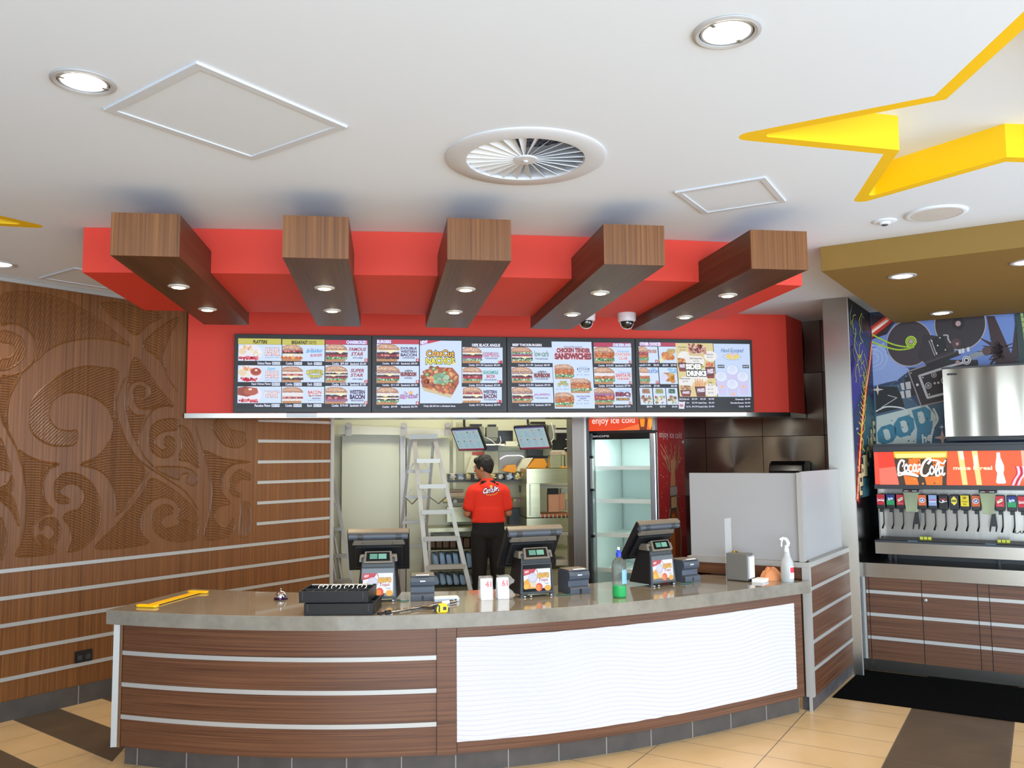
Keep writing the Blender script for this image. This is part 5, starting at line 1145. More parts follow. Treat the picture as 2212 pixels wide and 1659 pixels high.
for x0, x1, c1, l1, l2, pr in ((108, 312, '#c8803a', 'CRISPY', 'CHICKEN', '$8.90'), (328, 530, '#b8c060', 'GRILLED', 'CHICKEN', '$8.90'), (542, 728, '#2f6a48', 'SIDE', 'SALAD', '$4.50')):
    a.rect(x0, 915, x1, 1192, LB_, 1); a.text(l1, x0 + 45, 935, x1 - 45, 962, c1, 5, .04, '#3a2c20', .13); a.text(l2, x0 + 40, 968, x1 - 40, 1000, c1, 5, .04, '#3a2c20', .13)
    bits(a, x0 + 4, 1030, x1 - 4, 1188, ['#8fb07a', '#d8e0c8', '#a8485a', '#c8b088', '#6a9060', '#e8e4e0'], 50, 24); a.text(pr, x1 - 110, 1210, x1 - 22, 1240, '#eef0ff', 5, .02)
pricebar(a, [('$11.50', 198, 318, 0), ('$8.50', 370, 460, 0), ('$6.00', 520, 610, 0), ('$9.90', 655, 745, 0), ('combo', 138, 190, 0)], 522, 555)
pricebar(a, [('$10.00', 180, 298, 0), ('$7.00', 350, 440, 0), ('$5.30', 632, 725, 0), ('combo', 118, 172, 0)], 866, 900)
a.rect(776 - 15, 165, 1400 - 12, 1060, '#dccb92', 1)
for x, y, r_ in ((1060, 470, 160), (900, 400, 120), (1330, 380, 110), (880, 820, 120), (1290, 950, 130), (1100, 700, 170)): a.ell(x, y, r_, r_ * .8, '#ece9e6', 2, n=26)
def tub(x0, x1, y0, y1, col, fr_, tx=True):
    a.poly([(x0, y0), (x1, y0), (x1 - (x1 - x0) * .14, y1), (x0 + (x1 - x0) * .14, y1)], col, 5); a.text('FRIES', x0 + (x1 - x0) * .22, y0 + (y1 - y0) * .25, x1 - (x1 - x0) * .18, y0 + (y1 - y0) * .6, '#f4f0f8', 7, .04, '#8a5a9a', .08, tilt=.2); a.curve([(x0 + 18, y1 - 26), ((x0 + x1) / 2, y1 - 20), (x1 - 18, y1 - 40)], 9, '#c83a4c', 6)
    bits(a, x0, y0 - 90, x1, y0 + 15, fr_, 34, 24, 3)
tub(770, 915, 490, 640, '#6a3434', ['#c88a58', '#e8b890', '#a86a44']); tub(1222, 1385, 560, 750, '#6a3434', ['#c87858', '#e0987a', '#b85c44']); tub(775, 960, 950, 1055, '#6a3434', ['#b88a68', '#e0c8b0', '#987050'])
a.poly([(1020, 890), (1200, 890), (1190, 1058), (1045, 1058)], '#6a3434', 5); a.text('FRIES', 1065, 930, 1180, 985, '#f4f0f8', 7, .04, '#8a5a9a', .08, tilt=.2)
for k in range(22): x = 1030 + k * 8; a.line([(x, 905), (x + random.uniform(-26, 26), random.uniform(755, 830))], 11, random.choice(['#e0a878', '#d08c5c', '#f0c898']), 4)
a.poly([(950, 330), (1240, 350), (1200, 385), (990, 375)], '#d8c08c', 3); bits(a, 960, 165, 1275, 360, ['#8a4a44', '#c89088', '#e4cfc8', '#6a322c', '#a8645c'], 90, 24, 4)
for tx, pr, x, y in (('Onion Rings', '$3.50', 800, 222), ('Chili Cheese Fries', '$4.90', 980, 408), ('CrissCut Fries', '$3.20', 1265, 338), ('Fried Zucchini', '$4.00', 790, 745), ('Fries', '$2.50', 1262, 808)):
    w_ = {'Onion Rings': 140, 'Chili Cheese Fries': 205, 'CrissCut Fries': 110, 'Fried Zucchini': 165, 'Fries': 60}[tx]; a.text(tx, x, y, x + w_, y + 26, '#2a2420', 4, .02); a.text(pr, x + w_ / 2 - 45, y + 46, x + w_ / 2 + 45, y + 76, '#5a5c8c', 4, 0)
a.text('$3.20', 1240, 918, 1330, 948, '#5a5c8c', 4, 0); a.text('$4.00', 1240, 980, 1330, 1010, '#5a5c8c', 4, 0)
a.text('SIDES', 905, 520, 1148, 600, '#ffffff', 9, .06, '#1a2018', .16); a.text('&', 1158, 530, 1186, 600, '#c8c84a', 9, .04, '#2a3018', .16); a.text('DRINKS', 915, 632, 1232, 712, '#ffffff', 9, .06, '#1a2018', .16)
pricebar(a, [('Soft Drinks and', 748, 908, 0), ('$2.50', 958, 1048, 0), ('$3.20', 1098, 1188, 0), ('$4.00', 1238, 1328, 0)], 1084, 1112); pricebar(a, [('Juice', 862, 908, 0), ('$3.90', 955, 1045, 0), ('Bottled Water', 1062, 1200, 0), ('$2.50', 1235, 1325, 0)], 1148, 1174); pricebar(a, [('Hot Tea', 855, 928, 0), ('$3.50', 950, 1042, 0), ('Roasted Coffee', 1055, 1210, 0), ('$3.80', 1230, 1320, 0)], 1210, 1236)
a.poly([(735, 1125), (845, 1130), (815, 1262), (728, 1258)], '#e4e0f0', 5); a.ell(790, 1132, 54, 14, '#3a3038', 6); a.ell(775, 1205, 34, 26, '#b88a98', 6)
a.rect(1412 - 15, 170, 2060, 1060, '#c6d8f6', 1); a.text('Hand-Scooped', 1520, 245, 1890, 335, '#3a6ab0', 4, .01, shear=.25); a.curve([(1550, 370), (1700, 325), (1840, 360)], 5, '#c87a9c', 3); a.curve([(1528, 372), (1600, 430), (1700, 440), (1800, 430), (1855, 372)], 4, '#5a7ab0', 3)
a.star(1612, 262, 24, '#e8e0a0', 3); a.poly([(1580, 380), (1650, 340), (1690, 360), (1690, 440), (1620, 420)], '#e8d070', 3); a.poly([(1715, 360), (1780, 345), (1830, 385), (1760, 430), (1705, 440)], '#e8d070', 3); a.ell(1708, 350, 26, 20, '#e8b8d8', 4)
for x, y in ((1480, 725), (1660, 850), (1845, 725), (1680, 610)):
    a.poly([(x - 95, y + 60), (x + 95, y + 60), (x + 62, min(1055, y + 300)), (x - 62, min(1055, y + 300))], '#cfc8ee', 3); a.ell(x, y, 102, 88, '#e0e6fa', 5, n=26); a.ring(x, y, 102, 88, 6, '#a8bae0', 6)
    for k in range(9): a.curve([(x - 70 + k * 14, y + 40 - abs(k - 4) * 6), (x - 50 + k * 12, y - 10), (x - 20 + k * 6, y - 60)], 3, '#b8c8ea', 7)
    if y < 800 and x != 1680 or y == 850: a.ell(x, min(1015, y + 165), 42, 22, '#ecc8b8', 7); a.star(x, min(1015, y + 165), 20, '#e8a878', 8)
for x in (1438, 1858): a.rect(x, 525, x + 110, 578, '#14203a', 7); a.text('$4.50', x + 12, 538, x + 98, 566, '#eef0ff', 9, .02)
pricebar(a, [('Cheesecake', 1685, 1826, 0), ('$4.90', 1848, 1938, 0)], 1086, 1114); pricebar(a, [('Chocolate Brownie', 1598, 1822, 0), ('$4.00', 1844, 1932, 0)], 1148, 1174); pricebar(a, [('Cookie', 1735, 1818, 0), ('$2.50', 1842, 1926, 0)], 1208, 1234)
a.build('display', M_LIT1, t)
# light strip under the screens
lb = W('light_strip', 'slim glowing light strip under the menu screens', 'light strip', (1.0, HY - .04, 2.09))
q = MB(); q.box((-.80, HY - .055, 2.088), (3.22, HY - .013, 2.121)); q.build('housing', M_ALU, lb)
q = MB(); q.box((-.55, HY - .060, 2.091), (3.20, HY - .056, 2.119)); q.m = 0; q.build('diffuser', mat('strip_glow', '#ffffff', .4, emit='#fff6e8', es=1.6), lb)
l = area('strip_light', (1.2, HY - .03, 2.08), (0, 0, -1), 3.9, .04, 26, (1, .93, .8))
# dome cameras under the bulkhead
for px, lb_ in ((1354, 'white dome security camera under the bulkhead, clear of the timber beams'), (1266, 'white dome security camera half hidden behind the fourth timber beam')):
    c = atZ(px, 680, ZB); c.y = 5.86; c = Vector((atY(px, 690, 5.86).x, 5.86, ZB)); t = W('dome_camera', lb_, 'security camera', c, 'dome cameras')
    q = MB(); q.lathe([(.066, 0), (.068, -.01), (.064, -.055), (.055, -.062), (.001, -.062)], c, 32); q.build('housing', mat('camera_white', '#d6d4d8', .3), t)
    q = MB(); q.lathe([(.047, -.062), (.047, -.075), (.042, -.092), (.030, -.105), (.014, -.112), (.001, -.113)], c, 32); q.build('dome', mat('smoked_dome', '#1a1714', .06, coat=1), t)
    q = MB(); q.tube([c + Vector((.049 * math.cos(a), .0 - .012 * 0 + .002, -.066 - .049 * math.sin(a))) for a in np.linspace(0, PI, 15)], .0022, 6); q.build('rim', mat('camera_white', '#d6d4d8'), t)

# ------------------------------------------------------------------ things on the worktop
def promo(a):       # picture on the little customer screens, source frame 0..100 x 0..66
    a.rect(0, 0, 100, 66, '#eef0f6', 1); a.poly([(0, 0), (48, 0), (38, 14), (0, 22)], '#c83040', 2); a.text('NEW', 5, 6, 20, 14, '#ffffff', 4, .02, tilt=.2)
    a.poly([(0, 40), (18, 30), (40, 50), (42, 66), (0, 66)], '#f0a828', 2); a.ell(34, 30, 18, 17, '#c9c8e4', 4); a.ell(33, 28, 14, 12, '#e4e4f4', 5); a.poly([(20, 40), (48, 40), (42, 62), (27, 62)], '#e6d9b4', 3)
    for k in range(5): a.curve([(22 + k * 5, 36), (24 + k * 5, 26), (30 + k * 3, 18)], 1, '#aeb0d4', 6)
    a.ell(56, 62, 13, 14, '#e4502c', 5); a.ell(52, 64, 9, 10, '#f08a2a', 6); a.ell(88, 66, 12, 10, '#f0b02c', 5); a.ell(8, 58, 9, 9, '#f6c040', 5)
    a.line([(48, 2), (52, 12)], 2, '#2a2c44', 5)
    a.text('MANGO', 52, 16, 94, 30, '#e8b820', 6, .05, '#b0641a', .13); a.text('Tropic', 55, 33, 90, 46, '#a8384a', 6, .02, shear=.2); a.text('SHAKE', 78, 49, 92, 53, '#3a7a80', 5, .02)
def pos(loc, rz, label):
    t = thing('point_of_sale_terminal', label, 'checkout terminal', loc, rz, 'checkout terminals on the worktop')
    def lb(lo, hi): return MB().hexa(lo, hi)
    q = lb([(-.115, .012, .018), (.115, .012, .018), (.135, .20, .018), (-.135, .20, .018)], [(-.098, .03, .262), (.098, .03, .262), (.105, .13, .262), (-.105, .13, .262)]); base = q.build('base', M_BLACK, t, bev=.006)
    q = lb([(-.112, .006, .02), (.112, .006, .02), (.112, .014, .02), (-.112, .014, .02)], [(-.10, .020, .205), (.10, .020, .205), (.10, .030, .205), (-.10, .030, .205)]); q.build('front_frame', M_DGREY, t, bev=.003)
    dy = (.020 - .006) / .185
    f_ = lambda x, z, o=0: (x, .006 + (z - .02) * dy - o, z)
    q = MB(); q.hexa([f_(-.099, .034, .0012), f_(.099, .034, .0012), f_(.099, .034, -.002), f_(-.099, .034, -.002)], [f_(-.094, .196, .0012), f_(.094, .196, .0012), f_(.094, .196, -.002), f_(-.094, .196, -.002)])
    gl = q.build('promo_display', mat('black_gloss', '#08080a', .12), t)
    o, e, u = Vector(f_(-.091, .052, .0016)), Vector(f_(.089, .052, .0016)), Vector(f_(-.091, .170, .0016))
    a = Art(o, e - o, u - o, (0, 0, 100, 66), .00012); promo(a); a.build('picture', M_LIT1, gl)
    for x in (-.10, .10): q = lb([(x - .014, .008, .0), (x + .014, .008, .0), (x + .014, .03, .0), (x - .014, .03, .0)], [(x - .012, .012, .02), (x + .012, .012, .02), (x + .012, .03, .02), (x - .012, .03, .02)]); q.build('foot', M_DGREY, t)
    for x in (-.09, -.05, .085): q = MB(); q.box((x, .004, .004), (x + .010, .010, .010)); q.build('indicator', M_WPL, t)
    for x0, x1 in ((-.115, -.072), (.072, .115)): q = lb([(x0, .03, .235), (x1, .03, .235), (x1, .12, .235), (x0, .12, .235)], [(x0 * .96, .045, .278), (x1 * .96, .045, .278), (x1 * .96, .12, .278), (x0 * .96, .12, .278)]); q.build('shoulder', M_TAUPE, t, bev=.004)
    # small customer display, leaning back
    R = rot(-.42, 'X'); p = Vector((0, .012, .243))
    def tr(x, y, z): return p + R @ Vector((x, y, z))
    q = MB(); q.hexa([tr(-.088, 0, -.012), tr(.088, 0, -.012), tr(.088, .04, -.012), tr(-.088, .04, -.012)], [tr(-.080, 0, .062), tr(.080, 0, .062), tr(.080, .04, .062), tr(-.080, .04, .062)]); cd = q.build('customer_display', M_TAUPE, t, bev=.004)
    q = MB(); q.hexa([tr(-.072, -.001, .0), tr(.072, -.001, .0), tr(.072, .002, .0), tr(-.072, .002, .0)], [tr(-.068, -.001, .054), tr(.068, -.001, .054), tr(.068, .002, .054), tr(-.068, .002, .054)]); q.build('display_glass', mat('black_gloss'), cd)
    o = tr(-.05, -.0014, .012); a = Art(o, tr(.05, -.0014, .012) - o, tr(-.05, -.0014, .044) - o, (0, 0, 100, 32), .0001)
    for k, l_ in enumerate(('WELCOME', 'NEXT ORDER', 'PLEASE', 'TOTAL 0.00')): a.rect(0, k * 8 + 1, 46, k * 8 + 7, '#6fb8a4', 1); a.rect(52, k * 8 + 1, 100, k * 8 + 7, '#8fd8c0', 1)
    a.build('readout', M_LIT1, cd)
    # cashier touch screen seen from behind, top leaning out
    T_, B_ = Vector((0, .035, .415)), Vector((0, .215, .165)); dn = (B_ - T_).normalized(); n_ = Vector((0, -dn.z, dn.y)); n_ = -n_ if n_.y > 0 else n_   # n_: towards the customer
    def mq(x, s_, o): return T_ + Vector((x, 0, 0)) + dn * s_ + n_ * o
    def sb(q, x0, x1, s0, s1, o0, o1, tap=0): return q.hexa([mq(x0, s1, o1), mq(x1, s1, o1), mq(x1, s1, o0), mq(x0, s1, o0)], [mq(x0 + tap, s0, o1), mq(x1 - tap, s0, o1), mq(x1 - tap, s0, o0), mq(x0 + tap, s0, o0)])
    tsn = sb(MB(), -.187, .187, 0, .31, -.028, 0).build('touch_screen', M_BLACK, t, bev=.005)
    sb(MB(), -.184, .184, -.006, .012, -.026, .012).build('top_edge', M_TAUPE, tsn, bev=.005)
    q = MB(); q.tube([mq(-.178, .028, .010), mq(.178, .028, .010)], .019, 14); q.build('rear_roll', M_SLATE, tsn)
    for x in (-.125, .105):
        q = MB()
        for k in range(5): q.tube([mq(x + .0185 + 0 * k - .0185, .028, .010) + Vector((0, 0, 0)), mq(x + .035, .028, .010)], .0215 - abs(k - 2) * .0004, 12)
        vb = q.build('vent', M_DGREY, tsn)
    sb(MB(), -.16, .16, .052, .088, 0, .022, .012).build('rear_cover', M_TAUPE, tsn, bev=.004)
    sb(MB(), -.075, .075, .086, .096, 0, .018).build('rear_cover', M_SLATE, tsn)
    for x in (-.095, .085): q = MB(); c_ = mq(x, .068, .0225); q.lathe([(.0042, 0), (.0042, .0015), (.0005, .002)], c_, 12, Matrix(((1, 0, 0), (0, n_.z, n_.y), (0, -n_.y, n_.z))).transposed() @ rot(0)); q.build('screw', M_BLACK, tsn)
    sb(MB(), -.15, .15, .09, .27, 0, .028, -.0).build('rear_housing', M_BLACK, tsn, bev=.012)
    q = lb([(-.045, .09, .2), (.045, .09, .2), (.045, .15, .2), (-.045, .15, .2)], [(-.04, .10, .30), (.04, .10, .30), (.04, .13, .30), (-.04, .13, .30)]); q.build('neck', M_BLACK, t)
    return t
pos((-.035, 5.235, TOP), -.04, 'checkout terminal furthest left, promo screen half hidden by the stacked cash trays')
pos((.94, 5.222, TOP), .22, 'middle checkout terminal, right of the numbered cards 41 and 61')
pos((1.835, 5.478, TOP), .44, 'checkout terminal furthest right, behind the green soap bottle')
def printer(loc, rz, label):
    t = thing('receipt_printer', label, 'receipt printer', loc, rz, 'receipt printers')
    pr = [(0, 0), (0, .034), (.006, .040), (.030, .046), (.030, .080), (.014, .092), (.008, .115), (.016, .135), (.03, .143), (.155, .143), (.17, .12), (.17, 0)]
    w2 = .0725
    q = MB(); q.extrude([(-w2, y, z) for y, z in pr], (2 * w2, 0, 0)); q.build('body', M_SLATE, t, bev=.002)
    q = MB(); q.box((-w2 + .002, .022, .1432), (w2 - .002, .15, .150)); q.build('lid', M_TAUPE, t, bev=.002)
    q = MB(); q.box((-.04, .012, .150), (.04, .03, .1535)); q.build('receipt_paper', M_PAPER, t)
    q = MB(); q.box((-.007, -.0012, 0), (.007, .002, .026)); q.tube([(0, -.0012, .026), (0, .002, .026)], .007, 14); q.build('cable_notch', M_BLACK, t)
    a = Art((-.014, .0082, .112), (.030, 0, 0), (0, 0, .008), (0, 0, 100, 26), .0003); a.text('EPSON', 0, 0, 100, 26, '#dfe3ea', 1, .05); a.build('maker_mark', M_PRINT, t)
    return t
printer((.232, 5.225, TOP), -.03, 'receipt printer between the left terminal and the numbered cards')
printer((1.222, 5.283, TOP), .28, 'receipt printer right of the middle terminal')
printer((2.085, 5.617, TOP), .42, 'receipt printer right of the furthest right terminal')
# teal cables
for pts, lb_ in (([(.09, 5.24), (.12, 5.22), (.15, 5.235)], 'thin teal cable running to the left receipt printer'), ([(1.06, 5.26), (1.11, 5.235), (1.16, 5.265)], 'thin teal cable running to the middle receipt printer'), ([(1.955, 5.52), (2.0, 5.52), (2.03, 5.545), (2.08, 5.60)], 'thin teal cable running to the right receipt printer')):
    q = MB(); q.tube([V3(p, TOP + .0045) for p in spline(pts, 5)], .003, 8); tag(q.build('data_cable', mat('teal_cable', '#2f6a60', .5)), lb_, 'cable', 'teal cables')
# cash trays
def tray(loc, rz, label, clips):
    t = thing('cash_tray', label, 'cash tray', loc, rz, 'stacked cash trays'); W_, D_, H_ = .385, .27, .064
    q = MB(); th = .006
    q.box((-W_ / 2, 0, 0), (W_ / 2, D_, .006)); q.hexa([(-W_ / 2 + .006, 0, 0), (W_ / 2 - .006, 0, 0), (W_ / 2, th, 0), (-W_ / 2, th, 0)], [(-W_ / 2, -.006, H_), (W_ / 2, -.006, H_), (W_ / 2, th, H_), (-W_ / 2, th, H_)])
    q.box((-W_ / 2, D_ - th, .006), (W_ / 2, D_, H_)); q.box((-W_ / 2, th, .006), (-W_ / 2 + th, D_ - th, H_)); q.box((W_ / 2 - th, th, .006), (W_ / 2, D_ - th, H_)); q.build('tray_body', M_BLACK, t, bev=.002)
    for k in range(1, 6): x = -W_ / 2 + W_ * k / 6; q = MB(); q.box((x - .002, th, .006), (x + .002, .12, H_ - .006)); q.build('divider', M_DGREY, t)
    q = MB(); q.box((-W_ / 2 + th, .118, .006), (W_ / 2 - th, .122, H_ - .004)); q.build('divider', M_DGREY, t)
    for k in range(1, 5): x = -W_ / 2 + W_ * k / 5; q = MB(); q.box((x - .002, .122, .006), (x + .002, D_ - th, H_ - .006)); q.build('divider', M_DGREY, t)
    if clips:
        for k in range(4):
            x = -W_ / 2 + W_ * (k + 1.3) / 5.2
            q = MB()
            for s_ in (-1, 1): q.tube([(x + s_ * .008, .20, H_ + .004), (x + s_ * .024, .19, H_ + .004), (x + s_ * .026, .16, H_ - .004), (x + s_ * .016, .14, H_ - .012)], .0028, 8)
            q.tube([(x, .21, H_ + .006), (x, .16, H_)], .003, 8); q.build('note_clip', M_WPL, t)
        q = MB(); q.tube([(-W_ / 2 + .02, .215, H_ + .004), (W_ / 2 - .01, .215, H_ + .004)], .004, 8); q.build('clip_rod', M_ALU, t)
    for x in (-W_ / 2 + .02, W_ / 2 - .03): q = MB(); q.box((x, -.0075, .02), (x + .004, -.002, H_ - .004)); q.build('rib', M_DGREY, t)
    return t
tray((-.245, 4.850, TOP), -.16, 'empty black cash tray lying directly on the worktop under another tray', 0)
tray((-.275, 4.868, TOP + .0655), -.16, 'black cash tray with white note clips, on top of another tray', 1)
# table number cards in clear bags
def card(loc, rz, nums, label):
    t = thing('number_card', label, 'number card', loc, rz, 'folded number cards')
    for k in range(3):
        y = k * .014; q = MB(); w_ = .0345
        q.hexa([(-w_, y, 0), (w_, y, 0), (w_, y + .0012, 0), (-w_, y + .0012, 0)], [(-w_, y + .022, .122), (w_, y + .022, .122), (w_, y + .0232, .122), (-w_, y + .0232, .122)]); q.build('card_face', M_PAPER, t)
        q = MB(); q.hexa([(-w_, y + .046, 0), (w_, y + .046, 0), (w_, y + .0472, 0), (-w_, y + .0472, 0)], [(-w_, y + .0235, .1215), (w_, y + .0235, .1215), (w_, y + .0247, .1215), (-w_, y + .0247, .1215)]); q.build('card_face', M_PAPER, t)
    a = Art((-.0345, -.0006, 0), (.069, 0, 0), (0, .022, .122), (0, 0, 69, 122), .0003)
    a.text(nums, 28, 14, 62, 46, '#cf3a4c', 1, .05); a.rect(6, 30, 22, 31, '#e8c8cc', 1); a.rect(6, 58, 60, 58.8, '#e0e0e6', 1); a.build('printed_number', M_PRINT, t)
card((.617, 5.170, TOP + .001), .02, '41', 'folded white table card with red number 41')
card((.722, 5.190, TOP + .001), .10, '61', 'folded white table card with red number 61')
M_BAG = mat('clear_bag', '#f4f4f2', .12, trans=.2, alpha=.20)
def bag(cx_, cy_, label, sx_, sy_, sz_, seed):
    random.seed(seed); t = MB(); n, m = 22, 10; vs = []
    for j in range(m + 1):
        for k in range(n):
            a = 2 * PI * k / n; z = sz_ * j / m; r_ = 1 + .10 * random.uniform(-1, 1); c_, s_ = math.cos(a), math.sin(a); e = .35
            x = sx_ * (abs(c_) ** e) * (1 if c_ > 0 else -1) * r_ * (1 - .15 * j / m); y = sy_ * (abs(s_) ** e) * (1 if s_ > 0 else -1) * r_ * (1 - .3 * j / m)
            if c_ > .4 and seed == 4: x += .02 * math.sin(j)
            vs.append((cx_ + x, cy_ + y, TOP + .001 + z + random.uniform(0, .006)))
    fs = [(j * n + k, j * n + (k + 1) % n, (j + 1) * n + (k + 1) % n, (j + 1) * n + k) for j in range(m) for k in range(n)] + [tuple(m * n + k for k in range(n))]
    t.add(vs, fs); tag(t.build('plastic_bag', M_BAG), label, 'plastic bag', 'clear bags over the number cards')
bag(.612, 5.207, 'crumpled clear plastic bag wrapped around the cards numbered 41', .047, .050, .132, 3)
bag(.728, 5.232, 'crumpled clear plastic bag wrapped around the cards numbered 61', .048, .053, .132, 4)
# small pack of paper behind the wrench
t = thing('paper_packet', 'small white and blue packet lying behind the wrench handle', 'packet', (.375, 5.165, TOP), .05)
q = MB(); q.box((-.075, 0, 0), (.075, .075, .022)); q.build('packet', mat('pale_blue_wrap', '#c7d3e6', .35), t, bev=.004)
q = MB(); q.box((-.070, .006, .022), (.070, .070, .025)); q.build('top_sheet', M_PAPER, t)
a = Art((-.06, -.0006, .005), (.12, 0, 0), (0, 0, .012), (0, 0, 100, 12), .0003); a.curve([(5, 8), (20, 3), (40, 7), (60, 4), (90, 6)], 1, '#7f93b8', 1); a.build('print', M_PRINT, t)
# wheel wrench
A0, A1 = Vector((-.000, 4.790, TOP + .014)), Vector((.425, 5.105, TOP + .0145)); d_ = (A1 - A0).normalized(); pp = Vector((-d_.y, d_.x, 0))
t = W('wrench', 'long steel wrench with a forked end and side socket, in front of the tape measure', 'wrench', A0)
q = MB(); q.tube([A0 + d_ * .035, A0 + d_ * .30, A1], [.009, .0095, .0105], 14); q.build('shaft', mat('tool_chrome', '#8f8a80', .22, 1.0), t)
q = MB(); q.tube([A0 + d_ * .012, A0 + d_ * .045], .0125, 12)
for s_ in (-1, 1): q.tube([A0 + d_ * .015 + pp * s_ * .009, A0 - d_ * .020 + pp * s_ * .013, A0 - d_ * .034 + pp * s_ * .008], .006, 8)
q.build('forked_end', M_BLACK, t)
mid = A0 + d_ * .27; sd_ = Vector((.84, -.54, 0)); q = MB(); q.tube([mid, mid + sd_ * .045, mid + sd_ * .075], [.009, .010, .013], 14); q.build('side_arm', mat('tool_chrome', '#8f8a80'), t)
q = MB(); q.tube([mid + sd_ * .0755, mid + sd_ * .0765], .0095, 14); q.build('socket_hole', M_BLACK, t)
q = MB(); q.tube([A1 - d_ * .115, A1 - d_ * .06], .0112, 14); q.build('price_label', M_PAPER, t)
q = MB(); q.tube([A1, A1 + d_ * .001], .0085, 12); q.build('end_cap', M_BLACK, t)
# tape measure
t = thing('tape_measure', 'yellow and black tape measure beside the wrench', 'tape measure', (.322, 4.825, TOP), -.06)
pr = [(-.026, 0), (.026, 0), (.032, .008), (.034, .030), (.024, .046), (.0, .050), (-.020, .046), (-.030, .034), (-.032, .010)]
q = MB(); q.extrude([(x, -.02, z) for x, z in pr], (0, .04, 0)); q.build('case', mat('tape_yellow', '#f0c818', .35), t, bev=.005)
q = MB(); q.extrude([(-.044, -.016, .006), (-.026, -.021, .004), (-.010, -.021, .004), (-.010, -.021, .044), (-.030, -.019, .044), (-.044, -.016, .032)], (0, .040, 0)); q.build('rubber_grip', M_BLACK, t, bev=.003)
q = MB(); q.box((.006, -.0212, .016), (.024, -.019, .034)); q.build('label_patch', M_BLACK, t)
q = MB(); q.box((.034, -.012, .004), (.043, .012, .026)); q.build('tape_lip', M_DGREY, t, bev=.002)
# bell
t = thing('service_bell', 'small chrome service bell on the left part of the worktop', 'bell', (-.627, 5.47, TOP))
M_CHR = mat('chrome', '#dcdce0', .06, 1.0)
q = MB(); q.lathe([(.001, 0), (.040, 0), (.043, .004), (.042, .010), (.034, .014), (.001, .014)], (0, 0, 0), 32); q.build('base', mat('plum_base', '#3a1a3c', .15, .6), t)
q = MB(); q.lathe([(.034, .0145), (.034, .020), (.031, .032), (.023, .043), (.012, .049), (.004, .050)], (0, 0, 0), 32); q.build('dome', M_CHR, t)
q = MB(); q.lathe([(.004, .050), (.003, .058), (.0045, .062), (.004, .066), (.001, .067)], (0, 0, 0), 16); q.build('plunger', M_CHR, t)
# yellow tool
P0, P1 = Vector((-1.375, 5.345, TOP)), Vector((-1.19, 5.83, TOP)); L_ = (P1 - P0).length; ang = math.atan2((P1 - P0).x, (P1 - P0).y)
t = thing('yellow_strap_tool', 'flat bright yellow plastic tool with wide rounded ends on the left end of the worktop', 'plastic tool', P0, -ang)
def caps(cy_, w_, r_): return [(w_ * s_ + r_ * math.cos(a), cy_ + r_ * math.sin(a)) for s_, ra in ((1, np.linspace(-PI / 2, PI / 2, 9)), (-1, np.linspace(PI / 2, 1.5 * PI, 9))) for a in ra]
M_YP = mat('yellow_plastic', '#f6bd0c', .35)
q = MB(); q.prism([(-.036, .0), (.036, .0), (.028, .06), (.028, L_ - .06), (.036, L_), (-.036, L_), (-.028, L_ - .06), (-.028, .06)], .003, .010); q.build('strap', M_YP, t, bev=.002)
for cy_ in (.0, L_): q = MB(); q.prism(caps(cy_, .05, .022), .0005, .015); q.build('end_grip', M_YP, t, bev=.004)
# green soap bottle
t = thing('squeeze_bottle', 'clear squeeze bottle with green liquid and blue cap', 'bottle', (1.425, 5.115, TOP))
prof = [(.001, 0), (.036, 0), (.042, .006), (.0445, .03), (.042, .075), (.0435, .12), (.0455, .17), (.043, .20), (.034, .222), (.020, .236), (.0155, .242), (.0155, .25)]
q = MB(); q.lathe(prof, (0, 0, 0), 36); q.build('bottle', mat('clear_bottle', '#eef2f4', .06, trans=.95, ior=1.12, alpha=.55), t)
q = MB(); q.lathe([(.001, .002), (.034, .002), (.040, .008), (.0425, .03), (.0405, .072), (.001, .072)], (0, 0, 0), 36); q.build('liquid', mat('green_soap', '#16c765', .1, trans=.35, ior=1.33), t)
q = MB(); q.lathe([(.0165, .245), (.0165, .268), (.013, .272), (.011, .285), (.008, .286)], (0, 0, 0), 24); q.build('cap', mat('blue_cap', '#2440c8', .35), t)
q = MB(); q.lathe([(.0085, .2855), (.0085, .300), (.006, .302), (.001, .302)], (0, 0, 0), 20); q.build('nozzle', M_WPL, t)
q = MB(); n = 10; vs = []
for j in (0, 1):
    for k in range(n + 1): a_ = -1.45 + 1.35 * k / n; vs.append((.0468 * math.cos(a_), .0468 * math.sin(a_), .085 + .085 * j))
q.add(vs, [(k, k + 1, n + 2 + k, n + 1 + k) for k in range(n)], True); q.build('label', mat('blue_label', '#7fb2e6', .4), t)
# grey box with leaflet pocket and clear sheet
bL, bN = Vector((2.336, 5.640, TOP)), Vector((2.440, 5.535, TOP)); bf = (bN - bL).normalized(); bs = Vector((-bf.y, bf.x, 0)); bl_ = (bN - bL).length
t = W('donation_box', 'grey metal box with a clear backing sheet and a leaflet pocket on its end', 'box', (bL + bN) / 2)
wd2 = (atZ(1648, 1249, TOP) - bN).length * .95; up = Vector((0, 0, 1))
def bx(q, a0, a1, c0, c1, z0, z1):
    P_ = lambda a, c: bL + bf * a + bs * c
    q.hexa([V3(P_(a0, c0), z0), V3(P_(a1, c0), z0), V3(P_(a1, c1), z0), V3(P_(a0, c1), z0)], [V3(P_(a0, c0), z1), V3(P_(a1, c0), z1), V3(P_(a1, c1), z1), V3(P_(a0, c1), z1)]); return q
bx(MB(), 0, bl_, 0, .105, TOP + .006, TOP + .185).build('box_body', mat('grey_metal_box', '#75726d', .4, .3), t, bev=.002)
bx(MB(), bl_ + .002, bl_ + .012, .006, .100, TOP + .02, TOP + .17).build('leaflet_pocket', mat('clear_pocket', '#dfe4f0', .1, alpha=.6), t)
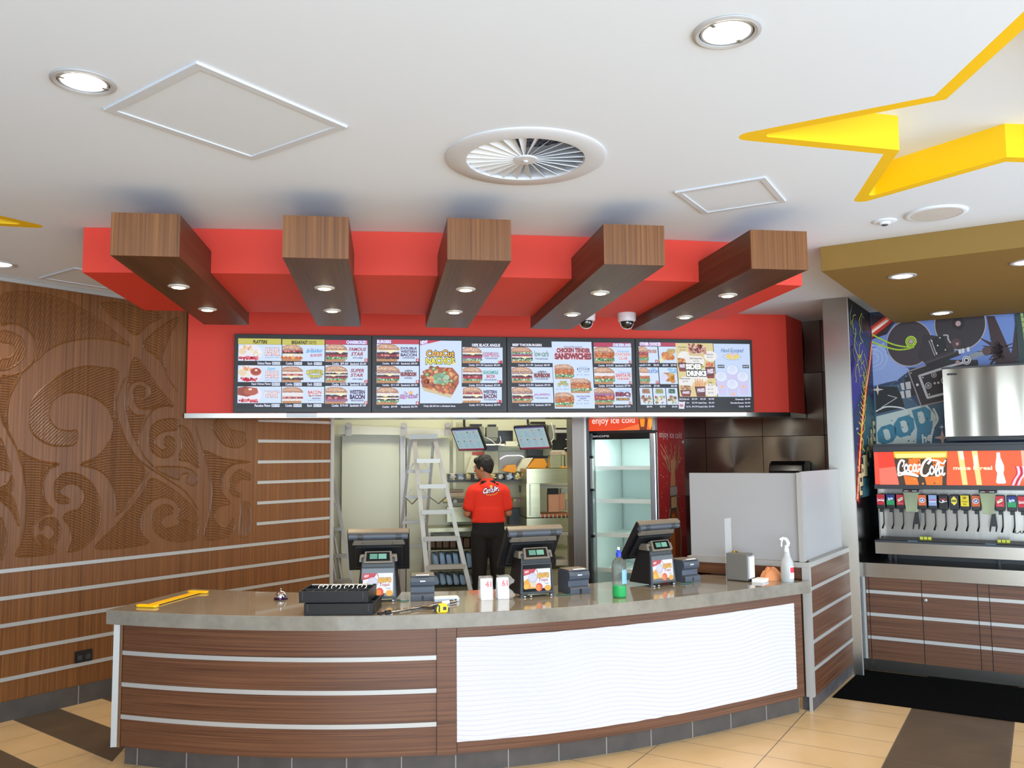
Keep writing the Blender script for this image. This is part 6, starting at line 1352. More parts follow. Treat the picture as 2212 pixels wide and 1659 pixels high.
bx(MB(), bl_ + .012, bl_ + .0155, .012, .094, TOP + .024, TOP + .162).build('leaflet', mat('leaflet_paper', '#ece2d2', .5), t)
for a_, c_ in ((.01, .01), (bl_ - .01, .01), (.01, .095), (bl_ - .01, .095)): bx(MB(), a_ - .005, a_ + .005, c_ - .005, c_ + .005, TOP, TOP + .006).build('foot', M_BLACK, t)
bx(MB(), -.006, -.002, .0, .105, TOP + .0, TOP + .42).build('clear_sheet', mat('clear_sheet', '#e6e6e6', .1, alpha=.22), t)
q = MB(); p = bL + bf * .03 + bs * .07 + Vector((0, 0, .185)); q.tube([p, p + Vector((0, 0, .008))], .006, 10); q.tube([p + Vector((-.008, .01, .006)), p + Vector((.02, -.012, .006))], .004, 8); q.build('hasp', mat('brass', '#b8922c', .3, 1), t)
# notepad
t = W('notepad', 'small white notepad lying flat in front of the grey box', 'notepad', (2.50, 5.46, TOP)); pa = bN + bf * .02 - bs * .0
q = MB(); P_ = lambda a, c: bN + bf * a + bs * c
q.hexa([V3(P_(.024, .012), TOP), V3(P_(.10, .012), TOP), V3(P_(.10, .125), TOP), V3(P_(.024, .125), TOP)], [V3(P_(.024, .012), TOP + .02), V3(P_(.10, .012), TOP + .02), V3(P_(.10, .125), TOP + .02), V3(P_(.024, .125), TOP + .02)]); q.build('pages', M_PAPER, t)
# cloth
random.seed(5); c = Vector((2.640, 5.600, TOP)); q = MB(); n, m = 26, 10; vs = [c + Vector((0, 0, .082))]
for j in range(1, m + 1):
    for k in range(n):
        a_ = 2 * PI * k / n; r_ = .085 * (j / m) ** .7 * (1 + .10 * math.sin(3 * a_ + 1) + .05 * math.sin(7 * a_)); z = .082 * (1 - (j / m) ** 1.8) + (.008 * math.sin(5 * a_ + j) + .005 * math.sin(11 * a_)) * (1 - j / m)
        vs.append(c + Vector((r_ * math.cos(a_), r_ * .7 * math.sin(a_), max(.0005, z))))
fs = [(0, 1 + k, 1 + (k + 1) % n) for k in range(n)] + [(1 + (j - 1) * n + k, 1 + j * n + k, 1 + j * n + (k + 1) % n, 1 + (j - 1) * n + (k + 1) % n) for j in range(1, m) for k in range(n)]
q.add(vs, fs, True); o = q.build('cleaning_cloth', mat('orange_cloth', '#cf8a5c', .9, bump=((150, 150, 150), .2))); tag(o, 'crumpled orange cleaning cloth between the notepad and the spray bottle', 'cloth')
# spray bottle
t = thing('spray_bottle', 'white trigger spray bottle with red and white label at the right end of worktop', 'spray bottle', (2.712, 5.505, TOP), .1)
q = MB(); q.lathe([(.001, 0), (.040, 0), (.043, .005), (.043, .115), (.040, .135), (.026, .165), (.022, .185), (.021, .20), (.001, .2)], (0, 0, 0), 36); q.build('bottle', mat('milky_bottle', '#c8cbcb', .35, trans=.25), t)
q = MB(); q.lathe([(.017, .2), (.0175, .218), (.014, .224), (.012, .245)], (0, 0, 0), 20); q.build('collar', M_WPL, t)
q = MB(); q.tube([(.010, 0, .235), (.012, 0, .262), (-.004, 0, .286), (-.026, 0, .290), (-.050, 0, .282)], [.012, .013, .012, .010, .007], 12); q.tube([(.014, 0, .240), (.022, 0, .255), (.008, 0, .285)], [.006, .008, .006], 8); q.build('spray_head', M_WPL, t)
q = MB(); q.tube([(-.030, 0, .282), (-.036, 0, .262), (-.038, 0, .235)], [.006, .0055, .0055], 10); q.build('trigger', M_WPL, t)
q = MB(); n = 10; vs = []
for j in (0, 1):
    for k in range(n + 1): a_ = -1.75 + 1.5 * k / n; vs.append((.0436 * math.cos(a_), .0436 * math.sin(a_), .022 + .082 * j))
q.add(vs, [(k, k + 1, n + 2 + k, n + 1 + k) for k in range(n)], True); lb2 = q.build('label', M_PAPER, t)
q = MB(); vs = []
for j in (0, 1):
    for k in range(n + 1): a_ = -1.65 + 1.3 * k / n; vs.append((.0440 * math.cos(a_), .0440 * math.sin(a_), .062 + .036 * j))
q.add(vs, [(k, k + 1, n + 2 + k, n + 1 + k) for k in range(n)], True); q.build('red_panel', mat('label_red', '#d8324a', .5), lb2)

# ------------------------------------------------------------------ kitchen beyond the opening
def Q(y, pts): return [atY(px, py, y) for px, py in pts]
def ybox(q, px0, py0, px1, py1, y, dep):       # box whose front face fills a pixel rectangle on the plane Y = y
    a = atY(px0, py1, y); c = atY(px1, py0, y); q.box((a.x, y, a.z), (c.x, y + dep, c.z)); return q
# steel pillar
p0_, p1_ = atY(1237, 1000, 8.05).x, atY(1263, 1000, 8.05).x
t = W('steel_pillar', 'brushed steel pillar left of the glass door fridge', 'pillar', (p0_, 8.1, 0))
q = MB(); q.box((p0_, 8.05, 0), (p1_, 8.30, 2.95)); q.build('steel_cladding', noisemat('dull_brushed_steel', (60, 60, 1), [(.3, '#6d6762'), (.7, '#77716b')], .42, .8), t)
q = MB(); q.box((p1_, 8.05, 0), (p1_ + .02, 8.30, 2.95)); q.build('edge_trim', M_ALU, t)
q = MB(); q.box((p1_ + .021, 8.12, 0), (p1_ + .065, 8.30, 2.95)); q.build('gap_shade_strip', M_BLACK, t)  # black strip stands in for the shade in the gap beside the fridge
# fridge
FR = atY(1417, 1000, 7.80); FR.z = 0; al = math.radians(37); df = Vector((-math.cos(al), math.sin(al), 0)); ds = Vector((math.sin(al), math.cos(al), 0))
def solve_len(o, d, px, py=1000):
    r = hit(px, py, (0, 1, 0), 5) - Vector((0, 0, EYE)); s_ = (-o.x * r.y + o.y * r.x) / (d.x * r.y - d.y * r.x); return s_
FW = solve_len(FR, df, 1271); FD = min(.92, solve_len(FR, ds, 1479))
def fb(q, a0, a1, c0, c1, z0, z1):       # a along the front (right to left), c depth
    P_ = lambda a, c: FR + df * a + ds * c
    pts = [P_(a1, c0), P_(a0, c0), P_(a0, c1), P_(a1, c1)]
    q.hexa([V3(v, z0) for v in pts], [V3(v, z1) for v in pts]); return q
t = W('glass_door_fridge', 'tall glass door drinks fridge with a red enjoy ice cold sign, empty inside', 'fridge', FR + df * .3)
fb(MB(), 0, .02, .05, FD, .02, 2.30).build('side_wall', mat('fridge_white', '#c9d6d2', .4), t)
fb(MB(), FW - .02, FW, .05, FD, .02, 2.30).build('side_wall', mat('fridge_white', '#c9d6d2'), t)
fb(MB(), .02, FW - .02, FD - .03, FD, .02, 2.30).build('back_wall', mat('fridge_white', '#c9d6d2'), t)
fb(MB(), .02, FW - .02, .05, FD - .03, .02, .30).build('base', M_DGREY, t)
fb(MB(), .02, FW - .02, .05, FD - .03, 1.95, 2.30).build('header_box', M_DGREY, t)
for k, z in enumerate((.62, .96, 1.29, 1.615)):
    q = MB(); fb(q, .045, FW - .045, .08, FD - .05, z, z + .004)
    for j in range(14): a = .045 + (FW - .09) * j / 13; fb(q, a - .0015, a + .0015, .08, FD - .05, z + .004, z + .009)
    fb(q, .045, FW - .045, .072, .082, z - .008, z + .03); q.build('shelf', mat('shelf_wire', '#dfe6e4', .3, .2), t)
fb(MB(), .02, FW - .02, .06, FD - .05, .30, .315).build('shelf', M_ALU, t)
for a in (.025, FW - .03): 
    q = MB()
    for c_ in (.10, FD - .08): fb(q, a, a + .006, c_, c_ + .012, .32, 1.97)
    q.build('shelf_track', M_ALUD, t)
dr = fb(MB(), .0, .062, -.004, .05, .30, 1.965).build('door_frame', mat('silver_door_frame', '#b9bbc0', .22, .9), t, bev=.012)
fb(MB(), FW - .04, FW, 0, .05, .30, 1.965).build('door_frame', mat('silver_door_frame', '#b9bbc0'), t)
fb(MB(), .062, FW - .04, .01, .045, 1.905, 1.965).build('door_frame', mat('black_gloss', '#08080a'), t)
fb(MB(), .045, FW - .04, .01, .045, .30, .36).build('door_frame', mat('black_gloss', '#08080a'), t)
fb(MB(), .045, FW - .04, .02, .028, .36, 1.905).build('door_glass', mat('fridge_glass', '#e4f6f0', .03, trans=1, ior=1.05, alpha=.18), t)
fb(MB(), FW - .055, FW - .03, -.03, -.008, 1.42, 1.72).build('door_handle', M_ALU, t)
for z in (1.40, 1.72, .95): fb(MB(), FW - .06, FW - .028, -.032, .004, z, z + .025).build('handle_bracket', M_BLACK, t)
fb(MB(), -.004, FW + .004, -.006, .05, 1.965, 1.985).build('header_trim', M_BLACK, t)
hs = fb(MB(), .03, FW, -.004, .05, 1.985, 2.24).build('header_sign', M_BLACK, t)
fb(MB(), 0, .03, -.004, .05, 1.985, 2.24).build('header_corner', M_ALU, t)
o = FR + df * (FW - .004) - ds * .0046 + Vector((0, 0, 1.99)); a = Art(o, -df * (FW - .04), Vector((0, 0, .236)), (0, 0, 130, 46), .0003)
a.rect(0, 0, 130, 46, '#ef4a22', 1); a.poly([(0, 46), (60, 46), (100, 36), (130, 30), (130, 46)], '#ff7a3a', 2); a.text('enjoy ice cold', 9, 20, 97, 36, '#ffe9e0', 4, .01); a.poly([(104, 18), (124, 16), (121, 46), (107, 46)], '#7a3010', 4); a.poly([(107, 24), (118, 24), (116, 40), (109, 40)], '#ff9a2a', 5); a.rect(104, 14, 124, 20, '#f8c060', 5); a.ell(128, 30, 4, 14, '#ffb040', 3)
a.build('sign_face', M_LIT1, hs)
o = FR + df * (FW - .05) + ds * .0094 + Vector((0, 0, 1.928)); a = Art(o, -df * .17, Vector((0, 0, .018)), (0, 0, 100, 12), .0003); a.text('SKOPE', 0, 0, 100, 12, '#b8b8bc', 1, .03); a.build('maker_mark', M_PRINT, t)
# red picture on the fridge side
o = FR - df * .003 + ds * .052 + Vector((0, 0, .25)); a = Art(o, ds * (FD - .055), Vector((0, 0, 2.05)), (0, 0, 270, 1330), .0004)
a.rect(0, 0, 270, 1330, '#b01c22', 0); a.rect(0, 900, 270, 1330, '#8a1218', 1); a.text('enjoy ice cold', 16, 205, 240, 262, '#f2d8d0', 4, .0)
random.seed(9)
for k in range(60):
    an = random.uniform(.15, PI - .15); L = random.uniform(60, 210); x0_, y0_ = 140 + 30 * math.cos(an), 470
    a.curve([(x0_, y0_), (140 + 60 * math.cos(an) + random.uniform(-14, 14), y0_ - L * .5), (140 + 110 * math.cos(an) * random.uniform(.5, 1.1), y0_ - L)], random.uniform(1.5, 4), random.choice(['#d89a72', '#c8704a', '#e8c0a0', '#a84a30']), 2, 3)
for k in range(90): a.ell(random.uniform(10, 260), random.uniform(250, 900), random.uniform(1, 4), random.uniform(1, 5), random.choice(['#e8b0a0', '#f0d0c4', '#d07060']), 2, n=6)
a.poly([(118, 400), (150, 380), (178, 400), (160, 460), (165, 560), (112, 560), (122, 460)], '#c88a60', 3)
a.poly([(108, 560), (178, 560), (184, 720), (210, 860), (222, 1330), (62, 1330), (74, 860), (102, 720)], '#4a4038', 3)
a.poly([(116, 720), (172, 720), (196, 860), (206, 1330), (78, 1330), (88, 860)], '#8a3a14', 4); a.poly([(122, 740), (146, 740), (140, 1330), (96, 1330), (102, 860)], '#c8702c', 5); a.rect(108, 565, 178, 620, '#a8a49a', 4); a.rect(116, 630, 172, 700, '#c8a878', 4)
for x in (70, 206): a.curve([(x + 34 * (1 if x < 100 else -1), 700), (x, 860), (x - 4, 1000), (x, 1200)], 8, '#a89a78', 5)
a.rect(246, 262, 262, 282, '#e8e4e4', 4)
a.build('side_picture', M_PRINT, t)
l = area('fridge_light', tuple(FR + df * .33 + ds * .18 + Vector((0, 0, 1.935))), (0, 0, -1), .4, .1, 9, (.86, 1, .96))
l = area('fridge_light', tuple(FR + df * .05 + ds * .12 + Vector((0, 0, 1.2))), tuple(df + ds * .4), .04, 1.4, 7, (.86, 1, .96))

# cold room door and rail
YK = 9.86
t = W('sliding_door', 'pale green cold room sliding door hanging from a steel rail', 'sliding door', atY(800, 1200, YK - .06))
ybox(MB(), 736, 936, 863, 1330, YK - .06, .04).build('door_leaf', mat('cold_room_door', '#c2c6b4', .45), t)
ybox(MB(), 863.5, 942, 876, 1330, YK - .07, .05).build('door_edge', M_ALU, t)
t = W('door_rail', 'steel rail across the top of the cold room door', 'door rail', atY(850, 930, YK - .12))
q = MB(); q.hexa([atY(730, 938, YK - .15), atY(973, 941, YK - .15), atY(973, 941, YK - .08), atY(730, 938, YK - .08)], [atY(730, 917.5, YK - .15), atY(973, 928, YK - .15), atY(973, 928, YK - .08), atY(730, 917.5, YK - .08)]); q.build('rail', mat('rail_steel', '#a9a692', .4, .6), t)
for px in (753, 872, 967):
    q = MB(); c = atY(px, 928, YK - .18); q.box((c.x - .03, c.y, c.z - .07), (c.x + .035, c.y + .03, c.z + .07)); q.lathe([(.03, 0), (.03, .02), (.001, .02)], c + Vector((0, -.0, .05)), 16, Matrix.Rotation(PI / 2, 3, 'X')); q.build('roller_bracket', M_ALUD, t)
q = MB(); ybox(q, 872, 945, 876.5, 968, YK - .13, .02); q.build('latch', M_ALUD, t)
t = ybox(MB(), 878, 946, 971, 1330, YK - .03, .03).build('cold_room_panel', mat('cold_room_door', '#c2c6b4')); tag(t, 'fixed pale cold room panel behind the tall stepladder', 'wall panel')
for x0, x1, lb_ in ((979, 985, 'narrow pale steel upright left of the first order monitor'), (1001, 1007, 'bright narrow pipe cover above the first order monitor')):
    tag(ybox(MB(), x0, 902, x1, 1180 if x0 < 990 else 925, YK - .06, .04).build('trunking', mat('pale_trunking', '#b9bba8', .4)), lb_, 'trunking')

# stepladders
def flatbar(q, p, e, w_, th, nrm_=Vector((0, -1, 0))):
    p, e = Vector(p), Vector(e); d = (e - p).normalized(); s_ = d.cross(nrm_).normalized() * w_ / 2; n_ = nrm_ * th / 2
    lo = [p - s_ - n_, p + s_ - n_, p + s_ + n_, p - s_ + n_]; hi = [v + (e - p) for v in lo]; q.hexa(lo, hi); return q
t = W('stepladder', 'tall aluminium stepladder standing open in front of the cold room door', 'stepladder', atY(950, 1290, 8.9))
yt_, yb = 9.22, 8.86
q = MB(); q.hexa([atY(882, 949, yt_ - .08), atY(946, 947.5, yt_ - .08), atY(946, 947.5, yt_ + .06), atY(882, 949, yt_ + .06)], [atY(883, 938, yt_ - .08), atY(945, 937, yt_ - .08), atY(945, 937, yt_ + .06), atY(883, 938, yt_ + .06)]); q.build('top_cap', mat('paint_splashed_cap', '#9aa6ae', .6, bump=((40, 40, 40), .4)), t)
def lerp(a, b_, k): return a + (b_ - a) * k
FLt, FLb, FRt, FRb = atY(895, 948, yt_ - .05), atY(925, 1262, yb), atY(939, 948, yt_ - .05), atY(1018, 1283, yb)
def ext(a, b_, z=0): k = (z - a.z) / (b_.z - a.z); return a + (b_ - a) * k
FLb, FRb = ext(FLt, FLb, .0), ext(FRt, FRb, .0)
RLt, RLb, RRt, RRb = atY(887, 950, yt_ + .04), atY(866, 1155, 9.42), atY(936, 955, yt_ + .04), atY(919, 1160, 9.42)
RLb, RRb = ext(RLt, RLb, .0), ext(RRt, RRb, .0)
for A_, B_ in ((FLt, FLb), (FRt, FRb)): q = MB(); flatbar(q, A_, B_, .045, .028); q.build('front_rail', mat('ladder_aluminium', '#a6a6a0', .42, .5), t)
for A_, B_ in ((RLt, RLb), (RRt, RRb)): q = MB(); flatbar(q, A_, B_, .032, .022); q.build('rear_rail', M_ALUD, t)
for py in (995.5, 1050.5, 1105.5, 1162, 1221, 1282):
    zz = atY(930, py, 9.05).z; a_, c_ = ext(FLt, FLb, zz), ext(FRt, FRb, zz)
    q = MB(); q.box((a_.x, a_.y - .045, a_.z - .022), (c_.x, a_.y + .05, a_.z + .022)); q.build('tread', mat('ladder_aluminium', '#a6a6a0'), t)
for py in (1018, 1074, 1128, 1180):
    zz = atY(900, py, 9.38).z; a_, c_ = ext(RLt, RLb, zz), ext(RRt, RRb, zz); q = MB(); q.box((a_.x, a_.y - .012, a_.z - .018), (c_.x, a_.y + .012, a_.z + .018)); q.build('rear_rung', M_ALUD, t)
    q = MB(); flatbar(q, a_ + Vector((.01, -.015, 0)), a_ + Vector((.07, -.015, .09)), .014, .004); flatbar(q, c_ + Vector((-.01, -.015, 0)), c_ + Vector((-.07, -.015, .09)), .014, .004); q.build('brace', M_ALUD, t)
zz = 1.30; q = MB(); q.tube([ext(RLt, RLb, 1.32), (ext(RLt, RLb, 1.3) + ext(FLt, FLb, 1.3)) / 2 + Vector((0, 0, -.05)), ext(FLt, FLb, 1.34)], .007, 8); q.tube([ext(RRt, RRb, 1.32), (ext(RRt, RRb, 1.3) + ext(FRt, FRb, 1.3)) / 2 + Vector((0, 0, -.05)), ext(FRt, FRb, 1.34)], .007, 8); q.build('spreader', M_ALUD, t)
t = W('stepladder', 'second aluminium ladder leaning at the left behind the timber wall end', 'stepladder', atY(745, 1280, 8.9))
yl = 8.95; a_, c_ = atY(713, 1000, yl + .25), atY(766, 1282, yl); c_ = ext(a_, c_, 0.0); q = MB(); flatbar(q, a_, c_, .035, .03); q.build('front_rail', M_ALUD, t)
for dx in (-.11, -.19): q = MB(); q.tube([a_ + Vector((dx * .4, .03, -.25)), c_ + Vector((dx, .05, 0))], .017, 12); q.build('round_leg', mat('ladder_aluminium', '#a6a6a0'), t)
for py in (1090, 1142, 1199, 1252):
    zz = atY(740, py, yl + .1).z; r_ = ext(a_, c_, zz); q = MB(); q.box((r_.x - .34, r_.y - .04, zz - .02), (r_.x, r_.y + .05, zz + .012)); q.build('tread', M_ALUD, t)

# order monitors (hung high, turned and tilted down)
def monitor(pts, label, seed):
    sc = 9.35 / F
    A_, B_, C_, D_ = [atY(px, py, 9.35) for px, py in pts]      # top-left, top-right, bottom-right, bottom-left
    e1, e2 = B_ - A_, D_ - A_; pr_ = -e1.dot(e2); p_ = -.24; q_ = pr_ / p_
    B_ = A_ + e1 + Vector((0, p_, 0)); D_ = A_ + e2 + Vector((0, q_, 0)); C_ = B_ + D_ - A_
    n_ = (B_ - A_).cross(D_ - A_).normalized(); n_ = n_ if n_.y < 0 else -n_
    t = W('order_monitor', label, 'monitor', (A_ + C_) / 2, 'kitchen order monitors')
    q = MB(); q.hexa([D_ - n_ * .035, C_ - n_ * .035, B_ - n_ * .035, A_ - n_ * .035], [D_, C_, B_, A_]); q.build('case', M_BLACK, t, bev=.003)
    a = Art(lerp(D_, B_, .035) + n_ * .001, (C_ - D_) * .93, (A_ - D_) * .93, (0, 0, 100, 76), .0003)
    a.rect(0, 0, 100, 76, '#9db6bd', 1); a.rect(0, 0, 100, 4, '#5a4a8c', 2); a.rect(0, 71, 100, 76, '#8c2a4c', 2)
    random.seed(seed)
    for c in range(4):
        for r in range(2):
            if random.random() < .85: a.rect(6 + c * 24, 10 + r * 32, 12 + c * 24, 13 + r * 32, random.choice(['#c87a3a', '#3a4a3a', '#c04a5a']), 3)
            for k in range(6): a.rect(5 + c * 24, 16 + r * 32 + k * 3.4, 5 + c * 24 + random.uniform(6, 17), 17 + r * 32 + k * 3.4, '#7f9ec0', 2)
    a.build('picture', M_LIT1, t)
    q = MB(); c_ = (A_ + B_) / 2 - n_ * .03; q.tube([c_ - (A_ - D_).normalized() * .06, c_ + Vector((0, .12, .02)), c_ + Vector((0, .16, .30))], .014, 8); q.build('arm', M_BLACK, t)
monitor([(973, 927), (1027, 925.7), (1044, 972.4), (993, 974)], 'left order monitor hanging above the person with order tickets on screen', 1)
monitor([(1108.6, 922.4), (1167.5, 920.6), (1184, 969.4), (1127, 971.6)], 'right order monitor hanging between the person and the steel pillar', 2)

# equipment on and around the back shelves
def simple(name, label, cat, rects, m, y, dep, group=None, bev=.004):
    c = atY((rects[0][0] + rects[0][2]) / 2, rects[0][3], y); q = MB()
    for r in rects: ybox(q, *r[:4], y + (r[4] if len(r) > 4 else 0), dep)
    o = q.build(name, m, None, bev=bev, shift=(c.x, y, c.z)); return tag(o, label, cat, group)
M_YST = noisemat('warm_steel', (2, 2, 40), [(.3, '#a9a78a'), (.7, '#b5b292')], .32, .9, detail=2)
M_OR = mat('orange_bin', '#d9901c', .5); M_GB = mat('grey_printer_plastic', '#777a70', .5); M_PB = mat('cream_plastic', '#c8c8b0', .5)
simple('overhead_shelf', 'steel shelf behind the order monitors', 'shelf', [(1046, 958, 1194, 963)], M_YST, 9.62, .24)
for r, lb_ in (((1012, 921, 1045, 945), 'boxy grey label printer on the overhead shelf, leftmost'), ((1051, 922, 1076, 946), 'grey label printer right of the leftmost one on the overhead shelf'), ((1143, 916, 1182, 958), 'larger grey printer behind the right order monitor')):
    c = atY((r[0] + r[2]) / 2, r[3], 9.68); t = W('label_printer', lb_, 'printer', c, 'printers on the overhead shelf')
    ybox(MB(), *r, 9.66, .15).build('body', M_GB, t, bev=.006); ybox(MB(), r[0] + 4, r[1] - 5, r[2] - 4, r[1], 9.68, .10).build('paper_lid', M_BLACK, t)
tag(ybox(MB(), 1075, 930, 1108, 958, 9.74, .05).build('device_box', M_BLACK), 'black screen back between the two order monitors', 'device')
tag(ybox(MB(), 1045, 954, 1076, 973.5, 9.70, .05).build('device_box', M_BLACK), 'black box under the grey printers beside the left order monitor', 'device')
tag(ybox(MB(), 1093, 953, 1118, 964, 9.56, .06).build('junction_box', M_PB), 'small cream box on the overhead shelf left of the right monitor', 'box')
tag(ybox(MB(), 1186, 918, 1200, 950, 9.60, .12).build('device_box', M_GB), 'grey control unit high up near the steel pillar', 'device')
q = MB(); ybox(q, 1203, 924, 1236, 975, 9.72, .1); ybox(q, 1196, 948, 1214, 972, 9.66, .08); tag(q.build('device_box', M_BLACK), 'dark stack of devices high up beside the steel pillar', 'device')
tag(ybox(MB(), 1198, 928, 1228, 935, 9.56, .12).build('bracket_arm', M_ALU), 'pale steel bracket sticking out near the steel pillar', 'bracket')
for pts, lb_ in (([(1046, 944), (1060, 950), (1072, 960), (1090, 963), (1096, 962)], 'white cable looping below the grey printers'), ([(1190, 912), (1195, 930), (1196, 945), (1190, 955)], 'white cable beside the larger grey printer'), ([(1222, 948), (1228, 955), (1226, 966), (1219, 969)], 'white cable loop beside the steel pillar'), ([(1080, 942), (1082, 954), (1076, 962)], 'white cable hanging from the second grey printer')):
    q = MB(); q.tube([atY(x, y, 9.54) for x, y in spline(pts, 5)], .004, 6); tag(q.build('cable', M_WPL), lb_, 'cable')
for x0, x1, c_, lb_ in ((1003, 1030, M_PB, 'cream cup dispenser on the wall left of the person'), (1078, 1133, mat('grey_backboard', '#a5a79c', .4), 'grey board on the wall right of the person'), (1047, 1077, mat('pale_board', '#c9c9a6', .5), 'pale panel on the wall above the person')): tag(ybox(MB(), x0, 975, x1, 1022, 9.80, .02).build('backboard', c_), lb_, 'board')
q = MB(); q.tube([atY(x, y, 9.77) for x, y in spline([(1080, 992), (1092, 985), (1112, 984), (1124, 984), (1132, 988)], 4)], .006, 6); tag(q.build('tube_lamp', mat('lamp_white', '#ffffff', .4, emit='#ffffff', es=1.2)), 'bent white lit line on the grey wall board', 'lamp')
simple('leaflet_stack', 'red and white wrapper lying above the person', 'wrapper', [(1021, 976, 1046, 983)], mat('red_wrapper', '#9c3a2c', .5), 9.7, .05)
# black condiment trough with packets
t = W('condiment_trough', 'long black trough full of sachets on the back wall beside the person', 'trough', atY(1050, 1042, 9.60))
ybox(MB(), 968, 1036, 1130, 1042, 9.50, .20).build('trough_body', M_BLACK, t)
ybox(MB(), 970, 1022, 1130, 1024, 9.68, .02).build('rear_rim', M_BLACK, t)
for k in range(10): ybox(MB(), 968 + k * 17.6, 1024 + (k % 2) * .5, 971.5 + k * 17.6, 1037, 9.50, .19).build('divider', M_BLACK, t)
random.seed(21)
for k in range(9):
    if k in (3, 4): pass
    q = MB(); x = 972 + k * 17.6
    for j in range(7):
        px, py = x + random.uniform(0, 11), random.uniform(1024, 1034); c = atY(px, py, 9.55); R = rot(random.uniform(-1, 1), 'X') @ rot(random.uniform(-1, 1), 'Y'); q.box((c.x - .02, c.y - .003, c.z - .012), (c.x + .02, c.y + .003, c.z + .012), R)
    tag(q.build('sachets', mat('sachet_' + 'abc'[k % 3], ['#dcdcd0', '#aebcc8', '#cfc38c'][k % 3], .4)), 'loose sachets heaped in the black trough', 'sachets', 'heaps of sachets', 'stuff')
# bins and sleeves above the trough
def slant(name, label, cat, pts, m, y, dep, group=None):
    q = MB(); P_ = Q(y, pts); c = sum(P_, Vector()) / len(P_); q.extrude(P_[::-1], (0, dep, 0)); return tag(q.build(name, m, None, bev=.004, shift=c), label, cat, group)
slant('storage_bin', 'smaller orange bin on the back shelf right of the person', 'bin', [(1086, 1018), (1096, 1005), (1114, 1004), (1117, 1018), (1112, 1022)], M_OR, 9.62, .14, 'orange bins')
slant('storage_bin', 'large slanted orange bin on the back shelf right of the person', 'bin', [(1141, 1011), (1157, 990.5), (1176, 991), (1183, 1004), (1178, 1011.5)], M_OR, 9.52, .2, 'orange bins')
slant('cup_stack', 'tilted sleeve of cream lids between the two orange bins', 'lids', [(1115, 1018), (1131, 990), (1152, 989), (1141, 1006), (1132, 1021)], M_PB, 9.60, .12, 'cream sleeves')
slant('cup_stack', 'tilted sleeve of cream lids left of the person', 'lids', [(1006, 1022), (1018, 986), (1033, 986), (1028, 1022)], M_PB, 9.64, .12, 'cream sleeves')
simple('storage_bin', 'thin orange tray on top of the steel cabinet near the pillar', 'bin', [(1212, 1008, 1236, 1011)], M_OR, 9.2, .1, 'orange bins')
simple('storage_bin', 'orange edge of a tray high beside the steel pillar', 'bin', [(1222, 979, 1238, 983)], M_OR, 9.4, .1, 'orange bins')
simple('steel_container', 'square steel container standing on the steel cabinet', 'container', [(1189, 983, 1212, 1011), (1213, 984, 1219, 1011), (1221, 984, 1238, 1011)], M_YST, 9.25, .15)
a = Art(atY(1188, 982, 9.2), (atY(1222, 982, 9.2) - atY(1188, 982, 9.2)), Vector((0, 0, .05)), (0, 0, 100, 30), .0004); a.poly([(0, 30), (0, 14), (12, 0), (90, 0), (100, 14), (100, 30)], '#b8b49c', 1); a.text('freshly made', 4, 14, 74, 26, '#b8403a', 3, .02, shear=.2); tag(a.build('paper_sign', M_PRINT), 'small arched cream card with red writing above the steel container', 'sign')
simple('ticket_machine', 'dark box under the right order monitor', 'device', [(1140, 971, 1173, 985)], M_BLACK, 9.62, .12)
simple('equipment_panel', 'dark panel with small knobs below the right order monitor', 'device', [(1139, 985, 1189, 990)], M_DGREY, 9.80, .05)
# steel pass-through cabinet
t = W('steel_cabinet', 'open steel serving cabinet between the person and the steel pillar', 'steel cabinet', atY(1185, 1250, 9.2))
ybox(MB(), 1138, 1012, 1236, 1044.5, 9.12, .45).build('hood', M_YST, t)
ybox(MB(), 1138, 1044.5, 1166, 1118, 9.12, .45).build('side_panel', M_YST, t)
ybox(MB(), 1144.5, 1046, 1146.5, 1114, 9.105, .01).build('handle', M_ALU, t)
ybox(MB(), 1138, 1118, 1237, 1150, 9.12, .5).build('front_apron', M_YST, t)
ybox(MB(), 1138, 1150, 1237, 1158, 9.06, .5).build('bench_edge', M_ALU, t)
ybox(MB(), 1166, 1110, 1237, 1117, 9.12, .45).build('deck', mat('copper_deck', '#a8643c', .4, .4), t)
for k in range(9): ybox(MB(), 1158 + k * 9, 1111, 1160 + k * 9, 1118, 9.11, .01).build('bar', M_ALU, t)
ybox(MB(), 1166, 1048, 1237, 1053, 9.45, .05).build('lamp_bar', M_ALU, t)
for y_ in (1184, 1228): ybox(MB(), 1138, y_, 1237, y_ + 7, 9.14, .45).build('undershelf', M_YST, t)
for x in (1139, 1230): ybox(MB(), x, 1158, x + 5, 1345, 9.14, .04).build('leg', M_ALU, t)
simple('food_box', 'peach cardboard box inside the steel serving cabinet', 'box', [(1185, 1063, 1207, 1106), (1207, 1066, 1221, 1102, .05)], mat('peach_card', '#e0a884', .7), 9.3, .1)
simple('slicer', 'black curved handle unit inside the steel serving cabinet', 'machine', [(1185, 1055, 1207, 1068)], M_BLACK, 9.28, .08)
simple('tray_stack', 'pale trays behind the peach box in the steel serving cabinet', 'trays', [(1222, 1080, 1237, 1103), (1212, 1055, 1237, 1066)], mat('pale_trays', '#b8bcb8', .4, .3), 9.42, .1)
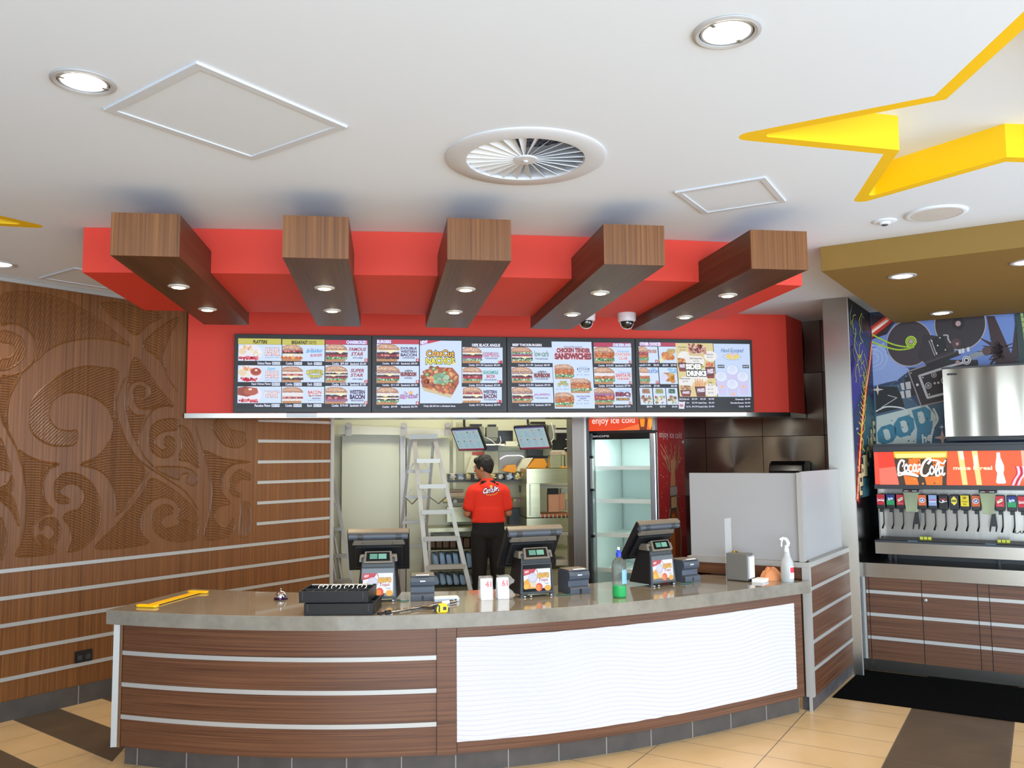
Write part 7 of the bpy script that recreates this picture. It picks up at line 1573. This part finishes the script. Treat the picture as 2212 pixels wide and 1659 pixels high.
# dark prep area right of the person
simple('dark_cupboard', 'dark cupboard under the trough right of the person', 'cupboard', [(1100, 1098, 1133, 1135)], M_BLACK, 9.6, .2)
t = W('heated_rail', 'grey rail with small coloured labels behind the person', 'rail', atY(1050, 1085, 9.64)); ybox(MB(), 957, 1075, 1138, 1087, 9.62, .05).build('rail_body', M_GB, t)
for x, cl in ((958, '#d2c86a'), (968, '#b89ab0'), (1109, '#c8c06a'), (1118, '#b890b8')): ybox(MB(), x, 1077.5, x + 7, 1084, 9.612, .01).build('rail_label', mat('lab' + cl, cl, .5), t)
for x in (983, 1131): c = atY(x, 1083, 9.6); q = MB(); q.lathe([(.022, 0), (.022, .02), (.001, .02)], c, 14, Matrix.Rotation(PI / 2, 3, 'X')); q.build('knob', M_ALU, t)
simple('box_stack', 'stack of flat cartons left of the person', 'cartons', [(973, 1058, 1002, 1063), (972, 1064, 1003, 1074, -.02)], mat('carton', '#a89a88', .7), 9.55, .15)
simple('navy_box', 'navy blue box on the shelf right of the person', 'box', [(1124, 1049, 1137, 1064)], mat('navy', '#1c2038', .4), 9.5, .1)
# bench and lower shelves
t = W('prep_bench', 'steel kitchen bench with undershelves behind the tall stepladder', 'bench', atY(1030, 1290, 9.5))
ybox(MB(), 925, 1137, 1134, 1150, 9.36, .44).build('bench_top', M_YST, t)
ybox(MB(), 966, 1095, 1023, 1128, 9.60, .2).build('bench_cabinet', M_YST, t)
ybox(MB(), 922, 1184, 1134, 1191, 9.36, .44).build('undershelf', M_YST, t)
ybox(MB(), 922, 1228, 1134, 1235, 9.36, .44).build('undershelf', M_YST, t)
ybox(MB(), 922, 1265, 1134, 1272, 9.36, .44).build('undershelf', M_YST, t)
for x in (925, 1127): ybox(MB(), x, 1150, x + 5, 1345, 9.38, .04).build('leg', M_ALU, t)
simple('dark_pans', 'dark pans stacked on the undershelf right of the person', 'pans', [(1143, 1162, 1198, 1181), (1150, 1197, 1200, 1224)], M_DGREY, 9.2, .3)
for r, lb_ in (((1201, 1208, 1229, 1222), 'white tray stack on the lower shelf by the steel pillar'),): simple('tray_stack', lb_, 'trays', [r], mat('white_tray', '#c8cac0', .4), 9.2, .3)
random.seed(31)
for k in range(7):
    x = 927 + k * 15; simple('brown_bag', 'brown paper bundle on the upper undershelf behind the ladder', 'paper bundle', [(x, 1160 + random.uniform(0, 4), x + 13, 1184)], mat('brown_paper', '#6f5644', .7), 9.5 + random.uniform(0, .05), .2, 'brown paper bundles', .012)
for row, (y0_, y1_) in enumerate(((1192, 1228), (1236, 1265))):
    for k in range(7):
        x = 930 + k * 14.5; pts = [(x + 4, y0_ + random.uniform(0, 5)), (x + 15, y0_ + random.uniform(2, 8)), (x + 20, y1_ - 2), (x + 8, y1_)]
        q = MB(); P_ = Q(9.46, pts); c = P_[3]; q.extrude(P_[::-1], (0, .2, 0)); tag(q.build('blue_bag', mat('blue_plastic_bag', '#a4c8ee', .35, bump=((30, 30, 30), .6)), None, bev=.02, shift=c), f'shiny blue plastic bag on the {"lower" if row else "middle"} undershelf behind the ladder', 'plastic bag', f'blue bags on the {"lower" if row else "middle"} undershelf')
# towel dispenser on the steel wall
c = hit(1706, 1030, (.714, .7, 0), 0.714 * s0.x + .7 * s0.y - .12); sdv = Vector((-.7, .714, 0)); nv = Vector((-.714, -.7, 0))
t = W('towel_dispenser', 'black paper towel dispenser on the steel tiled wall, above the frosted screen', 'dispenser', c)
q = MB(); pr = [(.118, -.2), (-.0, -.2), (-.10, -.2), (-.11, .06), (-.09, .12), (-.04, .152), (.118, .152)]
q.extrude([c + nv * (-a_) + sdv * -.17 + Vector((0, 0, b_)) for a_, b_ in [(-x, z) for x, z in []]] or [c + nv * (-x) - sdv * .165 + Vector((0, 0, z)) for x, z in pr], sdv * .33); q.build('cover', mat('black_gloss_plastic', '#101012', .2), t, bev=.012)

# ------------------------------------------------------------------ person (one continuous body; clothes and hair are children)
def union(name, parts, m, vox, parent, smooth=6, label=None):
    """merge tapered limbs and ellipsoids into one skin: parts = ('c', p, q, r0, r1[, flat]) or ('e', centre, (rx, ry, rz)[, matrix])"""
    bm = bmesh.new()
    for p in parts:
        if p[0] == 'e':
            M_ = Matrix.Translation(p[1]) @ (p[3].to_4x4() if len(p) > 3 else Matrix.Identity(4)) @ Matrix.Diagonal((*p[2], 1))
            bmesh.ops.create_uvsphere(bm, u_segments=20, v_segments=14, radius=1, matrix=M_)
        else:
            a, c, r0, r1 = Vector(p[1]), Vector(p[2]), p[3], p[4]; fl = p[5] if len(p) > 5 else 1; d = c - a
            Rq = d.to_track_quat('Z', 'Y').to_matrix().to_4x4() if len(p) < 6 else Matrix.Identity(4)
            Sc = Matrix.Diagonal((1, fl, 1, 1))
            if len(p) > 5: Rq = Matrix(((1, 0, d.x / d.z, 0), (0, 1, d.y / d.z, 0), (0, 0, 1, 0), (0, 0, 0, 1))) if d.z else Rq
            bmesh.ops.create_cone(bm, cap_ends=True, segments=20, radius1=r0, radius2=r1, depth=abs(d.z) if len(p) > 5 else d.length,
                                  matrix=Matrix.Translation((a + c) / 2) @ Rq @ Sc)
            for cc, rr in ((a, r0), (c, r1)):
                bmesh.ops.create_uvsphere(bm, u_segments=20, v_segments=12, radius=1, matrix=Matrix.Translation(cc) @ Matrix.Diagonal((rr, rr * fl, rr * (.35 if len(p) > 5 else 1), 1)))
    me = bpy.data.meshes.new(name); bm.to_mesh(me); bm.free(); o = bpy.data.objects.new(name, me); COL.objects.link(o)
    r = o.modifiers.new('r', 'REMESH'); r.mode = 'VOXEL'; r.voxel_size = vox; r.use_smooth_shade = True
    s_ = o.modifiers.new('s', 'SMOOTH'); s_.iterations = smooth; s_.factor = .5
    bpy.context.view_layer.update(); dg = bpy.context.evaluated_depsgraph_get(); nm = bpy.data.meshes.new_from_object(o.evaluated_get(dg))
    o.modifiers.clear(); o.data = nm; nm.materials.clear(); nm.materials.append(m)
    for f in nm.polygons: f.use_smooth = True
    o.parent = parent
    if label: o['label'] = label
    return o
pc = atY(1054, 1040, 9.02)
person = thing('person', 'person in red short-sleeved shirt and black trousers seen from behind, head turned left', 'person', (pc.x, 9.02, 0))
SKIN = mat('skin', '#a87452', .55); HAIR = mat('black_hair', '#100d0d', .6, bump=((60, 60, 200), .8))
hc = Vector((-.045, .015, 1.625)); Rh = rot(1.12) @ rot(-.10, 'X')      # head turned to the left, looking slightly down
def hp(x, y, z): return hc + Rh @ Vector((x, y, z))
BP = [('e', hc + Rh @ Vector((0, -.008, .025)), (.074, .092, .098), Rh), ('e', hp(0, .018, -.03), (.058, .070, .085), Rh), ('e', hp(0, .062, -.085), (.026, .022, .02), Rh),
      ('c', hp(0, .082, .012), hp(0, .103, -.022), .008, .013), ('e', hp(0, .088, -.055), (.022, .010, .006), Rh), ('e', hp(0, .086, -.068), (.020, .010, .006), Rh),
      ('e', hp(-.028, .078, .020), (.017, .010, .010), Rh), ('e', hp(.028, .078, .020), (.017, .010, .010), Rh), ('e', hp(0, .082, .038), (.045, .010, .007), Rh),
      ('e', hp(.076, -.005, -.005), (.010, .019, .032), Rh), ('e', hp(-.076, -.005, -.005), (.010, .019, .032), Rh),
      ('c', (0, -.005, 1.43), (-.025, .0, 1.57), .060, .056), ('c', (-.145, 0, 1.395), (.145, 0, 1.395), .052, .052), ('c', (0, 0, 1.12), (0, .0, 1.38), .145, .165, .62), ('c', (0, 0, .93), (0, 0, 1.12), .155, .145, .65)]
for s_ in (-1, 1):
    BP += [('c', (s_ * .155, 0, 1.375), (s_ * .218, .03, 1.150), .044, .038), ('c', (s_ * .222, .03, 1.150), (s_ * .150, .24, 1.10), .040, .027), ('c', (s_ * .150, .24, 1.10), (s_ * .135, .30, 1.10), .028, .030),
           ('c', (s_ * .085, 0, .92), (s_ * .095, .01, .50), .085, .055), ('c', (s_ * .095, .01, .50), (s_ * .10, -.03, .09), .052, .036), ('c', (s_ * .10, -.04, .045), (s_ * .115, .15, .035), .038, .032)]
    for k in range(4):
        b0_ = Vector((s_ * (.155 - k * .016), .325, 1.108 - k * .003)); b1_ = b0_ + Vector((-s_ * .004, .03 - abs(k - 1) * .003, -.012)); b2_ = b1_ + Vector((-s_ * .006, .012, -.024))
        BP += [('c', b0_, b1_, .0085, .008), ('c', b1_, b2_, .008, .007)]
    BP += [('c', (s_ * .112, .275, 1.10), (s_ * .095, .31, 1.088), .010, .009), ('c', (s_ * .095, .31, 1.088), (s_ * .105, .335, 1.078), .009, .0075)]
union('body', BP, SKIN, .0075, person, 4)
HP = [('e', hp(0, -.020, .038), (.087, .100, .100), Rh), ('e', hp(0, -.055, -.005), (.068, .050, .066), Rh), ('e', hp(0, .055, .085), (.062, .045, .040), Rh), ('e', hp(-.05, -.02, .04), (.036, .06, .06), Rh), ('e', hp(.055, -.01, .045), (.03, .055, .05), Rh)]
random.seed(2)
for k in range(26): a_ = random.uniform(0, 2 * PI); e_ = random.uniform(.2, 1.2); v = Vector((math.cos(a_) * math.cos(e_) * .075, math.sin(a_) * math.cos(e_) * .085 - .02, math.sin(e_) * .09 + .04)); HP.append(('e', hc + Rh @ v, (.022, .022, .022)))
union('hair', HP, HAIR, .008, person, 3)
SH = [('c', (0, 0, 1.075), (0, 0, 1.20), .180, .178, .70), ('c', (0, 0, 1.20), (0, 0, 1.385), .178, .180, .66), ('c', (-.150, 0, 1.385), (.150, 0, 1.385), .072, .072), ('c', (-.145, -.005, 1.40), (.0, -.005, 1.455), .058, .06), ('c', (.145, -.005, 1.40), (.0, -.005, 1.455), .058, .06), ('c', (0, -.01, 1.40), (-.01, -.005, 1.47), .115, .075)]
for s_ in (-1, 1): SH += [('c', (s_ * .165, 0, 1.37), (s_ * .207, .012, 1.225), .070, .062), ('c', (s_ * .165, -.045, 1.075), (s_ * .05, -.10, 1.085), .018, .02)]
M_SHIRT = mat('red_shirt_cloth', '#e02c14', .75, bump=((16, 16, 9), 1.0))
shirt = union('shirt', SH, M_SHIRT, .011, person, 4)
union('collar', [('c', (-.055, -.062, 1.475), (.05, -.064, 1.478), .022, .022), ('c', (-.055, -.062, 1.475), (-.075, .01, 1.478), .022, .018), ('c', (.05, -.064, 1.478), (.062, .01, 1.480), .022, .018), ('c', (.05, -.06, 1.462), (.10, -.05, 1.452), .016, .010), ('c', (-.055, -.06, 1.462), (-.09, -.05, 1.455), .016, .010)], mat('black_cloth', '#101012', .8), .006, person, 3)
for s_ in (-1, 1):
    q = MB(); c_ = Vector((s_ * .2075, .012, 1.185)); d_ = Vector((s_ * .05, .02, -.16)).normalized(); q.tube([c_ + d_ * -.002, c_ + d_ * .004],   .0665, 26, False); q.build('sleeve_piping', mat('black_cloth', '#101012'), person)
TR = [('c', (0, 0, .93), (0, 0, 1.085), .178, .168, .70)]
for s_ in (-1, 1): TR += [('c', (s_ * .088, 0, .93), (s_ * .098, .01, .50), .100, .076), ('c', (s_ * .098, .01, .50), (s_ * .10, -.02, .07), .076, .062)]
union('trousers', TR, mat('black_cloth', '#101012'), .011, person, 4)
for s_ in (-1, 1): union('shoe', [('c', (s_ * .10, -.05, .05), (s_ * .12, .18, .04), .046, .040), ('c', (s_ * .10, -.05, .012), (s_ * .12, .17, .012), .042, .040)], M_BLACK, .008, person, 2)
q = MB()
for s_ in (-1, 1):
    q.tube([hp(s_ * .028 + .020 * math.cos(a), .094, .018 + .015 * math.sin(a)) for a in np.linspace(0, 2 * PI, 17)], .0016, 6)
    q.tube([hp(s_ * .048, .094, .024), hp(s_ * .080, .06, .022), hp(s_ * .082, -.005, .018)], .0018, 6)
q.tube([hp(-.008, .094, .022), hp(.008, .094, .022)], .0016, 6); q.build('glasses', M_BLACK, person)
# logo on the back of the shirt, pressed onto the cloth
from mathutils.bvhtree import BVHTree
bv = BVHTree.FromObject(shirt, bpy.context.evaluated_depsgraph_get())
a = Art((-.075, -.3, 1.30), (.20, 0, 0), (0, 0, .158), (0, 0, 190, 150), .0004)
a.star(92, 24, 24, '#f0b428', 3); a.star(92, 24, 14, '#ffd75a', 4)
a.text("Carl's", 12, 40, 108, 92, '#ffffff', 6, .03, '#5a2a6a', .12, shear=.25, tilt=.25); a.text('Jr.', 112, 22, 172, 78, '#ffffff', 6, .03, '#5a2a6a', .12, shear=.25)
a.curve([(36, 100), (80, 106), (130, 98), (160, 78)], 8, '#e8a020', 3)
for i, v in enumerate(a.b.v):
    wv = v; lv = (-.3 - v.y) ; h_ = bv.ray_cast(Vector((v.x, -.5, v.z)), Vector((0, 1, 0)))
    if h_[0] is not None: a.b.v[i] = Vector((v.x, h_[0].y - .003 - lv, v.z))
a.b.build('shirt_logo', M_PRINT, person, shift=(0, 0, 0))
